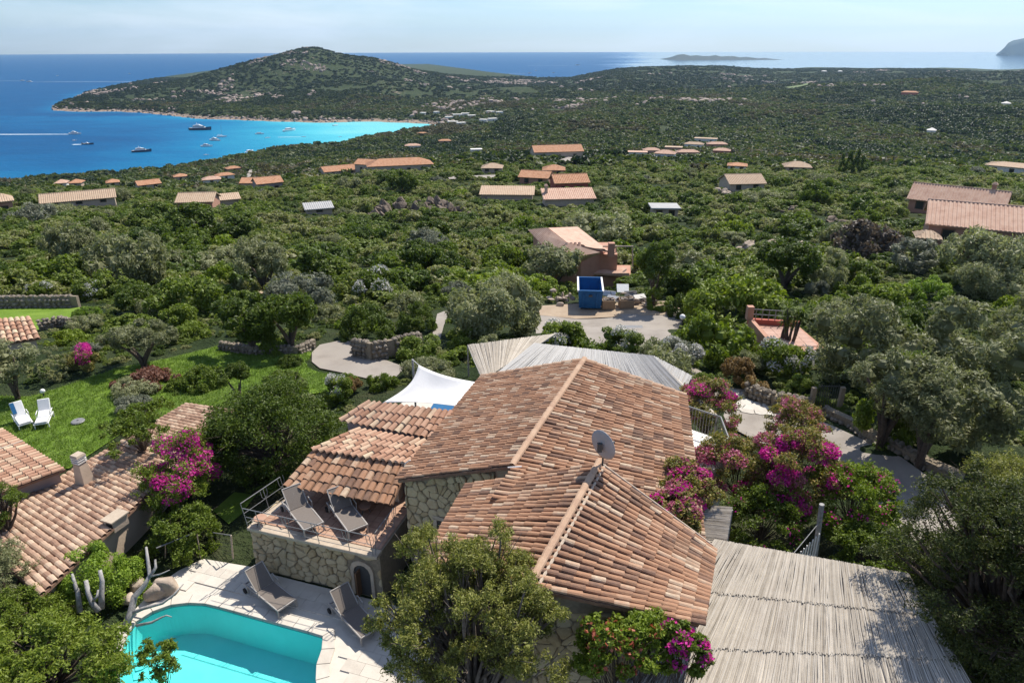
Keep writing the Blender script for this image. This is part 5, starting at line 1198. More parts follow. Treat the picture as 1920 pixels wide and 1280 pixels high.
W('green:v', 1115, 668, 125, 600, 'oleander hedge bush at the yard edge behind the cane roof, middle part', name='oleander')
W('oleander:v', 1168, 670, 90, 612, 'oleander hedge bush at the yard edge behind the cane roof, right part')
W('whitebush:v', 1262, 700, 110, 638, 'silver leaved bush with white flowers beside the cane roof corner')
W('green:v', 1310, 740, 80, 690, 'dark leafy shrub under the silver bush by the cane roof corner')
W('green:v', 1338, 694, 170, 572, 'dark rounded tree right of the parking yard lamp')
W('green:v', 1300, 650, 70, 600, 'green shrub below the yard lamp')
W('mound:v', 1380, 612, 240, 516, 'long flat topped pine hedge behind the dark rounded tree')
W('darkmound:v', 1290, 600, 90, 540, 'low dome shrub at the left end of the flat topped pine hedge')
W('ochre:v', 1378, 735, 70, 668, 'tuft of tall straw yellow grass beside the stone slabs', name='grass_tuft')
W('ochre:v', 1412, 752, 50, 700, 'smaller straw coloured grass tuft below the tall one', name='grass_tuft')
W('oleander:v', 1462, 720, 120, 640, 'grey green flowering bush below the red tiled terrace')
W('green:v', 1500, 745, 70, 690, 'dark leafy bush on the shaded stone wall')
W('olive:v', 1590, 775, 240, 540, 'broad olive tree right of the red tiled terrace')
W('green:v', 1662, 850, 150, 575, 'dark green tree between the two groups of olives')
W('olive:v', 1790, 760, 230, 550, 'tall olive tree behind the dark green tree')
W('olive:v', 1745, 885, 230, 660, 'bright silvery olive tree above the roadside wall')
W('olive:v', 1880, 925, 270, 610, 'large silvery olive tree at the right edge of the photo above the road')
W('olive:v', 1905, 705, 170, 540, 'olive tree behind the large silvery one at the right edge')
W('dark:v', 1700, 640, 100, 560, 'dark shrub between the olive crowns')
W('bright:v', 1655, 580, 110, 518, 'bright yellow green shrub behind the broad olive tree')
W('green:v', 1600, 560, 90, 508, 'mid green shrub behind the red tiled terrace')
W('brightmound:v', 1735, 570, 100, 512, 'smooth bright green dome shrub')
W('olive:v', 1838, 570, 150, 485, 'wide yellow green bush behind the bright dome')
W('grey:v', 1530, 560, 54, 528, 'spiky blue green agave clump above the red tiled terrace', name='agave')
W('darktree:v', 1470, 545, 130, 445, 'dark green tree behind the flat topped hedge')
W('olive:v', 1545, 550, 90, 458, 'pale olive bush right of the dark green tree')
W('dark:v', 1602, 540, 90, 470, 'dark bushy shrub beside the dry grey bush')
W('dry', 1608, 505, 140, 415, 'dry leafless grey bush in front of the rocks')
W('grey', 1705, 520, 110, 440, 'pale silver bush right of the dry grey bush')
W('olivetree', 1830, 530, 160, 430, 'broad olive tree below the tiled roof at the right edge')
W('green', 1750, 500, 90, 450, 'green bush beside the small pale roof')
W('darktree:v', 1225, 575, 80, 450, 'dark tree standing against the right wall of the pink house')
W('dark:v', 1290, 560, 110, 470, 'dense dark tree right of the pink house')
W('green:v', 1235, 585, 60, 520, 'leafy shrub at the foot of the dark tree by the debris')
W('bright:v', 945, 560, 150, 485, 'long bright green pine shrub left of the pink house')
W('bright:v', 1020, 560, 90, 495, 'bright green pine shrub touching the pink house wall')
W('olive', 1060, 545, 70, 490, 'grey green tree in front of the pink house')
W('bright:v', 850, 545, 100, 485, 'bright green low pine shrub, left end of the row by the pink house')
W('green:v', 745, 540, 120, 470, 'mid green shrub behind the white oleander')
W('olive', 1125, 470, 150, 395, 'large grey olive crown behind the pink house roof')
W('olivetree:v', 500, 556, 130, 440, 'pale olive tree with a bare trunk above the dirt track')
W('dark', 605, 530, 110, 440, 'dark bushy tree right of the pale olive')
W('grey:v', 580, 600, 170, 510, 'soft grey green bush above the evergreen pair')
W('green:v', 355, 600, 170, 480, 'large green tree mass behind the garden, darker front half')
W('bright:v', 420, 560, 90, 470, 'yellow green tree crown rising behind the darker garden tree')
W('olive', 260, 545, 170, 432, 'broad grey green crown in the belt behind the upper lawn')
W('green', 125, 550, 130, 455, 'green tree crown in the belt above the low stone wall')
W('green:v', 20, 562, 90, 505, 'green shrub behind the low stone wall at the left edge')
W('oleander:v', 85, 565, 60, 528, 'white flowered oleander on the low stone wall, left one')
W('oleander:v', 172, 565, 70, 522, 'white flowered oleander on the low stone wall, right one')
W('brightmound:v', 165, 602, 60, 570, 'small rounded bright shrub at the corner of the upper lawn')
W('green:v', 250, 632, 130, 592, 'low bed of leafy plants below the belt of trees')
W('green:v', 360, 640, 90, 600, 'leafy bank left of the evergreen pair')
W('olive:v', 310, 600, 90, 558, 'rough olive green shrub by the garden bench wall')
W('bright:v', 130, 650, 80, 615, 'yellow green shrub right of the small orange roof')
W('green:v', 200, 660, 80, 625, 'shrub with pale flowers behind the magenta bush')
W('cypress', 1576, 331, 17, 286, 'tall dark cypress in the valley, leftmost of the clump', 'cypresses in the valley')
W('cypress', 1588, 332, 18, 281, 'tall dark cypress in the valley, second of the clump', 'cypresses in the valley')
W('cypress', 1601, 332, 19, 277, 'tallest dark cypress of the valley clump', 'cypresses in the valley')
W('cypress', 1613, 333, 16, 290, 'shorter dark cypress at the right end of the valley clump', 'cypresses in the valley')
W('cypress', 1498, 318, 9, 290, 'slim cypress standing alone near the pale valley roof', 'cypresses in the valley')
W('cypress', 1490, 320, 9, 300, 'short slim cypress next to the lone one', 'cypresses in the valley')

W('olivetree:v', 1650, 842, 190, 630, 'olive tree leaning over the road wall near the iron gate')
W('olivetree:v', 1722, 880, 170, 690, 'olive tree overhanging the road, in front of the silvery ones')
# ---- bespoke near trees and climbers ----------------------------------------
clump_tree('juniper_tree', 'juniper', 'gnarled yellow green juniper tree in front of the villa with bare twigs showing', aty(890, 1140, 11.2), (2.5, 2.0, 2.0), 21, 120, 120000, .032, 'leaf_juniper', base=(-.9, 11.0, 0), rc=(.09, .17), aspect=.34, fill=.3, trunk_r=.15, bark='twig')
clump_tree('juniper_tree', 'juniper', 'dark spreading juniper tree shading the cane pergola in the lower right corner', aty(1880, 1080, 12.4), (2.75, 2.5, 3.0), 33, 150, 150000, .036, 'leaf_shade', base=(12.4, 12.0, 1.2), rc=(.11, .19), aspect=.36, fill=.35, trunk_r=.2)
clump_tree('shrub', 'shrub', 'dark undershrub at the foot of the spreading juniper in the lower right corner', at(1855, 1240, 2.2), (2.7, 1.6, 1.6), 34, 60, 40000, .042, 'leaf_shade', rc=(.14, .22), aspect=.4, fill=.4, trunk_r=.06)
clump_tree('juniper_tree', 'juniper', 'juniper tree behind the dark one, catching sun beside the road', aty(1905, 955, 16.5), (2.0, 1.9, 1.7), 35, 60, 42000, .04, 'leaf_juniper', rc=(.15, .25), aspect=.28, fill=.4, trunk_r=.12)
clump_tree('pittosporum', 'bush', 'glossy leaved bush filling the lower left corner beside the pool', at(90, 1262, .9), (2.5, 1.7, 1.5), 41, 80, 42000, .05, 'leaf_green', rc=(.13, .22), aspect=.38, fill=.6, trunk_r=.1)
clump_tree('pittosporum', 'bush', 'small leafy sapling hanging over the near corner of the pool', at(295, 1240, .7), (.62, .5, .7), 42, 22, 5200, .05, 'leaf_green', rc=(.2, .34), aspect=.3, fill=.5, trunk_r=.03)
clump_tree('shrub', 'shrub', 'soft grey green shrub at the left edge below the long roof', at(-10, 1085, 1.2), (1.4, 1.2, 1.4), 43, 40, 24000, .04, 'leaf_olive', aspect=.3)
clump_tree('shrub', 'shrub', 'small green pine shrub against the low salmon roof at the left edge', at(-5, 950, 1.8), (1.0, .9, 1.0), 44, 30, 15000, .035, 'leaf_green', aspect=.3)
clump_tree('shrub', 'shrub', 'dark bush behind the bleached stump at the left edge', at(60, 1165, .6), (1.7, 1.2, .9), 46, 50, 26000, .04, 'leaf_green', aspect=.35)
rb = at(174, 1068, .95); plant_at('brightmound:n', (rb.x, rb.y, -.5), 1.62, 2.8, 'big round bright green bush clipped smooth beside the long roof')
W('green:v', 1420, 700, 70, 650, 'leafy shrub against the left parapet of the red terrace')
clump_tree('tree', 'tree', 'big dark evergreen tree between the purple bougainvillea and the small terrace roofs', aty(515, 825, 24.5), (2.9, 2.4, 2.6), 51, 70, 60000, .055, 'leaf_dark', rc=(.2, .32), aspect=.45, fill=.6, trunk_r=.16)
clump_tree('bougainvillea', 'bougainvillea', 'bougainvillea with deep purple flowers sprawling over the left roof edge', at(350, 885, 1.5), (1.45, 2.3, 1.7), 52, 56, 30000, .042, 'leaf_green', rc=(.16, .26), aspect=.55, trunk_r=.06, flower='petal', fl_n=4200, fl_s=.048)
clump_tree('shrub', 'shrub', 'leafy shrub below the purple bougainvillea beside the garden steps', at(345, 1005, .4), (1.6, 1.4, 1.2), 53, 50, 30000, .042, 'leaf_green', rc=(.16, .25), aspect=.5, trunk_r=.05)
clump_tree('ivy', 'ivy', 'ivy creeping over the far edge of the long tiled roof', at(258, 800, 2.0), (1.5, 2.4, .5), 54, 60, 16000, .045, 'leaf_green', rc=(.12, .2), aspect=.6, fill=.2, trunk_r=.03)
# the great bougainvillea east of the villa
for i, (px, py, z, rad, nl, fn, lb, mat, fl) in enumerate((
    (1325, 775, 2.2, (1.5, 1.6, 1.5), 22000, 3400, 'tall bougainvillea rising beside the balcony', 'leaf_boug', ('petal_pink', 'petal')),
    (1390, 880, 2.6, (2.0, 1.4, 1.5), 30000, 7000, 'bougainvillea mass hiding the balcony foot with faded pink sprays', 'leaf_boug', ('petal_pink', 'petal')),
    (1490, 890, 2.9, (1.7, 1.5, 1.8), 34000, 7600, 'bougainvillea with the brightest magenta clusters, beside the tall wooden post', 'leaf_boug', ('petal', 'petal_pink', 'petal')),
    (1490, 810, 1.8, (1.3, 1.4, 1.7), 22000, 1900, 'upright bougainvillea shoots between the stone slabs and the road', 'leaf_boug', ('petal_pink',)),
    (1600, 950, 2.2, (1.4, 2.0, 1.6), 34000, 500, 'green leafy climber right of the tall wooden post', 'leaf_bright', ('petal',)),
    (1632, 1048, 1.7, (1.6, 1.2, 1.0), 26000, 0, 'green leafy hedge between the road and the cane pergola', 'leaf_green', None),
    (1285, 905, 4.6, (1.0, 1.3, .55), 15000, 2800, 'bougainvillea creeping over the edge of the big tiled roof', 'leaf_boug', ('petal_pink', 'petal')),
    (1258, 962, 4.9, (.95, .85, .62), 13000, 1800, 'bougainvillea clump growing through the gap between the two tiled gables', 'leaf_boug', ('petal', 'petal_pink')),
    (1430, 985, 1.8, (1.7, 1.2, 1.4), 24000, 300, 'shaded dark climber under the magenta bougainvillea', 'leaf_green', ('petal',)))):
    clump_tree('bougainvillea', 'bougainvillea', lb, at(px, py, z), rad, 60+i, 46, nl, .04, mat, rc=(.17, .27), aspect=.55, trunk_r=.04, flower=fl, fl_n=fn, fl_s=.045)
clump_tree('trumpet_vine', 'vine', 'trumpet vine with coral flowers climbing the near eave of the villa', aty(1180, 1210, 10.6), (1.35, .6, .75), 75, 50, 24000, .042, 'leaf_bright', rc=(.15, .25), aspect=.45, trunk_r=.04, flower=('petal_coral',), fl_n=420, fl_s=.05)
clump_tree('bougainvillea', 'bougainvillea', 'small bougainvillea with magenta flowers at the near corner of the tiled gable', aty(1280, 1215, 10.5), (.62, .5, .6), 76, 26, 10000, .04, 'leaf_green', rc=(.2, .3), aspect=.5, trunk_r=.03, flower=('petal',), fl_n=800, fl_s=.045)
# ------------------------------------------------------------------ houses further off
KEEP = []                                   # (x0, y0, x1, y1, distance): what random planting must not cover
def keep(x0, y0, x1, y1, Y): KEEP.append((x0, y0, x1, y1, Y))
M['roof_orange'] = surf('orange roof', [(.36, .17, .09), (.47, .25, .145), (.52, .31, .19)], scale=1.2, bump=.3, bscale=6)
M['roof_pink'] = surf('pink tan roof', [(.42, .25, .18), (.52, .34, .25), (.57, .40, .30)], scale=1.2, bump=.3, bscale=6)
M['roof_cream'] = surf('cream tan roof', [(.40, .28, .19), (.50, .38, .27)], scale=1.2, bump=.3, bscale=6)
M['grey_roof'] = surf('grey flat roof', [(.34, .335, .33), (.42, .415, .40)], scale=.8, bump=.1)
def roof_plane(parent, root, a, b, c, d, mat, strips=True, pitch=.42):
    """a,b upper edge, c,d eave (c below b, d below a)"""
    a, b, c, d = map(Vector, (a, b, c, d)); n = (d-a).cross(b-a); n = n.normalized() if n.length > 1e-6 else (c-a).cross(b-a).normalized(); n = n if n.z > 0 else -n
    mb = MB(); mb.hexa([p-n*.16 for p in (d, c, b, a)], [d, c, b, a]); base = mb.build('roof_slope', M[mat], parent)
    if strips:
        k = max(2, int((d-c).length/pitch)); V = []; Fc = []; Le = (c-d).length; ex = (c-d)/Le; xa, xb = (a-d).dot(ex)/Le, (b-d).dot(ex)/Le; up_ = a-d-ex*(a-d).dot(ex)
        for i in range(k):
            t = (i+.5)/k; f_ = 1 if xa <= t <= xb else (t/xa if t < xa else (1-t)/max(1e-6, 1-xb)); f_ = max(0, min(1, f_)); q = lerp(d, c, t); p = q+up_*f_; x = (q-p)
            if x.length < .3: continue
            x.normalize(); y = n.cross(x); w_ = Le/k*.36; m_ = len(V)
            for pp in (p, q): V += [pp-y*w_, pp-y*w_*.5+n*.07, pp+y*w_*.5+n*.07, pp+y*w_]
            Fc += [(m_+e, m_+e+1, m_+e+5, m_+e+4) for e in range(3)]
        if V: tag(mesh_obj('tile_rows', np_mesh('tile_rows', [tuple(v) for v in V], Fc, M[mat]), parent), kind='stuff')
_hm = {}
def house(name, label, px, pyb, wpx, depth, hw, roof='gable', rot=0, wall='plaster', rmat='roof_pink', win=2, chimney=None, cat='house', group=None, rise=None, keep_top=None, door=False, over=.45, Y=None, winmat='window'):
    p = ground_at(px, pyb) if Y is None else aty(px, pyb, Y); d = proj(p)[2]; Wd = wpx/F*d
    if Y is not None: p.z = min(p.z, gz(p.x, p.y)+1)
    p.z -= .22*hw; hw *= .95
    depth *= .66; hw *= .9
    root = empty(name, tuple(p), label, cat, group)
    rz = Matrix.Rotation(R(rot)-math.atan2(p.x, p.y), 3, 'Z'); cen = Vector(p)+rz @ Vector((0, depth/2, 0))
    Pt = lambda x, y, z: cen+rz @ Vector((x, y, z))
    hx, hy = Wd/2, depth/2; rise = rise*.75 if rise is not None else hy*.42
    mb = MB(); mb.hexa([Pt(-hx, -hy, -4), Pt(hx, -hy, -4), Pt(hx, hy, -4), Pt(-hx, hy, -4)], [Pt(-hx, -hy, hw), Pt(hx, -hy, hw), Pt(hx, hy, hw), Pt(-hx, hy, hw)])
    if roof == 'gable': mb.add([Pt(-hx, -hy, hw), Pt(-hx, hy, hw), Pt(-hx, 0, hw+rise)], [(0, 1, 2)]); mb.add([Pt(hx, -hy, hw), Pt(hx, hy, hw), Pt(hx, 0, hw+rise)], [(0, 1, 2)])
    wl = mb.build('wall', M[wall], root)
    rr = empty('roof', tuple(Pt(0, 0, hw)), parent=root); ox, oy = hx+over, hy+over; zl = hw-over*rise/hy+.04
    if roof == 'gable':
        roof_plane(rr, root, Pt(-ox, 0, hw+rise+.1), Pt(ox, 0, hw+rise+.1), Pt(ox, -oy, zl), Pt(-ox, -oy, zl), rmat)
        roof_plane(rr, root, Pt(ox, 0, hw+rise+.1), Pt(-ox, 0, hw+rise+.1), Pt(-ox, oy, zl), Pt(ox, oy, zl), rmat)
        MB().tube([Pt(-ox, 0, hw+rise+.12), Pt(ox, 0, hw+rise+.12)], .12, 6).build('ridge', M[rmat], rr)
    elif roof == 'hip':
        k = max(.15, ox-oy*1.0); e = .012
        roof_plane(rr, root, Pt(-k, 0, hw+rise), Pt(k, 0, hw+rise), Pt(ox, -oy, zl), Pt(-ox, -oy, zl), rmat)
        roof_plane(rr, root, Pt(k, 0, hw+rise), Pt(-k, 0, hw+rise), Pt(-ox, oy, zl), Pt(ox, oy, zl), rmat)
        roof_plane(rr, root, Pt(k, e, hw+rise), Pt(k, -e, hw+rise), Pt(ox, -oy, zl), Pt(ox, oy, zl), rmat)
        roof_plane(rr, root, Pt(-k, -e, hw+rise), Pt(-k, e, hw+rise), Pt(-ox, oy, zl), Pt(-ox, -oy, zl), rmat)
    elif roof == 'shed':
        roof_plane(rr, root, Pt(-ox, oy, hw+rise), Pt(ox, oy, hw+rise), Pt(ox, -oy, hw), Pt(-ox, -oy, hw), rmat)
    else:
        mb = MB(); mb.hexa([Pt(-ox, -oy, hw), Pt(ox, -oy, hw), Pt(ox, oy, hw), Pt(-ox, oy, hw)], [Pt(-ox, -oy, hw+.25), Pt(ox, -oy, hw+.25), Pt(ox, oy, hw+.25), Pt(-ox, oy, hw+.25)]); mb.build('slab', M[rmat], rr)
    for i in range(win):
        x = -hx+Wd*(i+.5)/win; ww = min(1.1, Wd/win*.4); isdoor = door and i == win//2; z0, z1 = (.0, 2.1) if isdoor else (.9, min(2.2, hw-.35))
        f = MB()
        for dx in (-ww/2-.06, ww/2+.06): f.hexa([Pt(x+dx-.06, -hy-.07, z0), Pt(x+dx+.06, -hy-.07, z0), Pt(x+dx+.06, -hy+.02, z0), Pt(x+dx-.06, -hy+.02, z0)], [Pt(x+dx-.06, -hy-.07, z1), Pt(x+dx+.06, -hy-.07, z1), Pt(x+dx+.06, -hy+.02, z1), Pt(x+dx-.06, -hy+.02, z1)])
        f.hexa([Pt(x-ww/2-.12, -hy-.08, z1), Pt(x+ww/2+.12, -hy-.08, z1), Pt(x+ww/2+.12, -hy+.02, z1), Pt(x-ww/2-.12, -hy+.02, z1)], [Pt(x-ww/2-.12, -hy-.08, z1+.14), Pt(x+ww/2+.12, -hy-.08, z1+.14), Pt(x+ww/2+.12, -hy+.02, z1+.14), Pt(x-ww/2-.12, -hy+.02, z1+.14)])
        fo = f.build('door' if isdoor else 'window', M['shutter'], root)
        g = MB(); g.quad(Pt(x-ww/2, -hy-.012, z0), Pt(x+ww/2, -hy-.012, z0), Pt(x+ww/2, -hy-.012, z1), Pt(x-ww/2, -hy-.012, z1)); g.build('panel' if isdoor else 'pane', M[winmat], fo)
    if chimney is not None:
        cx = chimney*hx; c = MB(); c.hexa([Pt(cx-.35, .3, hw-.2), Pt(cx+.35, .3, hw-.2), Pt(cx+.35, .9, hw-.2), Pt(cx-.35, .9, hw-.2)], [Pt(cx-.3, .3, hw+rise+.9), Pt(cx+.3, .3, hw+rise+.9), Pt(cx+.3, .9, hw+rise+.9), Pt(cx-.3, .9, hw+rise+.9)]); co = c.build('chimney', M[wall], rr)
        c = MB(); c.hexa([Pt(cx-.45, .2, hw+rise+.95), Pt(cx+.45, .2, hw+rise+.95), Pt(cx+.45, 1.0, hw+rise+.95), Pt(cx-.45, 1.0, hw+rise+.95)], [Pt(cx-.2, .5, hw+rise+1.3), Pt(cx+.2, .5, hw+rise+1.3), Pt(cx+.2, .7, hw+rise+1.3), Pt(cx-.2, .7, hw+rise+1.3)]); c.build('chimney_cap', M[rmat], rr)
    keepout([Pt(-ox, -oy, 0), Pt(ox, -oy, 0), Pt(ox, oy, 0), Pt(-ox, oy, 0)], .6)
    xs = [proj(Pt(sx*ox, sy*oy, z)) for sx in (-1, 1) for sy in (-1, 1) for z in (hw*.82, hw+rise)]
    keep(min(x[0] for x in xs), min(x[1] for x in xs), max(x[0] for x in xs), max(x[1] for x in xs), p.y-1)
    return root
# --- the pink house by the yard, built from its own outline
ph_ = empty('pink_house', tuple(at(1100, 540, -9.5)), 'pink house with stepped tiled roofs behind the blue skip', 'house')
q = lambda a, b, z: at(a, b, z)
zr, ze = -3.6, -5.2
rr = empty('roof', tuple(q(1065, 455, zr)), parent=ph_)
P1, P2, P3, P4, P5 = q(1027, 428, zr-.2), q(1080, 425, zr-.2), q(1064, 456, zr-.1), q(1142, 472, zr-1.0), q(1120, 447, zr-.9)
roof_plane(rr, ph_, q(1026, 427, zr-.3), q(1063, 455, zr), q(1034, 478, ze), q(990, 431, ze), 'roof_pink', pitch=.5)
roof_plane(rr, ph_, q(1063, 455, zr+.02), q(1126, 473, zr-.5), q(1093, 488, ze), q(1038, 489, ze), 'roof_pink', pitch=.42)
roof_plane(rr, ph_, q(1028, 427, zr-.3), q(1083, 425, zr-.9), q(1143, 471, ze+.3), q(1064, 455, zr-.02), 'roof_pink', pitch=9)
tag(rr.children[-1], kind=None)
mb = MB(); foot = [q(996, 432, ze), q(1036, 486, ze), q(1093, 484, ze), q(1092, 476, ze), q(1158, 476, ze), q(1140, 440, ze), q(1085, 428, ze)]
bx = lambda pts, z0, z1, mat, nm: MB().prism([(p.x, p.y) for p in pts], z0, z1).build(nm, M[mat], ph_)
bx([q(1000, 434, ze), q(1040, 483, ze), q(1090, 483, ze), q(1135, 470, ze), q(1085, 429, ze)], -15, ze-.12, 'plaster_pink', 'wall')
bx([q(1089, 477, ze-.3), q(1158, 478, ze-.3), q(1148, 455, ze-.3), q(1100, 455, ze-.3)], -15, ze-.25, 'plaster_pink', 'wall')
rl = empty('roof', tuple(q(1100, 500, -7.5)), parent=ph_)
roof_plane(rl, ph_, q(1090, 498, -7.2), q(1180, 512, -7.3), q(1180, 517, -7.6), q(1090, 512, -7.6), 'roof_pink', pitch=9)
roof_plane(rl, ph_, q(1098, 507, -7.3), q(1120, 506, -7.3), q(1145, 521, -8.3), q(1100, 524, -8.3), 'roof_pink', pitch=.42)
bx([q(1096, 516, -8.2), q(1126, 522, -8.2), q(1182, 520, -8.2), q(1182, 500, -8.2), q(1095, 500, -8.2)], -15, -8.0, 'plaster_pink', 'wall')
MB().box(q(1146, 468, ze+.6), (.7, .7, 1.6)).build('chimney', M['plaster_pink'], rr)
for (a, b, c, d) in ((1130, 462, 1186, 462), (1155, 500, 1155, 460), (1186, 500, 1186, 461)):
    p = q(a, b, -7.2 if b > 470 else -4.4); p2 = aty(c, d, p.y); MB().tube([p, p2], .09, 6).build('pergola_bar', M['coping'], ph_)
dp_ = q(1133, 545, -9.8); 
for (a, z) in ((1139, -9.6), (1153, -9.6)):
    p = q(a, 531, z); MB().box((p.x, p.y-.1, p.z), (.9, .12, 1.8)).build('window', M['window'], ph_)
keepout([q(990, 431, ze), q(1034, 478, ze), q(1150, 525, -8.3), q(1190, 520, -8.3), q(1143, 440, ze)], .5); keep(985, 420, 1195, 545, q(1100, 530, -9).y-6)

H_ = house
H_('tiled_house', 'pink house with a long plain roof and two chimneys on the right slope', 1785, 402, 150, 9, 3.2, 'gable', -6, 'plaster_pink', 'roof_pink', 4, .68, rise=2.6, door=True)
H_('tiled_house', 'house with a wide ribbed pale roof cut by the right picture edge', 1850, 462, 200, 12, 3.4, 'gable', 8, 'plaster_pink', 'roof_pink', 3, None, rise=2.4)
H_('tiled_house', 'small tan tiled house standing right of the valley terraces', 1400, 358, 66, 11, 3.0, 'gable', 24, 'plaster', 'roof_cream', 2, None)
H_('white_house', 'small white house with a flat orange roof near the cypress clump', 1381, 322, 32, 8, 3.2, 'hip', 0, 'plaster_white', 'roof_orange', 2, None, rise=.9)
H_('tiled_house', 'low tan roof half buried in trees left of the cypress clump', 1495, 322, 46, 10, 2.6, 'hip', 8, 'plaster', 'roof_cream', 2, None)
H_('white_house', 'pale curved villa at the right edge above the pink house', 1895, 326, 84, 12, 3.4, 'hip', -10, 'plaster_white', 'roof_cream', 3, None, rise=1.2)
H_('garden_shed', 'tiny pale roofed shed below the dry bush on the right', 1737, 464, 30, 3.5, 2.0, 'hip', 10, 'plaster', 'roof_cream', 1, None)
H_('flat_house', 'grey flat roofed block among the trees behind the pink house', 1247, 408, 46, 6, 2.6, 'flat', 10, 'plaster', 'grey_roof', 2, None)
H_('tiled_house', 'long ribbed tan roof low in the trees in the centre, left half', 950, 376, 96, 7, 2.2, 'shed', -4, 'plaster', 'roof_cream', 0, None, rise=1.4)
H_('tiled_house', 'long ribbed pink roof low in the central trees, with a pale block on it', 1068, 386, 92, 7, 2.4, 'shed', 10, 'plaster', 'roof_pink', 0, -.9, rise=1.8)
H_('red_house', 'red walled house with orange hip roof right of the terracotta cottages', 1072, 360, 62, 10, 3.8, 'gable', 14, 'plaster_red', 'roof_orange', 2, None)
H_('terracotta_house', 'terracotta cottage left of the red walled house', 1000, 345, 54, 9, 3.0, 'gable', -16, 'plaster_pink', 'roof_orange', 2, None)
H_('terracotta_house', 'smaller terracotta cottage behind the red walled house', 1038, 330, 38, 8, 3.0, 'hip', 0, 'plaster_pink', 'roof_orange', 2, None)
H_('tiled_house', 'wide orange roofed house above a pale yard in the middle distance', 1048, 296, 92, 14, 4, 'gable', 14, 'plaster', 'roof_orange', 3, None)
H_('cream_house', 'small cream roofed house in the woods left of the terracotta cottages', 922, 324, 36, 8, 2.6, 'hip', -5, 'plaster', 'roof_cream', 2, None)
H_('orange_villa', 'orange roofed villa wing, the long right one of the big complex', 752, 322, 120, 14, 4, 'hip', 6, 'plaster', 'roof_orange', 4, None)
H_('orange_villa', 'orange roofed villa wing in the middle of the big complex', 690, 320, 56, 12, 4.4, 'gable', -32, 'plaster', 'roof_orange', 2, None)
H_('orange_villa', 'orange roofed villa wing at the left end of the big complex', 640, 328, 62, 12, 3.2, 'gable', 18, 'plaster', 'roof_orange', 2, None)
H_('white_house', 'white house with pale roof above the turquoise bay', 774, 279, 28, 10, 4, 'hip', 0, 'plaster_white', 'roof_pink', 2, None)
H_('white_house', 'white flat topped house between the bay and the centre woods', 894, 287, 20, 8, 4, 'flat', 8, 'plaster_white', 'plaster_white', 2, None)
H_('red_cottage', 'red roofed cottage right above the beach end', 834, 268, 22, 8, 3, 'hip', 0, 'plaster_pink', 'roof_orange', 1, None)
H_('red_cottage', 'red roofed cottage nearest the beach water', 792, 254, 18, 8, 3, 'hip', 0, 'plaster_pink', 'roof_orange', 1, None)
H_('tiled_house', 'long low tan roofed house at the far left above the trees', 150, 386, 118, 8, 2.4, 'gable', -4, 'plaster', 'roof_cream', 3, None, rise=1.8)
H_('tiled_house', 'brown walled house at the left picture edge above the trees', 12, 398, 26, 8, 4, 'hip', 0, 'plaster_pink', 'roof_cream', 1, None)
H_('pink_cottage', 'pink cottage with a dark window in the left middle distance', 368, 398, 62, 9, 3.8, 'gable', -18, 'plaster_pink', 'roof_cream', 2, None)
H_('pink_cottage', 'flat tan annex right of the pink cottage', 430, 386, 38, 6, 2.4, 'shed', 4, 'plaster', 'roof_cream', 0, None, rise=1)
H_('grey_shed', 'grey roofed shed with a tiled corner above the left tree belt', 600, 402, 46, 5, 2, 'shed', 6, 'plaster', 'grey_roof', 1, None, rise=.9)
H_('orange_cottage', 'orange hip roof by the shore, left of the dark gapped pair', 282, 353, 38, 9, 2.8, 'gable', 12, 'plaster', 'roof_orange', 2, None)
H_('orange_cottage', 'small orange roof at the left shore', 213, 349, 20, 8, 2.8, 'hip', 0, 'plaster', 'roof_orange', 1, None)
H_('orange_cottage', 'orange gable left of the dark gap near the shore', 468, 356, 30, 9, 4, 'gable', -20, 'plaster', 'roof_orange', 1, None)
H_('orange_cottage', 'long orange roof right of the dark gap near the shore', 508, 357, 46, 10, 4, 'gable', 14, 'plaster_purple', 'roof_orange', 2, None)
for i, (px, py, wp, wm, rm, lb) in enumerate(((398, 345, 30, 'plaster_white', 'roof_pink', 'white shore house at the left of the waterside cluster'), (425, 336, 30, 'plaster_white', 'roof_orange', 'tall white shore house in the waterside cluster'), (440, 322, 24, 'plaster_pink', 'roof_orange', 'shore house nearest the water in the waterside cluster'),
    (340, 338, 22, 'plaster', 'roof_orange', 'small shore house with orange roof left of the waterside cluster'), (115, 352, 18, 'plaster_white', 'roof_pink', 'white cottage on the far left shore'), (142, 352, 20, 'plaster', 'roof_orange', 'orange cottage on the far left shore'))):
    H_('shore_house', lb, px, py, wp, 8, 3.4, 'hip', 20*math.sin(i), wm, rm, 1, None, group='houses along the shore')
for i, (px, py, wp, wm, rm, lb) in enumerate(((1195, 292, 34, 'plaster_white', 'roof_pink', 'lowest left'), (1222, 287, 30, 'plaster_pink', 'roof_pink', 'second from the left'), (1245, 296, 36, 'plaster_white', 'roof_pink', 'front middle'), (1262, 282, 30, 'plaster_pink', 'roof_cream', 'middle'), (1290, 291, 40, 'plaster_pink', 'roof_pink', 'front right'),
    (1300, 275, 34, 'plaster_white', 'roof_cream', 'upper middle'), (1322, 265, 40, 'plaster_white', 'roof_cream', 'topmost'), (1345, 275, 36, 'plaster_pink', 'roof_pink', 'upper right'), (1352, 288, 30, 'plaster_red', 'roof_pink', 'far right'))):
    H_('terraced_house', lb+' house of the pale terraced village in the valley', px, py+2, wp, 9, 4, 'flat' if i % 3 == 0 else 'hip', 12*math.sin(i*2), wm, rm, 2, None, group='terraced village in the valley')
WB = ['lower left', 'upper left', 'upper middle', 'middle right', 'lowest left', 'lowest right', 'right', 'farthest lower right', 'higher right', 'farthest upper right', 'lonely far left', 'second from far left']
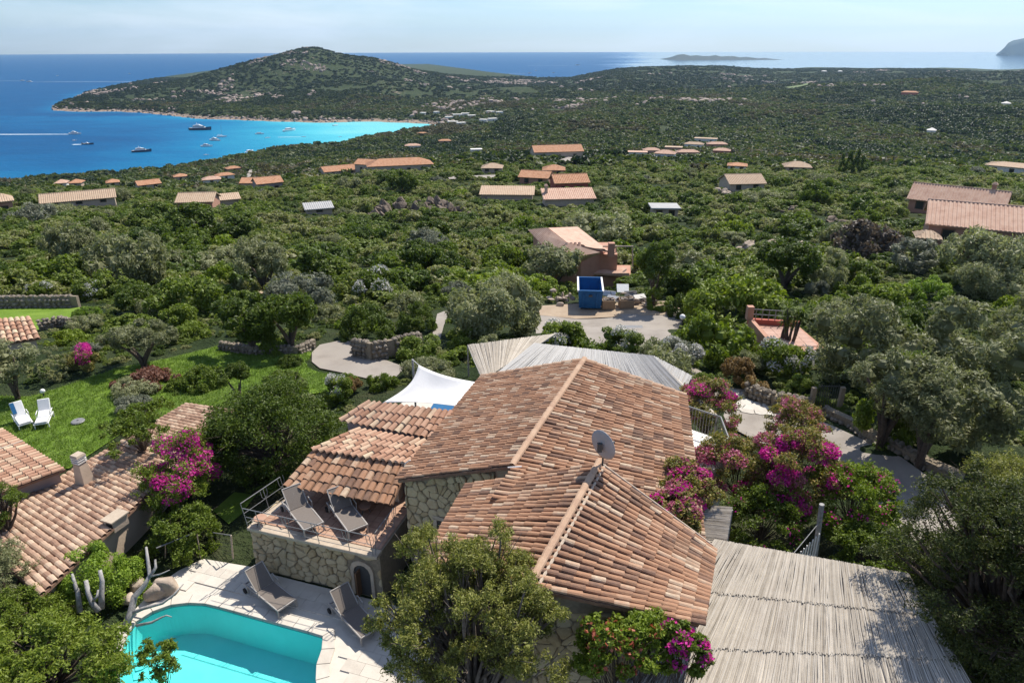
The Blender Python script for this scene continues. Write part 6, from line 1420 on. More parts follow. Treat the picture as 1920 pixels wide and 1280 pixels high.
for i, (px, py, wp) in enumerate(((842, 222, 14), (858, 217, 16), (872, 215, 14), (885, 219, 14), (848, 231, 18), (866, 233, 16), (905, 227, 14), (925, 225, 16), (918, 211, 14), (938, 212, 12), (792, 214, 10), (820, 212, 9))):
    H_('beach_house', WB[i]+' of the small white houses above the beach', px, py+2, wp, 9, 4.5, 'flat', 25*math.sin(i*3), 'plaster_white', 'plaster_white', 1, None, group='white houses above the beach')
for i, (px, py, wp, lb) in enumerate(((1545, 136, 10, 'tiny white house on the far right ridge, left one'), (1575, 136, 8, 'tiny white house on the far right ridge, right one'), (1705, 178, 28, 'red earth roofed building alone on the right slope'), (1885, 200, 14, 'small white house far up the right slope'), (1745, 252, 14, 'small white house in the middle of the right slope'))):
    H_('hill_house', lb, px, py, wp, 12, 5, 'hip', 0, 'plaster_red' if i == 2 else 'plaster_white', 'roof_orange' if i == 2 else 'plaster_white', 1, None)
# pale strips: yards and a road between the houses
for nm, pts in (('pale_yard', ((1050, 302), (1078, 288), (1098, 290), (1085, 302), (1068, 308))), ('lane', ((840, 334), (930, 331), (930, 337), (842, 339))), ('lane', ((455, 345), (468, 320), (475, 320), (466, 346)))):
    draped(nm, [ground_at(a, b) for a, b in pts], None, M['concrete'], lambda x, y: h(x, y)+.5, 6, 'structure')
    xs = [a for a, b in pts]; ys = [b for a, b in pts]; keep(min(xs), min(ys), max(xs), max(ys), ground_at(xs[0], max(ys)).y-5)
draped('golf_fairway', [ground_at(a, b) for a, b in ((1470, 167), (1500, 163), (1520, 157), (1515, 162), (1485, 169))], None, M['fairway'], lambda x, y: h(x, y)+2.5, 15, 'structure')

# ------------------------------------------------------------------ yard: skip, crates, debris, lamp
yc = at(1106, 583, gz(*at(1106, 583, -4)[:2])+.1); skp = empty('skip', tuple(yc), 'open blue metal skip parked at the back of the yard', 'skip')
Wk, Dk, Hk = 2.05, 3.6, 1.75; rz = Matrix.Rotation(-.08, 3, 'Z')
Q = lambda x, y, z: yc+rz @ Vector((x, y+Dk/2, z))
def ringbox(x, y, z): return [Q(-x, -y, z), Q(x, -y, z), Q(x, y, z), Q(-x, y, z)]
o_lo, o_hi, i_hi, i_lo = ringbox(Wk/2-.12, Dk/2-.3, .15), ringbox(Wk/2, Dk/2, Hk), ringbox(Wk/2-.1, Dk/2-.1, Hk), ringbox(Wk/2-.2, Dk/2-.35, .3)
mb = MB(); mb.add(o_lo+o_hi+i_hi+i_lo, [(3, 2, 1, 0)]+[(k*4+i, k*4+(i+1) % 4, (k+1)*4+(i+1) % 4, (k+1)*4+i) for k in range(3) for i in range(4)]+[(12, 13, 14, 15)]); mb.build('body', M['blue_paint'], skp)
rm = MB(); 
for s in (-1, 1): rm.hexa([Q(s*Wk/2-.07, -Dk/2-.06, Hk-.06), Q(s*Wk/2+.07, -Dk/2-.06, Hk-.06), Q(s*Wk/2+.07, Dk/2+.06, Hk-.06), Q(s*Wk/2-.07, Dk/2+.06, Hk-.06)], [Q(s*Wk/2-.07, -Dk/2-.06, Hk+.07), Q(s*Wk/2+.07, -Dk/2-.06, Hk+.07), Q(s*Wk/2+.07, Dk/2+.06, Hk+.07), Q(s*Wk/2-.07, Dk/2+.06, Hk+.07)])
rm.build('rim', M['white_paint'], skp)
rm = MB()
for s in (-1, 1): rm.hexa([Q(-Wk/2, s*Dk/2-.07, Hk-.05), Q(Wk/2, s*Dk/2-.07, Hk-.05), Q(Wk/2, s*Dk/2+.07, Hk-.05), Q(-Wk/2, s*Dk/2+.07, Hk-.05)], [Q(-Wk/2, s*Dk/2-.07, Hk+.06), Q(Wk/2, s*Dk/2-.07, Hk+.06), Q(Wk/2, s*Dk/2+.07, Hk+.06), Q(-Wk/2, s*Dk/2+.07, Hk+.06)])
rm.build('rim', M['blue_paint'], skp)
for x in (-.55, .55): 
    mb = MB(); mb.hexa([Q(x-.06, -Dk/2+.1, .25), Q(x+.06, -Dk/2+.1, .25), Q(x+.06, -Dk/2+.4, .25), Q(x-.06, -Dk/2+.4, .25)], [Q(x-.06, -Dk/2-.08, Hk-.25), Q(x+.06, -Dk/2-.08, Hk-.25), Q(x+.06, -Dk/2+.1, Hk-.25), Q(x-.06, -Dk/2+.1, Hk-.25)]); mb.build('rib', M['blue_paint'], skp)
mb = MB(); mb.box(Q(0, -Dk/2-.06, Hk-.4), (.3, .1, .16)); mb.build('hook_plate', M['metal_dark'], skp)
for x in (-.7, .7): MB().box(Q(x, 0, .08), (.15, Dk*.8, .16), M=rz).build('skid', M['metal_dark'], skp)
keepout([Q(-1.2, -2, 0), Q(1.2, -2, 0), Q(1.2, 2, 0), Q(-1.2, 2, 0)], .3); keep(1080, 534, 1136, 588, yc.y-.5)
keep(1020, 560, 1262, 640, 50); keep(1136, 545, 1240, 585, 50)
def yard(px, py): p = ground_at(px, py); p.z += .12; return p
for px, py, s, lb in ((1141, 583, (1.0, .9, .75), 'brown open crate right beside the blue skip'), (1175, 581, (1.15, .9, .7), 'larger brown crate in front of the debris')):
    p = yard(px, py); cr_ = empty('crate', tuple(p), lb, 'crate', 'crates in the yard')
    for a, b, w_, d_ in ((0, -s[1]/2, s[0], .06), (0, s[1]/2, s[0], .06), (-s[0]/2, 0, .06, s[1]-.06), (s[0]/2, 0, .06, s[1]-.06)): MB().box((p.x+a, p.y+s[1]/2+b, p.z+s[2]/2), (w_, d_, s[2])).build('side', M['card'], cr_)
    MB().box((p.x, p.y+s[1]/2, p.z+.04), (s[0]-.1, s[1]-.1, .06)).build('bottom', M['card'], cr_)
    for k in range(3): MB().box((p.x-s[0]*.3+k*s[0]*.3, p.y+s[1]/2, p.z+s[2]*.9), (.25, .5, .2), rz=k).build('scrap', M['twig'], cr_)
rgd = random.Random(9)
for i, (px, py, nm, lb) in enumerate(((1168, 557, 'discarded_sheet', 'white foam sheet leaning on the debris heap'), (1143, 566, 'discarded_sheet', 'white panel lying behind the crate beside the skip'), (1150, 575, 'discarded_sheet', 'crumpled white panel on the ground between the two crates'), (1200, 572, 'discarded_sheet', 'pale bent metal sheet in the right of the debris heap'), (1183, 566, 'discarded_sheet', 'grey plank lying across the debris heap'))):
    p = yard(px, py); mb = MB(); mb.box((p.x, p.y+.4, p.z+.5+.1*(i == 0)), (1.1, .05, .9 if i == 0 else .5), M=Matrix.Rotation(rgd.uniform(-.5, .5), 3, 'Z') @ Matrix.Rotation(rgd.uniform(-1.1, -.5), 3, 'X'))
    o = mb.build(nm, M['white_paint'] if i < 3 else M['metal_grey'], None, bevel=.015); tag(o, lb, 'panel')
for i, (px, py, lb, c) in enumerate(((1215, 578, 'heap of broken stone and scrap at the right of the yard', 'rock'), (1160, 570, 'heap of dark rubbish behind the crates', 'metal_dark'), (1190, 575, 'heap of twigs and rubble behind the larger crate', 'twig'), (1045, 572, 'heap of brown rubble left of the blue skip', 'rock'), (1028, 552, 'heap of dark stones under the pine shrubs left of the skip', 'granite'))):
    p = yard(px, py); root = empty('debris_heap', tuple(p), lb, 'debris heap')
    for k in range(14):
        o = boulder('chunk', (p.x+rgd.gauss(0, .8), p.y+.5+rgd.gauss(0, .4), p.z+abs(rgd.gauss(0, .25))), (rgd.uniform(.15, .4), rgd.uniform(.15, .35), rgd.uniform(.1, .3)), None, c if k % 3 else 'rock', seed=k+i*20, parent=root, sub=2)
    for k in range(5):
        a = Vector((p.x+rgd.gauss(0, .7), p.y+.4+rgd.gauss(0, .3), p.z+.3)); MB().tube([a, a+Vector((rgd.gauss(0, .9), rgd.gauss(0, .4), rgd.uniform(.1, .6)))], .03, 5).build('stick', M['twig'], root)
def globe_lamp(px, py, pyt, lb, r=.22, hgt=None, col='metal_dark'):
    p = ground_at(px, py); top = aty(px, pyt, p.y); root = empty('globe_lamp', tuple(p), lb, 'lamp')
    MB().tube([p-UP*.2, (p.x, p.y, top.z-r)], .04, 7).build('pole', M[col], root)
    bm = MB(); bm.lathe((p.x, p.y, top.z), [(r*math.sin(a)+.001, -r*math.cos(a)) for a in np.linspace(0, math.pi, 9)], 14); bm.build('globe', M['cloth_white'], root, True)
globe_lamp(1275, 640, 594, 'round white globe lamp on a pole at the edge of the yard', .19)
globe_lamp(83, 744, 733, 'small globe lamp standing on the lawn', .13)
keep(1265, 585, 1285, 615, 48)
sd_ = ground_at(147, 793); so_ = empty('ground_disc', tuple(sd_), 'low round stone disc set in the lawn', 'stone disc'); MB().lathe((sd_.x, sd_.y, sd_.z+.06), [(.0, 0), (.3, 0), (.32, .05), (.28, .09), (.0, .1)], 18).build('disc', M['metal_grey'], so_); MB().lathe((sd_.x, sd_.y, sd_.z+.14), [(.0, 0), (.06, 0), (.05, .03), (0, .03)], 10).build('cap', M['metal_dark'], so_)
# white garden loungers with cushions 
def white_lounger(lb, towel):
    root = empty('garden_lounger', (0, 0, 0), lb, 'sun lounger', 'white loungers on the lawn')
    f = MB()
    for s in (-1, 1): f.box((s*.34, .75, .3), (.05, 1.5, .05))
    f.box((0, .05, .3), (.68, .05, .05)); f.box((0, 1.45, .3), (.68, .05, .05)); f.build('frame', M['white_paint'], root)
    for s in (-1, 1):
        for y in (.08, 1.4): MB().box((s*.34, y, .14), (.05, .05, .3)).build('leg', M['white_paint'], root)
        MB().tube([(s*.37, .85, .32), (s*.37, .9, .55), (s*.37, 1.4, .6)], .022, 6).build('armrest', M['white_paint'], root)
    MB().box((0, .6, .38), (.62, 1.1, .1)).build('seat_cushion', M['cloth_white'], root, bevel=.03)
    mb = MB(); mb.box((0, 1.42, .72), (.62, .1, .95), M=Matrix.Rotation(-.5, 3, 'X')); mb.build('back_cushion', M['cloth_white'], root, bevel=.03)
    if towel == 'blue': mb = MB(); mb.box((-.2, 1.40, .86), (.2, .125, .66), M=Matrix.Rotation(-.5, 3, 'X')); mb.build('towel', M['blue_cloth'], root)
    else: mb = MB(); mb.box((0, .95, .5), (.56, .55, .1), M=Matrix.Rotation(.35, 3, 'X')); mb.build('pillow', M['cloth_white'], root, bevel=.03)
    return root
for lb, tw, ft, hd in (('white garden lounger with a blue striped towel on its back', 'blue', (52, 806), (32, 778)), ('white garden lounger with a loose pillow on its seat', 'pillow', (80, 806), (92, 780))):
    o = white_lounger(lb, tw); a = ground_at(*ft); b = ground_at(*hd); dd = b-a; o.scale = (.86, .86, .86); o.location = (a.x, a.y, a.z+.05); o.rotation_euler = (0, 0, math.atan2(dd.y, dd.x)-math.pi/2)

# ------------------------------------------------------------------ red tiled terrace on the right
rt = empty('red_terrace', tuple(at(1450, 640, -1)), 'red tiled terrace with a low pink wall and railing among the trees', 'terrace')
zt2 = -.2
tp2 = [at(a, b, zt2) for a, b in ((1403, 606), (1500, 612), (1545, 650), (1480, 664), (1440, 650))]
MB().prism([(p.x, p.y) for p in tp2], zt2-3, zt2-.05).build('base', M['plaster_pink'], rt)
fm = None; tpoly2 = np.array([(p.x, p.y) for p in tp2]); x0, y0 = tpoly2.min(0); x1, y1 = tpoly2.max(0)
for i in range(int((x1-x0)/.62)+1):
    for j in range(int((y1-y0)/.62)+1):
        c = (x0+.3+i*.62, y0+.3+j*.62)
        cs = np.array([(c[0]+a*.3, c[1]+b*.3) for a in (-1, 1) for b in (-1, 1)])
        if inside(cs, tpoly2).all():
            fm = fm or MB().box((0, 0, 0), (.6, .6, .04)).mesh('floor_tile', M['pink_tile']); o = mesh_obj('floor_tile', fm, rt); o.matrix_parent_inverse = Matrix.Identity(4); o.location = Vector((c[0], c[1], zt2-.03))-rt.location
for a, b in ((tp2[0], tp2[4]), (tp2[4], tp2[3])): MB().hexa([a-UP*.1, b-UP*.1, b+Vector((.25, .1, -.1)), a+Vector((.25, .1, -.1))], [a+UP*.35, b+UP*.35, b+Vector((.25, .1, .35)), a+Vector((.25, .1, .35))]).build('parapet', M['plaster_pink'], rt)
MB().hexa([tp2[0]-UP*.1, tp2[1]-UP*.1, tp2[1]+Vector((0, .25, -.1)), tp2[0]+Vector((0, .25, -.1))], [tp2[0]+UP*.3, tp2[1]+UP*.3, tp2[1]+Vector((0, .25, .3)), tp2[0]+Vector((0, .25, .3))]).build('parapet', M['plaster_red'], rt)
for k in range(9):
    c = lerp(tp2[0], tp2[1], k/8); MB().tube([c+UP*.3, c+UP*1.0], .03, 5).build('post', M['metal_grey'], rt)
for z in (.65, 1.0): MB().tube([tp2[0]+UP*z, tp2[1]+UP*z], .03, 6).build('rail', M['metal_grey'], rt)
MB().box(tp2[0]+UP*.75, (.4, .4, .9)).build('pillar', M['plaster_pink'], rt)
keepout(tp2, .3); keep(1402, 590, 1500, 660, at(1450, 660, zt2).y-.5)
def yucca(px, py, pyt, lb, heads, seed):
    p = ground_at(px, py); top = aty(px, pyt, p.y).z; rg = random.Random(seed); root = empty('yucca', tuple(p), lb, 'yucca'); tk = MB(); V = []
    for k in range(heads):
        e = Vector((p.x+rg.uniform(-.45, .45), p.y+rg.uniform(-.3, .3), top-.7-rg.uniform(0, .9)*(k > 0))); tk.tube([p-UP*.2, lerp(p, e, .5)+Vector((rg.uniform(-.1, .1), 0, 0)), e], [.11, .08, .06], 6)
        for j in range(70):
            d = Vector((rg.gauss(0, 1), rg.gauss(0, 1), rg.gauss(.35, .8))).normalized(); l = rg.uniform(.45, .8); s = d.cross(UP).normalized()*.03; m_ = e+d*l*.5+UP*.05; V += [e, m_-s, e+d*l-UP*.08*l, m_+s]
    tk.build('trunk', M['bark'], root, True); mesh_obj('leaves', np_mesh('leaves', [tuple(v) for v in V], np.arange(len(V)).reshape(-1, 4), M['leaf_green']), root)
yucca(1476, 668, 560, 'tall yucca with several spiky heads on the red terrace', 5, 1); yucca(1459, 664, 566, 'thin single yucca left of the bushy one on the red terrace', 2, 2)
# ------------------------------------------------------------------ dry stone walls, gate
def stone_wall(lb, pts, hgt, thick, n_per_m, seed, size=.28, cap=300):
    rg = random.Random(seed); P = [ground_at(*p) if len(p) == 2 else Vector(p) for p in pts]; root = empty('stone_wall', tuple(P[0]), lb, 'stone wall')
    core = MB(); ms = [np_rock(k) for k in range(4)]; cnt = 0
    for a, b in zip(P[:-1], P[1:]):
        d = b-a; d.z = 0; L_ = d.length; x = d.normalized(); y = Vector((-x.y, x.x, 0))
        A = [a-y*thick*.35, b-y*thick*.35, b+y*thick*.35, a+y*thick*.35]
        core.hexa([Vector((p.x, p.y, gz(p.x, p.y)-.4)) for p in A], [Vector((p.x, p.y, gz(p.x, p.y)+hgt*.9)) for p in A])
        rows = max(1, int(hgt/(size*.75)))
        for r_ in range(rows+1):
            for i in range(int(L_/size)):
                for side in ((-1,) if r_ < rows else (-.4, .5)):
                    if cnt >= cap: continue
                    c = a+x*((i+rg.random()*.6)*size)+y*side*thick*.45; c.z = gz(c.x, c.y)+r_*size*.75+.08; cnt += 1
                    o = mesh_obj('stone', ms[rg.randrange(4)], root); o.matrix_basis = Matrix.Translation(c) @ Matrix.Rotation(rg.uniform(0, 6), 4, 'Z') @ Matrix.Diagonal((size*rg.uniform(.5, .75), size*rg.uniform(.4, .6), size*rg.uniform(.36, .5), 1))
    core.build('core', M['joint'], root); return root
_nr = {}
def np_rock(k):
    if k not in _nr:
        o = boulder('stone', (0, 0, 0), (1, 1, 1), None, 'fieldstone', seed=k+50, sub=1); _nr[k] = o.data; bpy.data.objects.remove(o)
    return _nr[k]
stone_wall('dry stone wall in shade along the right of the road', [(1545, 775), (1600, 800), (1650, 832), (1720, 868), (1800, 905)], .4, .5, 3, 1, .3)
stone_wall('rough stone bank wall below the flowering bush by the gate', [(1400, 745), (1455, 765), (1515, 782)], .8, .5, 3, 2, .34)
stone_wall('low dark stone wall between the upper lawn and the tree belt', [(-20, 578), (60, 577), (150, 576)], 1.1, .5, 3, 3, .4)
stone_wall('low garden stone wall around the evergreen pair', [(415, 655), (480, 665), (560, 664), (590, 650)], .6, .4, 3, 4, .3)
stone_wall('curved stone retaining wall beside the drive', [(665, 668), (700, 676), (740, 668), (790, 655)], 1.3, .4, 3, 5, .36)
stone_wall('pale stone planter wall beside the small orange roof', [(75, 620), (115, 612), (140, 618)], .7, .4, 3, 6, .3)
gp_ = ground_at(1545, 772); gr = empty('iron_gate', tuple(gp_), 'dark iron gate in the shaded stone wall', 'gate')
for s in (-.7, .7): MB().box((gp_.x+s, gp_.y, gp_.z+.8), (.2, .2, 1.1)).build('gate_post', M['joint'], gr)
for k in range(9): MB().tube([(gp_.x-.48+k*.12, gp_.y, gp_.z+.05), (gp_.x-.48+k*.12, gp_.y, gp_.z+1.5)], .014, 5).build('bar', M['metal_dark'], gr)
for z in (.15, 1.4): MB().tube([(gp_.x-.52, gp_.y, gp_.z+z), (gp_.x+.52, gp_.y, gp_.z+z)], .02, 5).build('rail', M['metal_dark'], gr)
# ------------------------------------------------------------------ granite outcrops
def outcrop(lb, px0, px1, py0, py1, n, smin, smax, seed, flat=.6, mat='rock'):
    rg = random.Random(seed); c0 = ground_at((px0+px1)/2, py1); root = empty('rock_outcrop', tuple(c0), lb, 'rocks'); dep = proj(c0)[2]
    for k in range(n):
        u = rg.random(); px = px0+(px1-px0)*u; hgt = math.sin(math.pi*min(1, max(0, u)))**.6; py = py1-rg.random()*(py1-py0)*.75*hgt
        p = ground_at(px, py1-(py1-py)*.35); s = rg.uniform(smin, smax); z = p.z+(aty(px, py, p.y).z-p.z)*.55
        boulder('boulder', (p.x, p.y, max(p.z, z)), (s*rg.uniform(.6, 1.2), s*.9, s*rg.uniform(.5, 1.2)*flat*1.6), None, mat, seed=seed*31+k, parent=root, sub=2, jag=int(mat == 'rock_brown'))
    keep(px0, py0, px1, py1-(py1-py0)*.3, c0.y-1.5)
outcrop('rugged brown granite outcrop rising from the middle woods', 690, 888, 338, 412, 100, .5, 2.0, 1, .8, 'rock_brown')
outcrop('flat pale granite slabs among bushes on the right', 1385, 1520, 440, 468, 26, .7, 1.7, 2, .3)
outcrop('single long dark boulder above the dry bush', 1552, 1600, 402, 416, 5, .8, 1.5, 3, .45, 'rock_brown')
outcrop('cluster of grey boulders left of the flat pale slabs', 1463, 1530, 375, 400, 12, .5, 1.0, 4, .5, 'rock_brown')
outcrop('small upright rock pair right of the big outcrop', 897, 918, 362, 388, 4, .6, 1.1, 5, .9, 'rock_brown')
outcrop('white rounded rock in the trees right of the terrace village', 1336, 1370, 350, 366, 5, .9, 1.5, 6, .6)
# ------------------------------------------------------------------ boats
M['hull_white'] = plain('white gelcoat', (.78, .78, .78), .3); M['hull_dark'] = plain('navy hull', (.05, .07, .11), .3); M['foam'] = surf('wake foam', [(.55, .66, .72), (.82, .86, .88)], scale=.35, rough=.8)
def boat(px, py, wpx, lb, kind='motor', dark=False, heading=0, wake=0):
    p = at(px, py, SEA); d = proj(p)[2]; L_ = 1.35*wpx/F*d/max(.5, abs(math.cos(R(heading)))); B = L_*.24; root = empty('boat', tuple(p), lb, 'boat', 'boats in the bay')
    rz = Matrix.Rotation(R(heading), 3, 'Z'); T = lambda x, y, z: Vector(p)+rz @ Vector((x*L_, y*B, z*L_))
    st_ = [(-.5, .85, .10), (-.2, 1, .10), (.15, .9, .115), (.38, .5, .135), (.5, .03, .15)]; V = []; Fc = []
    for x, b, z in st_: V += [T(x, -b*.5, z), T(x*.94, -b*.32, -.02), T(x*.94, b*.32, -.02), T(x, b*.5, z)]
    for i in range(4): Fc += [(i*4+k, (i+1)*4+k, (i+1)*4+k+1, i*4+k+1) for k in range(3)]
    Fc += [(0, 1, 2, 3)]; mb = MB(); mb.add(V, Fc); mb.build('hull', M['hull_dark' if dark else 'hull_white'], root)
    mb = MB(); mb.add([T(x, -b*.48, z-.012) for x, b, z in st_]+[T(x, b*.48, z-.012) for x, b, z in st_[::-1]], [tuple(range(10))]); mb.build('deck', M['hull_white'], root)
    def blk(x0, x1, y, z0, z1, nm, mat, taper=.85):
        m_ = MB(); m_.hexa([T(x0, -y, z0), T(x1, -y, z0), T(x1, y, z0), T(x0, y, z0)], [T(x0+.02, -y*taper, z1), T(x1-.07, -y*taper, z1), T(x1-.07, y*taper, z1), T(x0+.02, y*taper, z1)]); m_.build(nm, M[mat], root)
    if kind == 'motor':
        blk(-.32, .24, .34, .10, .155, 'cabin', 'hull_white'); blk(-.3, .21, .342, .155, .185, 'windscreen', 'window'); blk(-.3, .12, .32, .186, .205, 'cabin_roof', 'hull_white')
        if wpx > 14: blk(-.2, .04, .24, .206, .245, 'flybridge', 'hull_white'); MB().tube([T(-.12, 0, .24), T(-.12, 0, .33)], L_*.008, 5).build('mast', M['hull_white'], root)
    elif kind == 'sail':
        blk(-.25, .15, .25, .10, .14, 'cabin', 'hull_white'); MB().tube([T(.05, 0, .1), T(.05, 0, 1.15)], L_*.010, 5).build('mast', M['metal_grey'], root); MB().tube([T(.05, 0, .22), T(-.4, 0, .24)], L_*.016, 5).build('boom', M['hull_white'], root)
    else: blk(-.15, .05, .2, .10, .19, 'console', 'hull_white'); blk(-.5, -.42, .15, .08, .2, 'engine', 'metal_dark')
    if wake:
        wl = wake/F*d; V = []; Fc = []; nseg = 24
        for i in range(nseg+1):
            t = i/nseg; ww = B*(.35+1.0*t**.5)*(1-.3*t)+random.uniform(-.1, .1)*B
            for s in (-1, 1): q_ = Vector(p)+rz @ Vector((-L_*.45-wl*t, s*ww*.7, .12)); V.append(tuple(q_))
        Fc = [(2*i, 2*i+1, 2*i+3, 2*i+2) for i in range(nseg)]; tag(mesh_obj('wake', np_mesh('wake', V, Fc, M['foam'])), kind='stuff')
B_ = boat
B_(376, 244, 31, 'large motor yacht with a dark hull anchored in the middle of the bay', dark=True, heading=2)
B_(266, 285, 24, 'white motor yacht with a dark hull nearest the left shore', dark=True, heading=20)
B_(141, 252, 17, 'fast white motor boat at the head of a long white wake', heading=0, wake=185)
B_(140, 264, 7, 'tiny white dinghy below the fast motor boat', 'rib')
B_(165, 271, 16, 'dark inflatable boat with a short wake', 'rib', True, 4, 18)
B_(404, 264, 17, 'white motor boat just below the sailing yacht', heading=-18)
B_(388, 275, 16, 'white motor boat in front of the paired boats, with a tan deck', heading=6)
B_(416, 257, 13, 'sailing yacht with bare mast in the middle of the bay', 'sail', heading=14)
B_(387, 291, 7, 'tiny dinghy below the three grouped boats', 'rib')
B_(417, 300, 8, 'small motor boat closest to the shore houses', heading=70)
B_(468, 286, 9, 'small white boat beside the shoreline tree', heading=75)
B_(487, 252, 12, 'white motor boat alone right of the group', heading=8)
B_(502, 259, 6, 'tiny white boat right of the lone motor boat', 'rib', heading=40)
B_(543, 246, 11, 'white motor boat under the rocky far shore', heading=60)
B_(570, 257, 6, 'small speedboat drawing a thin wake across the turquoise water', 'rib', heading=5, wake=44)
B_(629, 236, 5, 'tiny white boat off the far beach', 'rib', heading=60); B_(638, 257, 5, 'tiny white boat beside the shore rocks', 'rib')
B_(43, 152, 7, 'distant speedboat at the left edge with a wake', 'motor', heading=0, wake=70)
B_(55, 154, 8, 'distant speedboat leaving a very long thin wake to the right', 'motor', heading=180, wake=215)
B_(108, 143, 4, 'distant sailboat on the open sea, left one', 'sail'); B_(243, 139, 4, 'distant sailboat on the open sea above the point', 'sail')
B_(1083, 123, 7, 'distant speedboat with a long wake in the sea gap', 'motor', heading=0, wake=90); B_(993, 138, 6, 'distant speedboat with a short wake low in the sea gap', 'motor', heading=10, wake=36)
B_(1005, 133, 4, 'distant sailboat in the sea gap', 'sail'); B_(1038, 137, 5, 'distant motor boat at the right of the sea gap')
# ------------------------------------------------------------------ planting of the middle ground
rgf = np.random.default_rng(77)
def excluded(P, r=0.0):
    m_ = np.zeros(len(P), bool)
    for poly in EXCL:
        b0 = poly.min(0)-r-1; b1 = poly.max(0)+r+1; k = np.nonzero(((P > b0) & (P < b1)).all(1) & ~m_)[0]
        if len(k): m_[k] |= inside(P[k], poly) | ((seg_dist(P[k], poly) < r) if r else False)
    return m_
def covers(x, y, z, Rr, Hh):
    px, pb, d = proj((x, y, z)); pt = proj((x, y, z+Hh))[1]; hw_ = Rr*F/d
    for x0, y0, x1, y1, Y in KEEP:
        if y < Y and px+hw_*.8 > x0 and px-hw_*.8 < x1 and pt < y1-1 and pb > y0: return True
    return False
KIND_W = [('dark', .2), ('green', .27), ('olive', .19), ('grey', .07), ('bright', .07), ('olivetree', .07), ('darktree', .06), ('greentree', .05), ('darkmound', .02)]
KN = [k for k, _ in KIND_W]; KP = np.array([p for _, p in KIND_W]); KP /= KP.sum()
DESC = {'dark': 'dark evergreen bush', 'green': 'mid green bush', 'olive': 'olive grey bush', 'grey': 'pale silvery bush', 'bright': 'fresh bright green bush', 'olivetree': 'round olive tree', 'darktree': 'dark bushy tree', 'greentree': 'leafy green tree', 'darkmound': 'smooth dark dome bush'}
LM = [('pink house', 1090, 480), ('blue skip', 1107, 560), ('big brown outcrop', 785, 380), ('flat granite slabs', 1450, 455), ('red tiled terrace', 1455, 640), ('big orange complex', 720, 305), ('pink cottage', 368, 390), ('grey shed', 600, 395), ('long ribbed roof', 1000, 372), ('grey flat block', 1247, 400),
 ('small tan tiled house', 1400, 345), ('pink house with two chimneys', 1785, 385), ('wide ribbed roof', 1850, 445), ('upper lawn', 60, 590), ('evergreen pair', 510, 600), ('white oleander', 708, 530), ('dark dome trees', 735, 600), ('dirt track', 480, 540), ('huge rounded bush', 925, 580), ('flat topped pine hedge', 1380, 560),
 ('dry grey bush', 1608, 460), ('bright dome shrub', 1735, 540), ('terraced village', 1270, 285), ('cypress clump', 1595, 312), ('long low tan house', 150, 378), ('red walled house', 1072, 345), ('silvery roadside olives', 1820, 780), ('garden olive', 272, 650), ('paved yard', 1130, 610), ('long pine shrub row', 930, 515),
 ('low roof left of the cypresses', 1495, 315), ('cream roofed house', 922, 320), ('curved villa', 1895, 315), ('orange shore roofs', 490, 350), ('wide middle distance house', 1048, 290), ('big left tree mass', 370, 540), ('broad right edge olive', 1830, 480), ('white garden loungers', 60, 790)]
USED = {}
def describe(kd, x, y, Rr):
    px, py, d = proj((x, y, gz(x, y)+Rr*.6)); o = sorted((math.hypot(px-a, (py-b)*1.8), n, a, b) for n, a, b in LM)
    def rel(q):
        dx, dy = px-q[2], (py-q[3])*1.8
        if abs(dx) > abs(dy)*1.6: return ('left' if dx < 0 else 'right')+' of'
        return ('in front of' if dy > 0 else 'behind') if abs(dy) > abs(dx)*1.6 else (('in front and ' if dy > 0 else 'behind and ')+('left' if dx < 0 else 'right')+' of')
    near = 'close ' if o[0][0] < 70 else ''
    base = DESC[kd]; sz = 'small ' if Rr < 2 else 'large ' if Rr > 3.3 else ''
    for l in (f'{base} {near}{rel(o[0])} the {o[0][1]}', f'{sz or "medium "}{base} {near}{rel(o[0])} the {o[0][1]}', f'{sz}{base} {rel(o[0])} the {o[0][1]}, towards the {o[1][1]}', f'{sz}{base} {rel(o[1])} the {o[1][1]}', f'{sz}{base} {rel(o[2])} the {o[2][1]}', f'{sz}{base} {rel(o[0])} the {o[0][1]}, towards the {o[2][1]}', f'{sz}{base} {rel(o[1])} the {o[1][1]}, towards the {o[2][1]}'):
        if len(l.split()) <= 16 and l not in USED: USED[l] = 1; return l, None
    l = f'{base} among others {rel(o[0])} the {o[0][1]}'; return l, l
pts = [(p[0], p[1], p[2]) for p in PLANTS]; cnt = 0
NF = 215
tries = 0
cell = {}
def far_enough(x, y, r):
    for q in pts:
        if (q[0]-x)**2+(q[1]-y)**2 < ((q[2]+r)*.62)**2: return False
    return True
while cnt < NF and tries < 30000:
    tries += 1
    y = math.exp(rgf.uniform(math.log(27), math.log(235))); u = rgf.uniform(-.83, .83); x = u*y
    kd = KN[rgf.choice(len(KN), p=KP)]; Rr = rgf.uniform(1.7, 4.3)*(1+.1*(kd in TREEK))*(1 if y > 60 else .5); Hh = Rr*rgf.uniform(.7, 1.05)*(1.35 if kd in TREEK else 1)
    px, py, d = proj((x, y, gz(x, y)))
    if px < -60 or px > 1980 or py > 1000: continue
    if not far_enough(x, y, Rr) or excluded(np.array([[x, y]]), Rr*.75)[0] or covers(x, y, gz(x, y), Rr, Hh): continue
    lb, gr_ = describe(kd, x, y, Rr); plant_at(kd, (x, y, gz(x, y)), Rr, Hh, lb, 'bushes and trees of the maquis'); pts.append((x, y, Rr)); cnt += 1

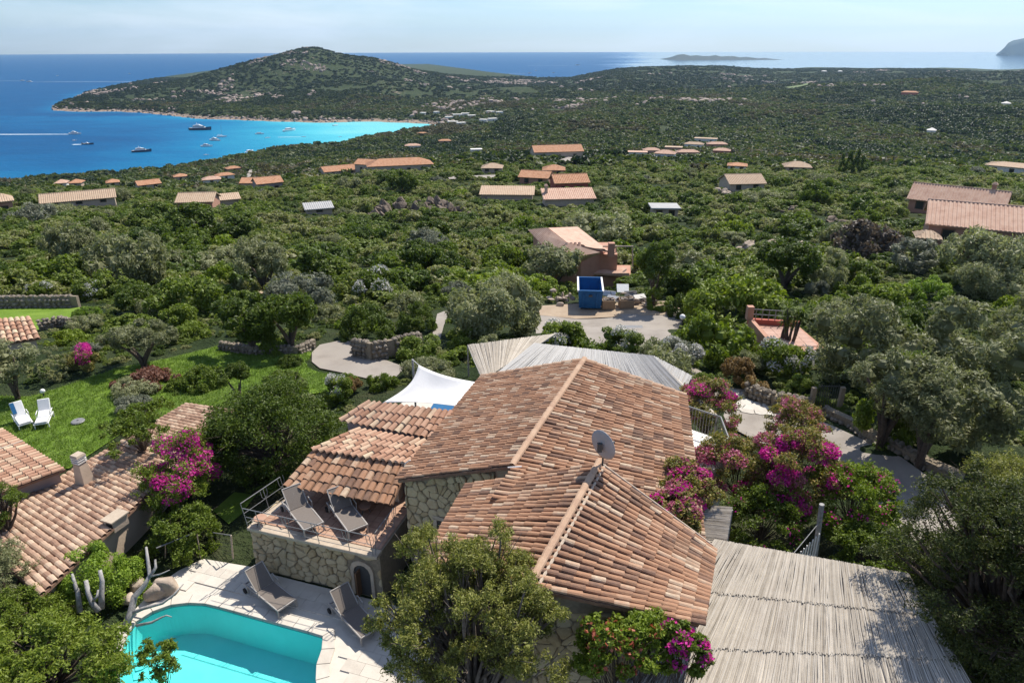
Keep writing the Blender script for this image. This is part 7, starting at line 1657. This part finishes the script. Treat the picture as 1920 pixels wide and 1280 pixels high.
# ---- the rest of the maquis: instanced scrub, one object per belt --------------
def lib(name, me):
    o = bpy.data.objects.new(name, me); return o
def scatter(name, P, S, H, rot, idx, sources):
    """geometry-nodes scatter of `sources` on points; one stuff object"""
    me = bpy.data.meshes.new(name); me.vertices.add(len(P)); me.vertices.foreach_set('co', np.asarray(P, np.float32).ravel())
    for nm, tp, val in (('scl', 'FLOAT_VECTOR', np.column_stack([S, S, H]).astype(np.float32)), ('rz', 'FLOAT', rot.astype(np.float32)), ('idx', 'INT', idx.astype(np.int32))):
        a = me.attributes.new(nm, tp, 'POINT'); a.data.foreach_set('vector' if tp == 'FLOAT_VECTOR' else 'value', val.ravel())
    o = mesh_obj(name, me); tag(o, kind='stuff')
    ng = bpy.data.node_groups.new(name, 'GeometryNodeTree'); ng.interface.new_socket('Geometry', in_out='INPUT', socket_type='NodeSocketGeometry'); ng.interface.new_socket('Geometry', in_out='OUTPUT', socket_type='NodeSocketGeometry')
    gi = ng.nodes.new('NodeGroupInput'); go = ng.nodes.new('NodeGroupOutput'); ip = ng.nodes.new('GeometryNodeInstanceOnPoints'); L = ng.links.new
    g2i = ng.nodes.new('GeometryNodeGeometryToInstance')
    for s in sources[::-1]:
        oi = ng.nodes.new('GeometryNodeObjectInfo'); oi.inputs['Object'].default_value = s; oi.inputs['As Instance'].default_value = True; L(oi.outputs['Geometry'], g2i.inputs[0])
    def attr(nm, t):
        a = ng.nodes.new('GeometryNodeInputNamedAttribute'); a.data_type = t; a.inputs['Name'].default_value = nm; return a.outputs['Attribute']
    ji = ng.nodes.new('GeometryNodeJoinGeometry')
    for s in sources[::-1]:
        oi = ng.nodes.new('GeometryNodeObjectInfo'); oi.inputs['Object'].default_value = s; oi.inputs['As Instance'].default_value = True; L(oi.outputs['Geometry'], ji.inputs[0])
    ip.inputs['Pick Instance'].default_value = True
    L(gi.outputs[0], ip.inputs['Points']); L(ji.outputs[0], ip.inputs['Instance']); L(attr('idx', 'INT'), ip.inputs['Instance Index']); L(attr('scl', 'FLOAT_VECTOR'), ip.inputs['Scale'])
    cx = ng.nodes.new('ShaderNodeCombineXYZ'); L(attr('rz', 'FLOAT'), cx.inputs['Z']); L(cx.outputs[0], ip.inputs['Rotation']); L(ip.outputs[0], go.inputs[0])
    md = o.modifiers.new('scatter', 'NODES'); md.node_group = ng; return o
M['leaf_mix'] = leafmat('maquis leaf', [(0, (.036, .062, .010)), (.2, (.075, .115, .015)), (.4, (.125, .175, .023)), (.58, (.165, .20, .04)), (.74, (.22, .225, .088)), (.9, (.29, .285, .15)), (1, (.20, .285, .035))], objw=.78)
M['leaf_far'] = leafmat('far maquis leaf', [(0, (.03, .05, .011)), (.3, (.058, .084, .018)), (.6, (.093, .12, .027)), (.85, (.122, .135, .047)), (1, (.165, .13, .07))], objw=.8)
M['leaf_ridge'] = leafmat('ridge maquis leaf', [(0, (.012, .026, .014)), (.4, (.022, .040, .021)), (.8, (.036, .054, .028)), (1, (.06, .056, .038))], objw=.75)  # bluish dark tone puts the haze between ridges into the leaf colour
srcA = [lib('bush', crown('bush', 'leaf_mix', 200+i, ('dome', 'ball', 'dome', 'ball')[i], nc=18, nl=2800, ls=.068, aspect=.5)) for i in range(4)]
srcB = [lib('bush', crown('bush', 'leaf_far', 300+i, ('dome', 'ball', 'dome')[i], nc=10, nl=110, ls=.3, aspect=.6)) for i in range(3)]
srcC = [lib('bush', crown('bush', 'leaf_ridge', 400+i, ('dome', 'ball', 'dome')[i], nc=10, nl=100, ls=.3, aspect=.6)) for i in range(3)]
M['leaf_brown'] = leafmat('brown maquis leaf', [(0, (.05, .045, .02)), (.5, (.095, .085, .04)), (1, (.15, .125, .07))], objw=.75)
srcD = [lib('bush', crown('bush', 'leaf_brown', 500+i, ('dome', 'ball')[i], nc=10, nl=100, ls=.3, aspect=.6)) for i in range(2)]
M['leaf_deep'] = leafmat('deep maquis leaf', [(0, (.016, .03, .009)), (.5, (.03, .05, .014)), (1, (.05, .07, .02))], objw=.75)
srcE = [lib('bush', crown('bush', 'leaf_deep', 520+i, ('dome', 'ball')[i], nc=10, nl=100, ls=.3, aspect=.6)) for i in range(2)]
def belt(name, y0, y1, n, src, r0, r1, hf, seed, chk=False, umax=.9, mask=None):
    rg = np.random.default_rng(seed); y = np.sqrt(rg.uniform(y0**2, y1**2, n)); u = rg.uniform(-umax, umax, n); x = u*y; z = h(x, y)
    S = rg.uniform(r0, r1, n); H = S*rg.uniform(*hf, n); P2 = np.column_stack([x, y]); k = (z > SEA+2.5) & ~excluded(P2, .9)
    if mask is not None: k &= mask(x, y, z)
    if chk:
        kk = np.nonzero(k)[0]
        for i in kk:
            if covers(x[i], y[i], z[i], S[i], H[i]): k[i] = False
    x, y, z, S, H = x[k], y[k], z[k], S[k], H[k]
    ix = rg.integers(0, len(src), len(x))
    if y0 > 200:      # patches of dry brown scrub; darker ones put relief shading into the colour
        t = vnoise(x/75, y/110, 41)+.6*vnoise(x/28, y/40, 42)+rg.normal(0, .12, len(x)); ix = np.where(t > .26, len(src)+rg.integers(0, 2, len(x)), np.where(t < -.2, len(src)+2+rg.integers(0, 2, len(x)), ix)); src = list(src)+(srcD+srcE if y0 < 1100 else srcC[:2]+srcE)
    scatter(name, np.column_stack([x, y, z-.15*H]), S, H, rg.uniform(0, 6.28, len(x)), ix, src)
clearing = lambda x, y, z: (vnoise(x/23, y/23, 4)+.5*vnoise(x/9, y/9, 5)) < .33
belt('undergrowth', 24, 62, 4200, srcA, .25, .6, (.5, .9), 1, True)
belt('near_scrub', 56, 250, 5600, srcA, 1.1, 3.6, (.6, 1.0), 2, True, mask=clearing)
belt('low_scrub', 58, 240, 9000, srcA, .35, .8, (.6, 1.0), 8, False)
belt('hillside_scrub', 240, 620, 19000, srcB, 1.6, 4.6, (.6, 1.0), 3, True, mask=lambda x, y, z: vnoise(x/40, y/40, 6) < .4)
belt('valley_scrub', 600, 1250, 46000, srcB, 1.6, 4.6, (.6, 1.0), 4, False, mask=lambda x, y, z: (vnoise(x/60, y/60, 7)+.5*vnoise(x/20, y/20, 3)) < .42)
belt('ridge_scrub', 1150, 2350, 52000, srcC, 2.2, 5.0, (.6, .95), 5, False, mask=lambda x, y, z: (vnoise(x/80, y/80, 8)+.6*vnoise(x/25, y/25, 2)) < .30)
# pale granite boulders strewn over the far hills and along the shore
rocks = []
for k in range(4):
    o = boulder('rock', (0, 0, 0), (1, 1, .75), None, 'hill_rock', seed=k+80, sub=2); COL.objects.unlink(o); rocks.append(o)
def rock_belt(name, n, seed, fn, r0, r1):
    rg = np.random.default_rng(seed); y = np.sqrt(rg.uniform(500**2, 2100**2, n)); x = rg.uniform(-.85, .85, n)*y; z = h(x, y); k = (z > SEA+.2) & fn(x, y, z); x, y, z = x[k], y[k], z[k]; m_ = len(x)
    S = r0+(r1-r0)*rg.random(m_)**2.5; scatter(name, np.column_stack([x, y, z+.2]), S*rg.uniform(.8, 1.3, m_), S, rg.uniform(0, 6.28, m_), rg.integers(0, 4, m_), rocks)
tor = lambda x, y: vnoise(x/95, y/95, 31)+.8*vnoise(x/28, y/28, 32)
rock_belt('hill_rocks', 100000, 11, lambda x, y, z: (tor(x, y) > .42-.24*np.clip((z+45)/60, 0, 1)*(y > 1100)*(x < 150)-.06*(x < 100)) & (y > 900) & ((x < 250) | (tor(x, y) > .5)), 1.0, 5.5)
rock_belt('shore_rocks', 90000, 12, lambda x, y, z: (z < SEA+4.0), 1.0, 3.2)

# short tufts on the lawn
rg = np.random.default_rng(5); V = []
for k in range(9):
    a = rg.uniform(0, 6.28); b = np.array([math.cos(a), math.sin(a), 0])*rg.uniform(0, .1); t = b*1.6+np.array([0, 0, rg.uniform(.04, .09)]); s = np.array([-math.sin(a), math.cos(a), 0])*.012
    V += [b-s, b+s, t+s*.3, t-s*.3]
M['blade'] = leafmat('grass blade', [(.09, .15, .02), (.14, .225, .03), (.20, .265, .06)], objw=.6)
tuft = lib('tuft', np_mesh('tuft', np.array(V), np.arange(len(V)).reshape(-1, 4), M['blade']))
lp_ = np.array([tuple(v.co[:2]) for v in LAWN.data.vertices]); x0, y0 = lp_.min(0); x1, y1 = lp_.max(0)
P2 = np.column_stack([rg.uniform(x0, x1, 34000), rg.uniform(y0, y1, 34000)]); lw = np.array([tuple(ground_at(a, b)[:2]) for a, b in lawn_px]); P2 = P2[inside(P2, lw)]
n_ = len(P2); S_ = rg.uniform(.7, 1.5, n_)
scatter('lawn_grass', np.column_stack([P2, h(P2[:, 0], P2[:, 1])+.045]), S_, S_*rg.uniform(.6, 1.2, n_), rg.uniform(0, 6.28, n_), np.zeros(n_, int), [tuft])
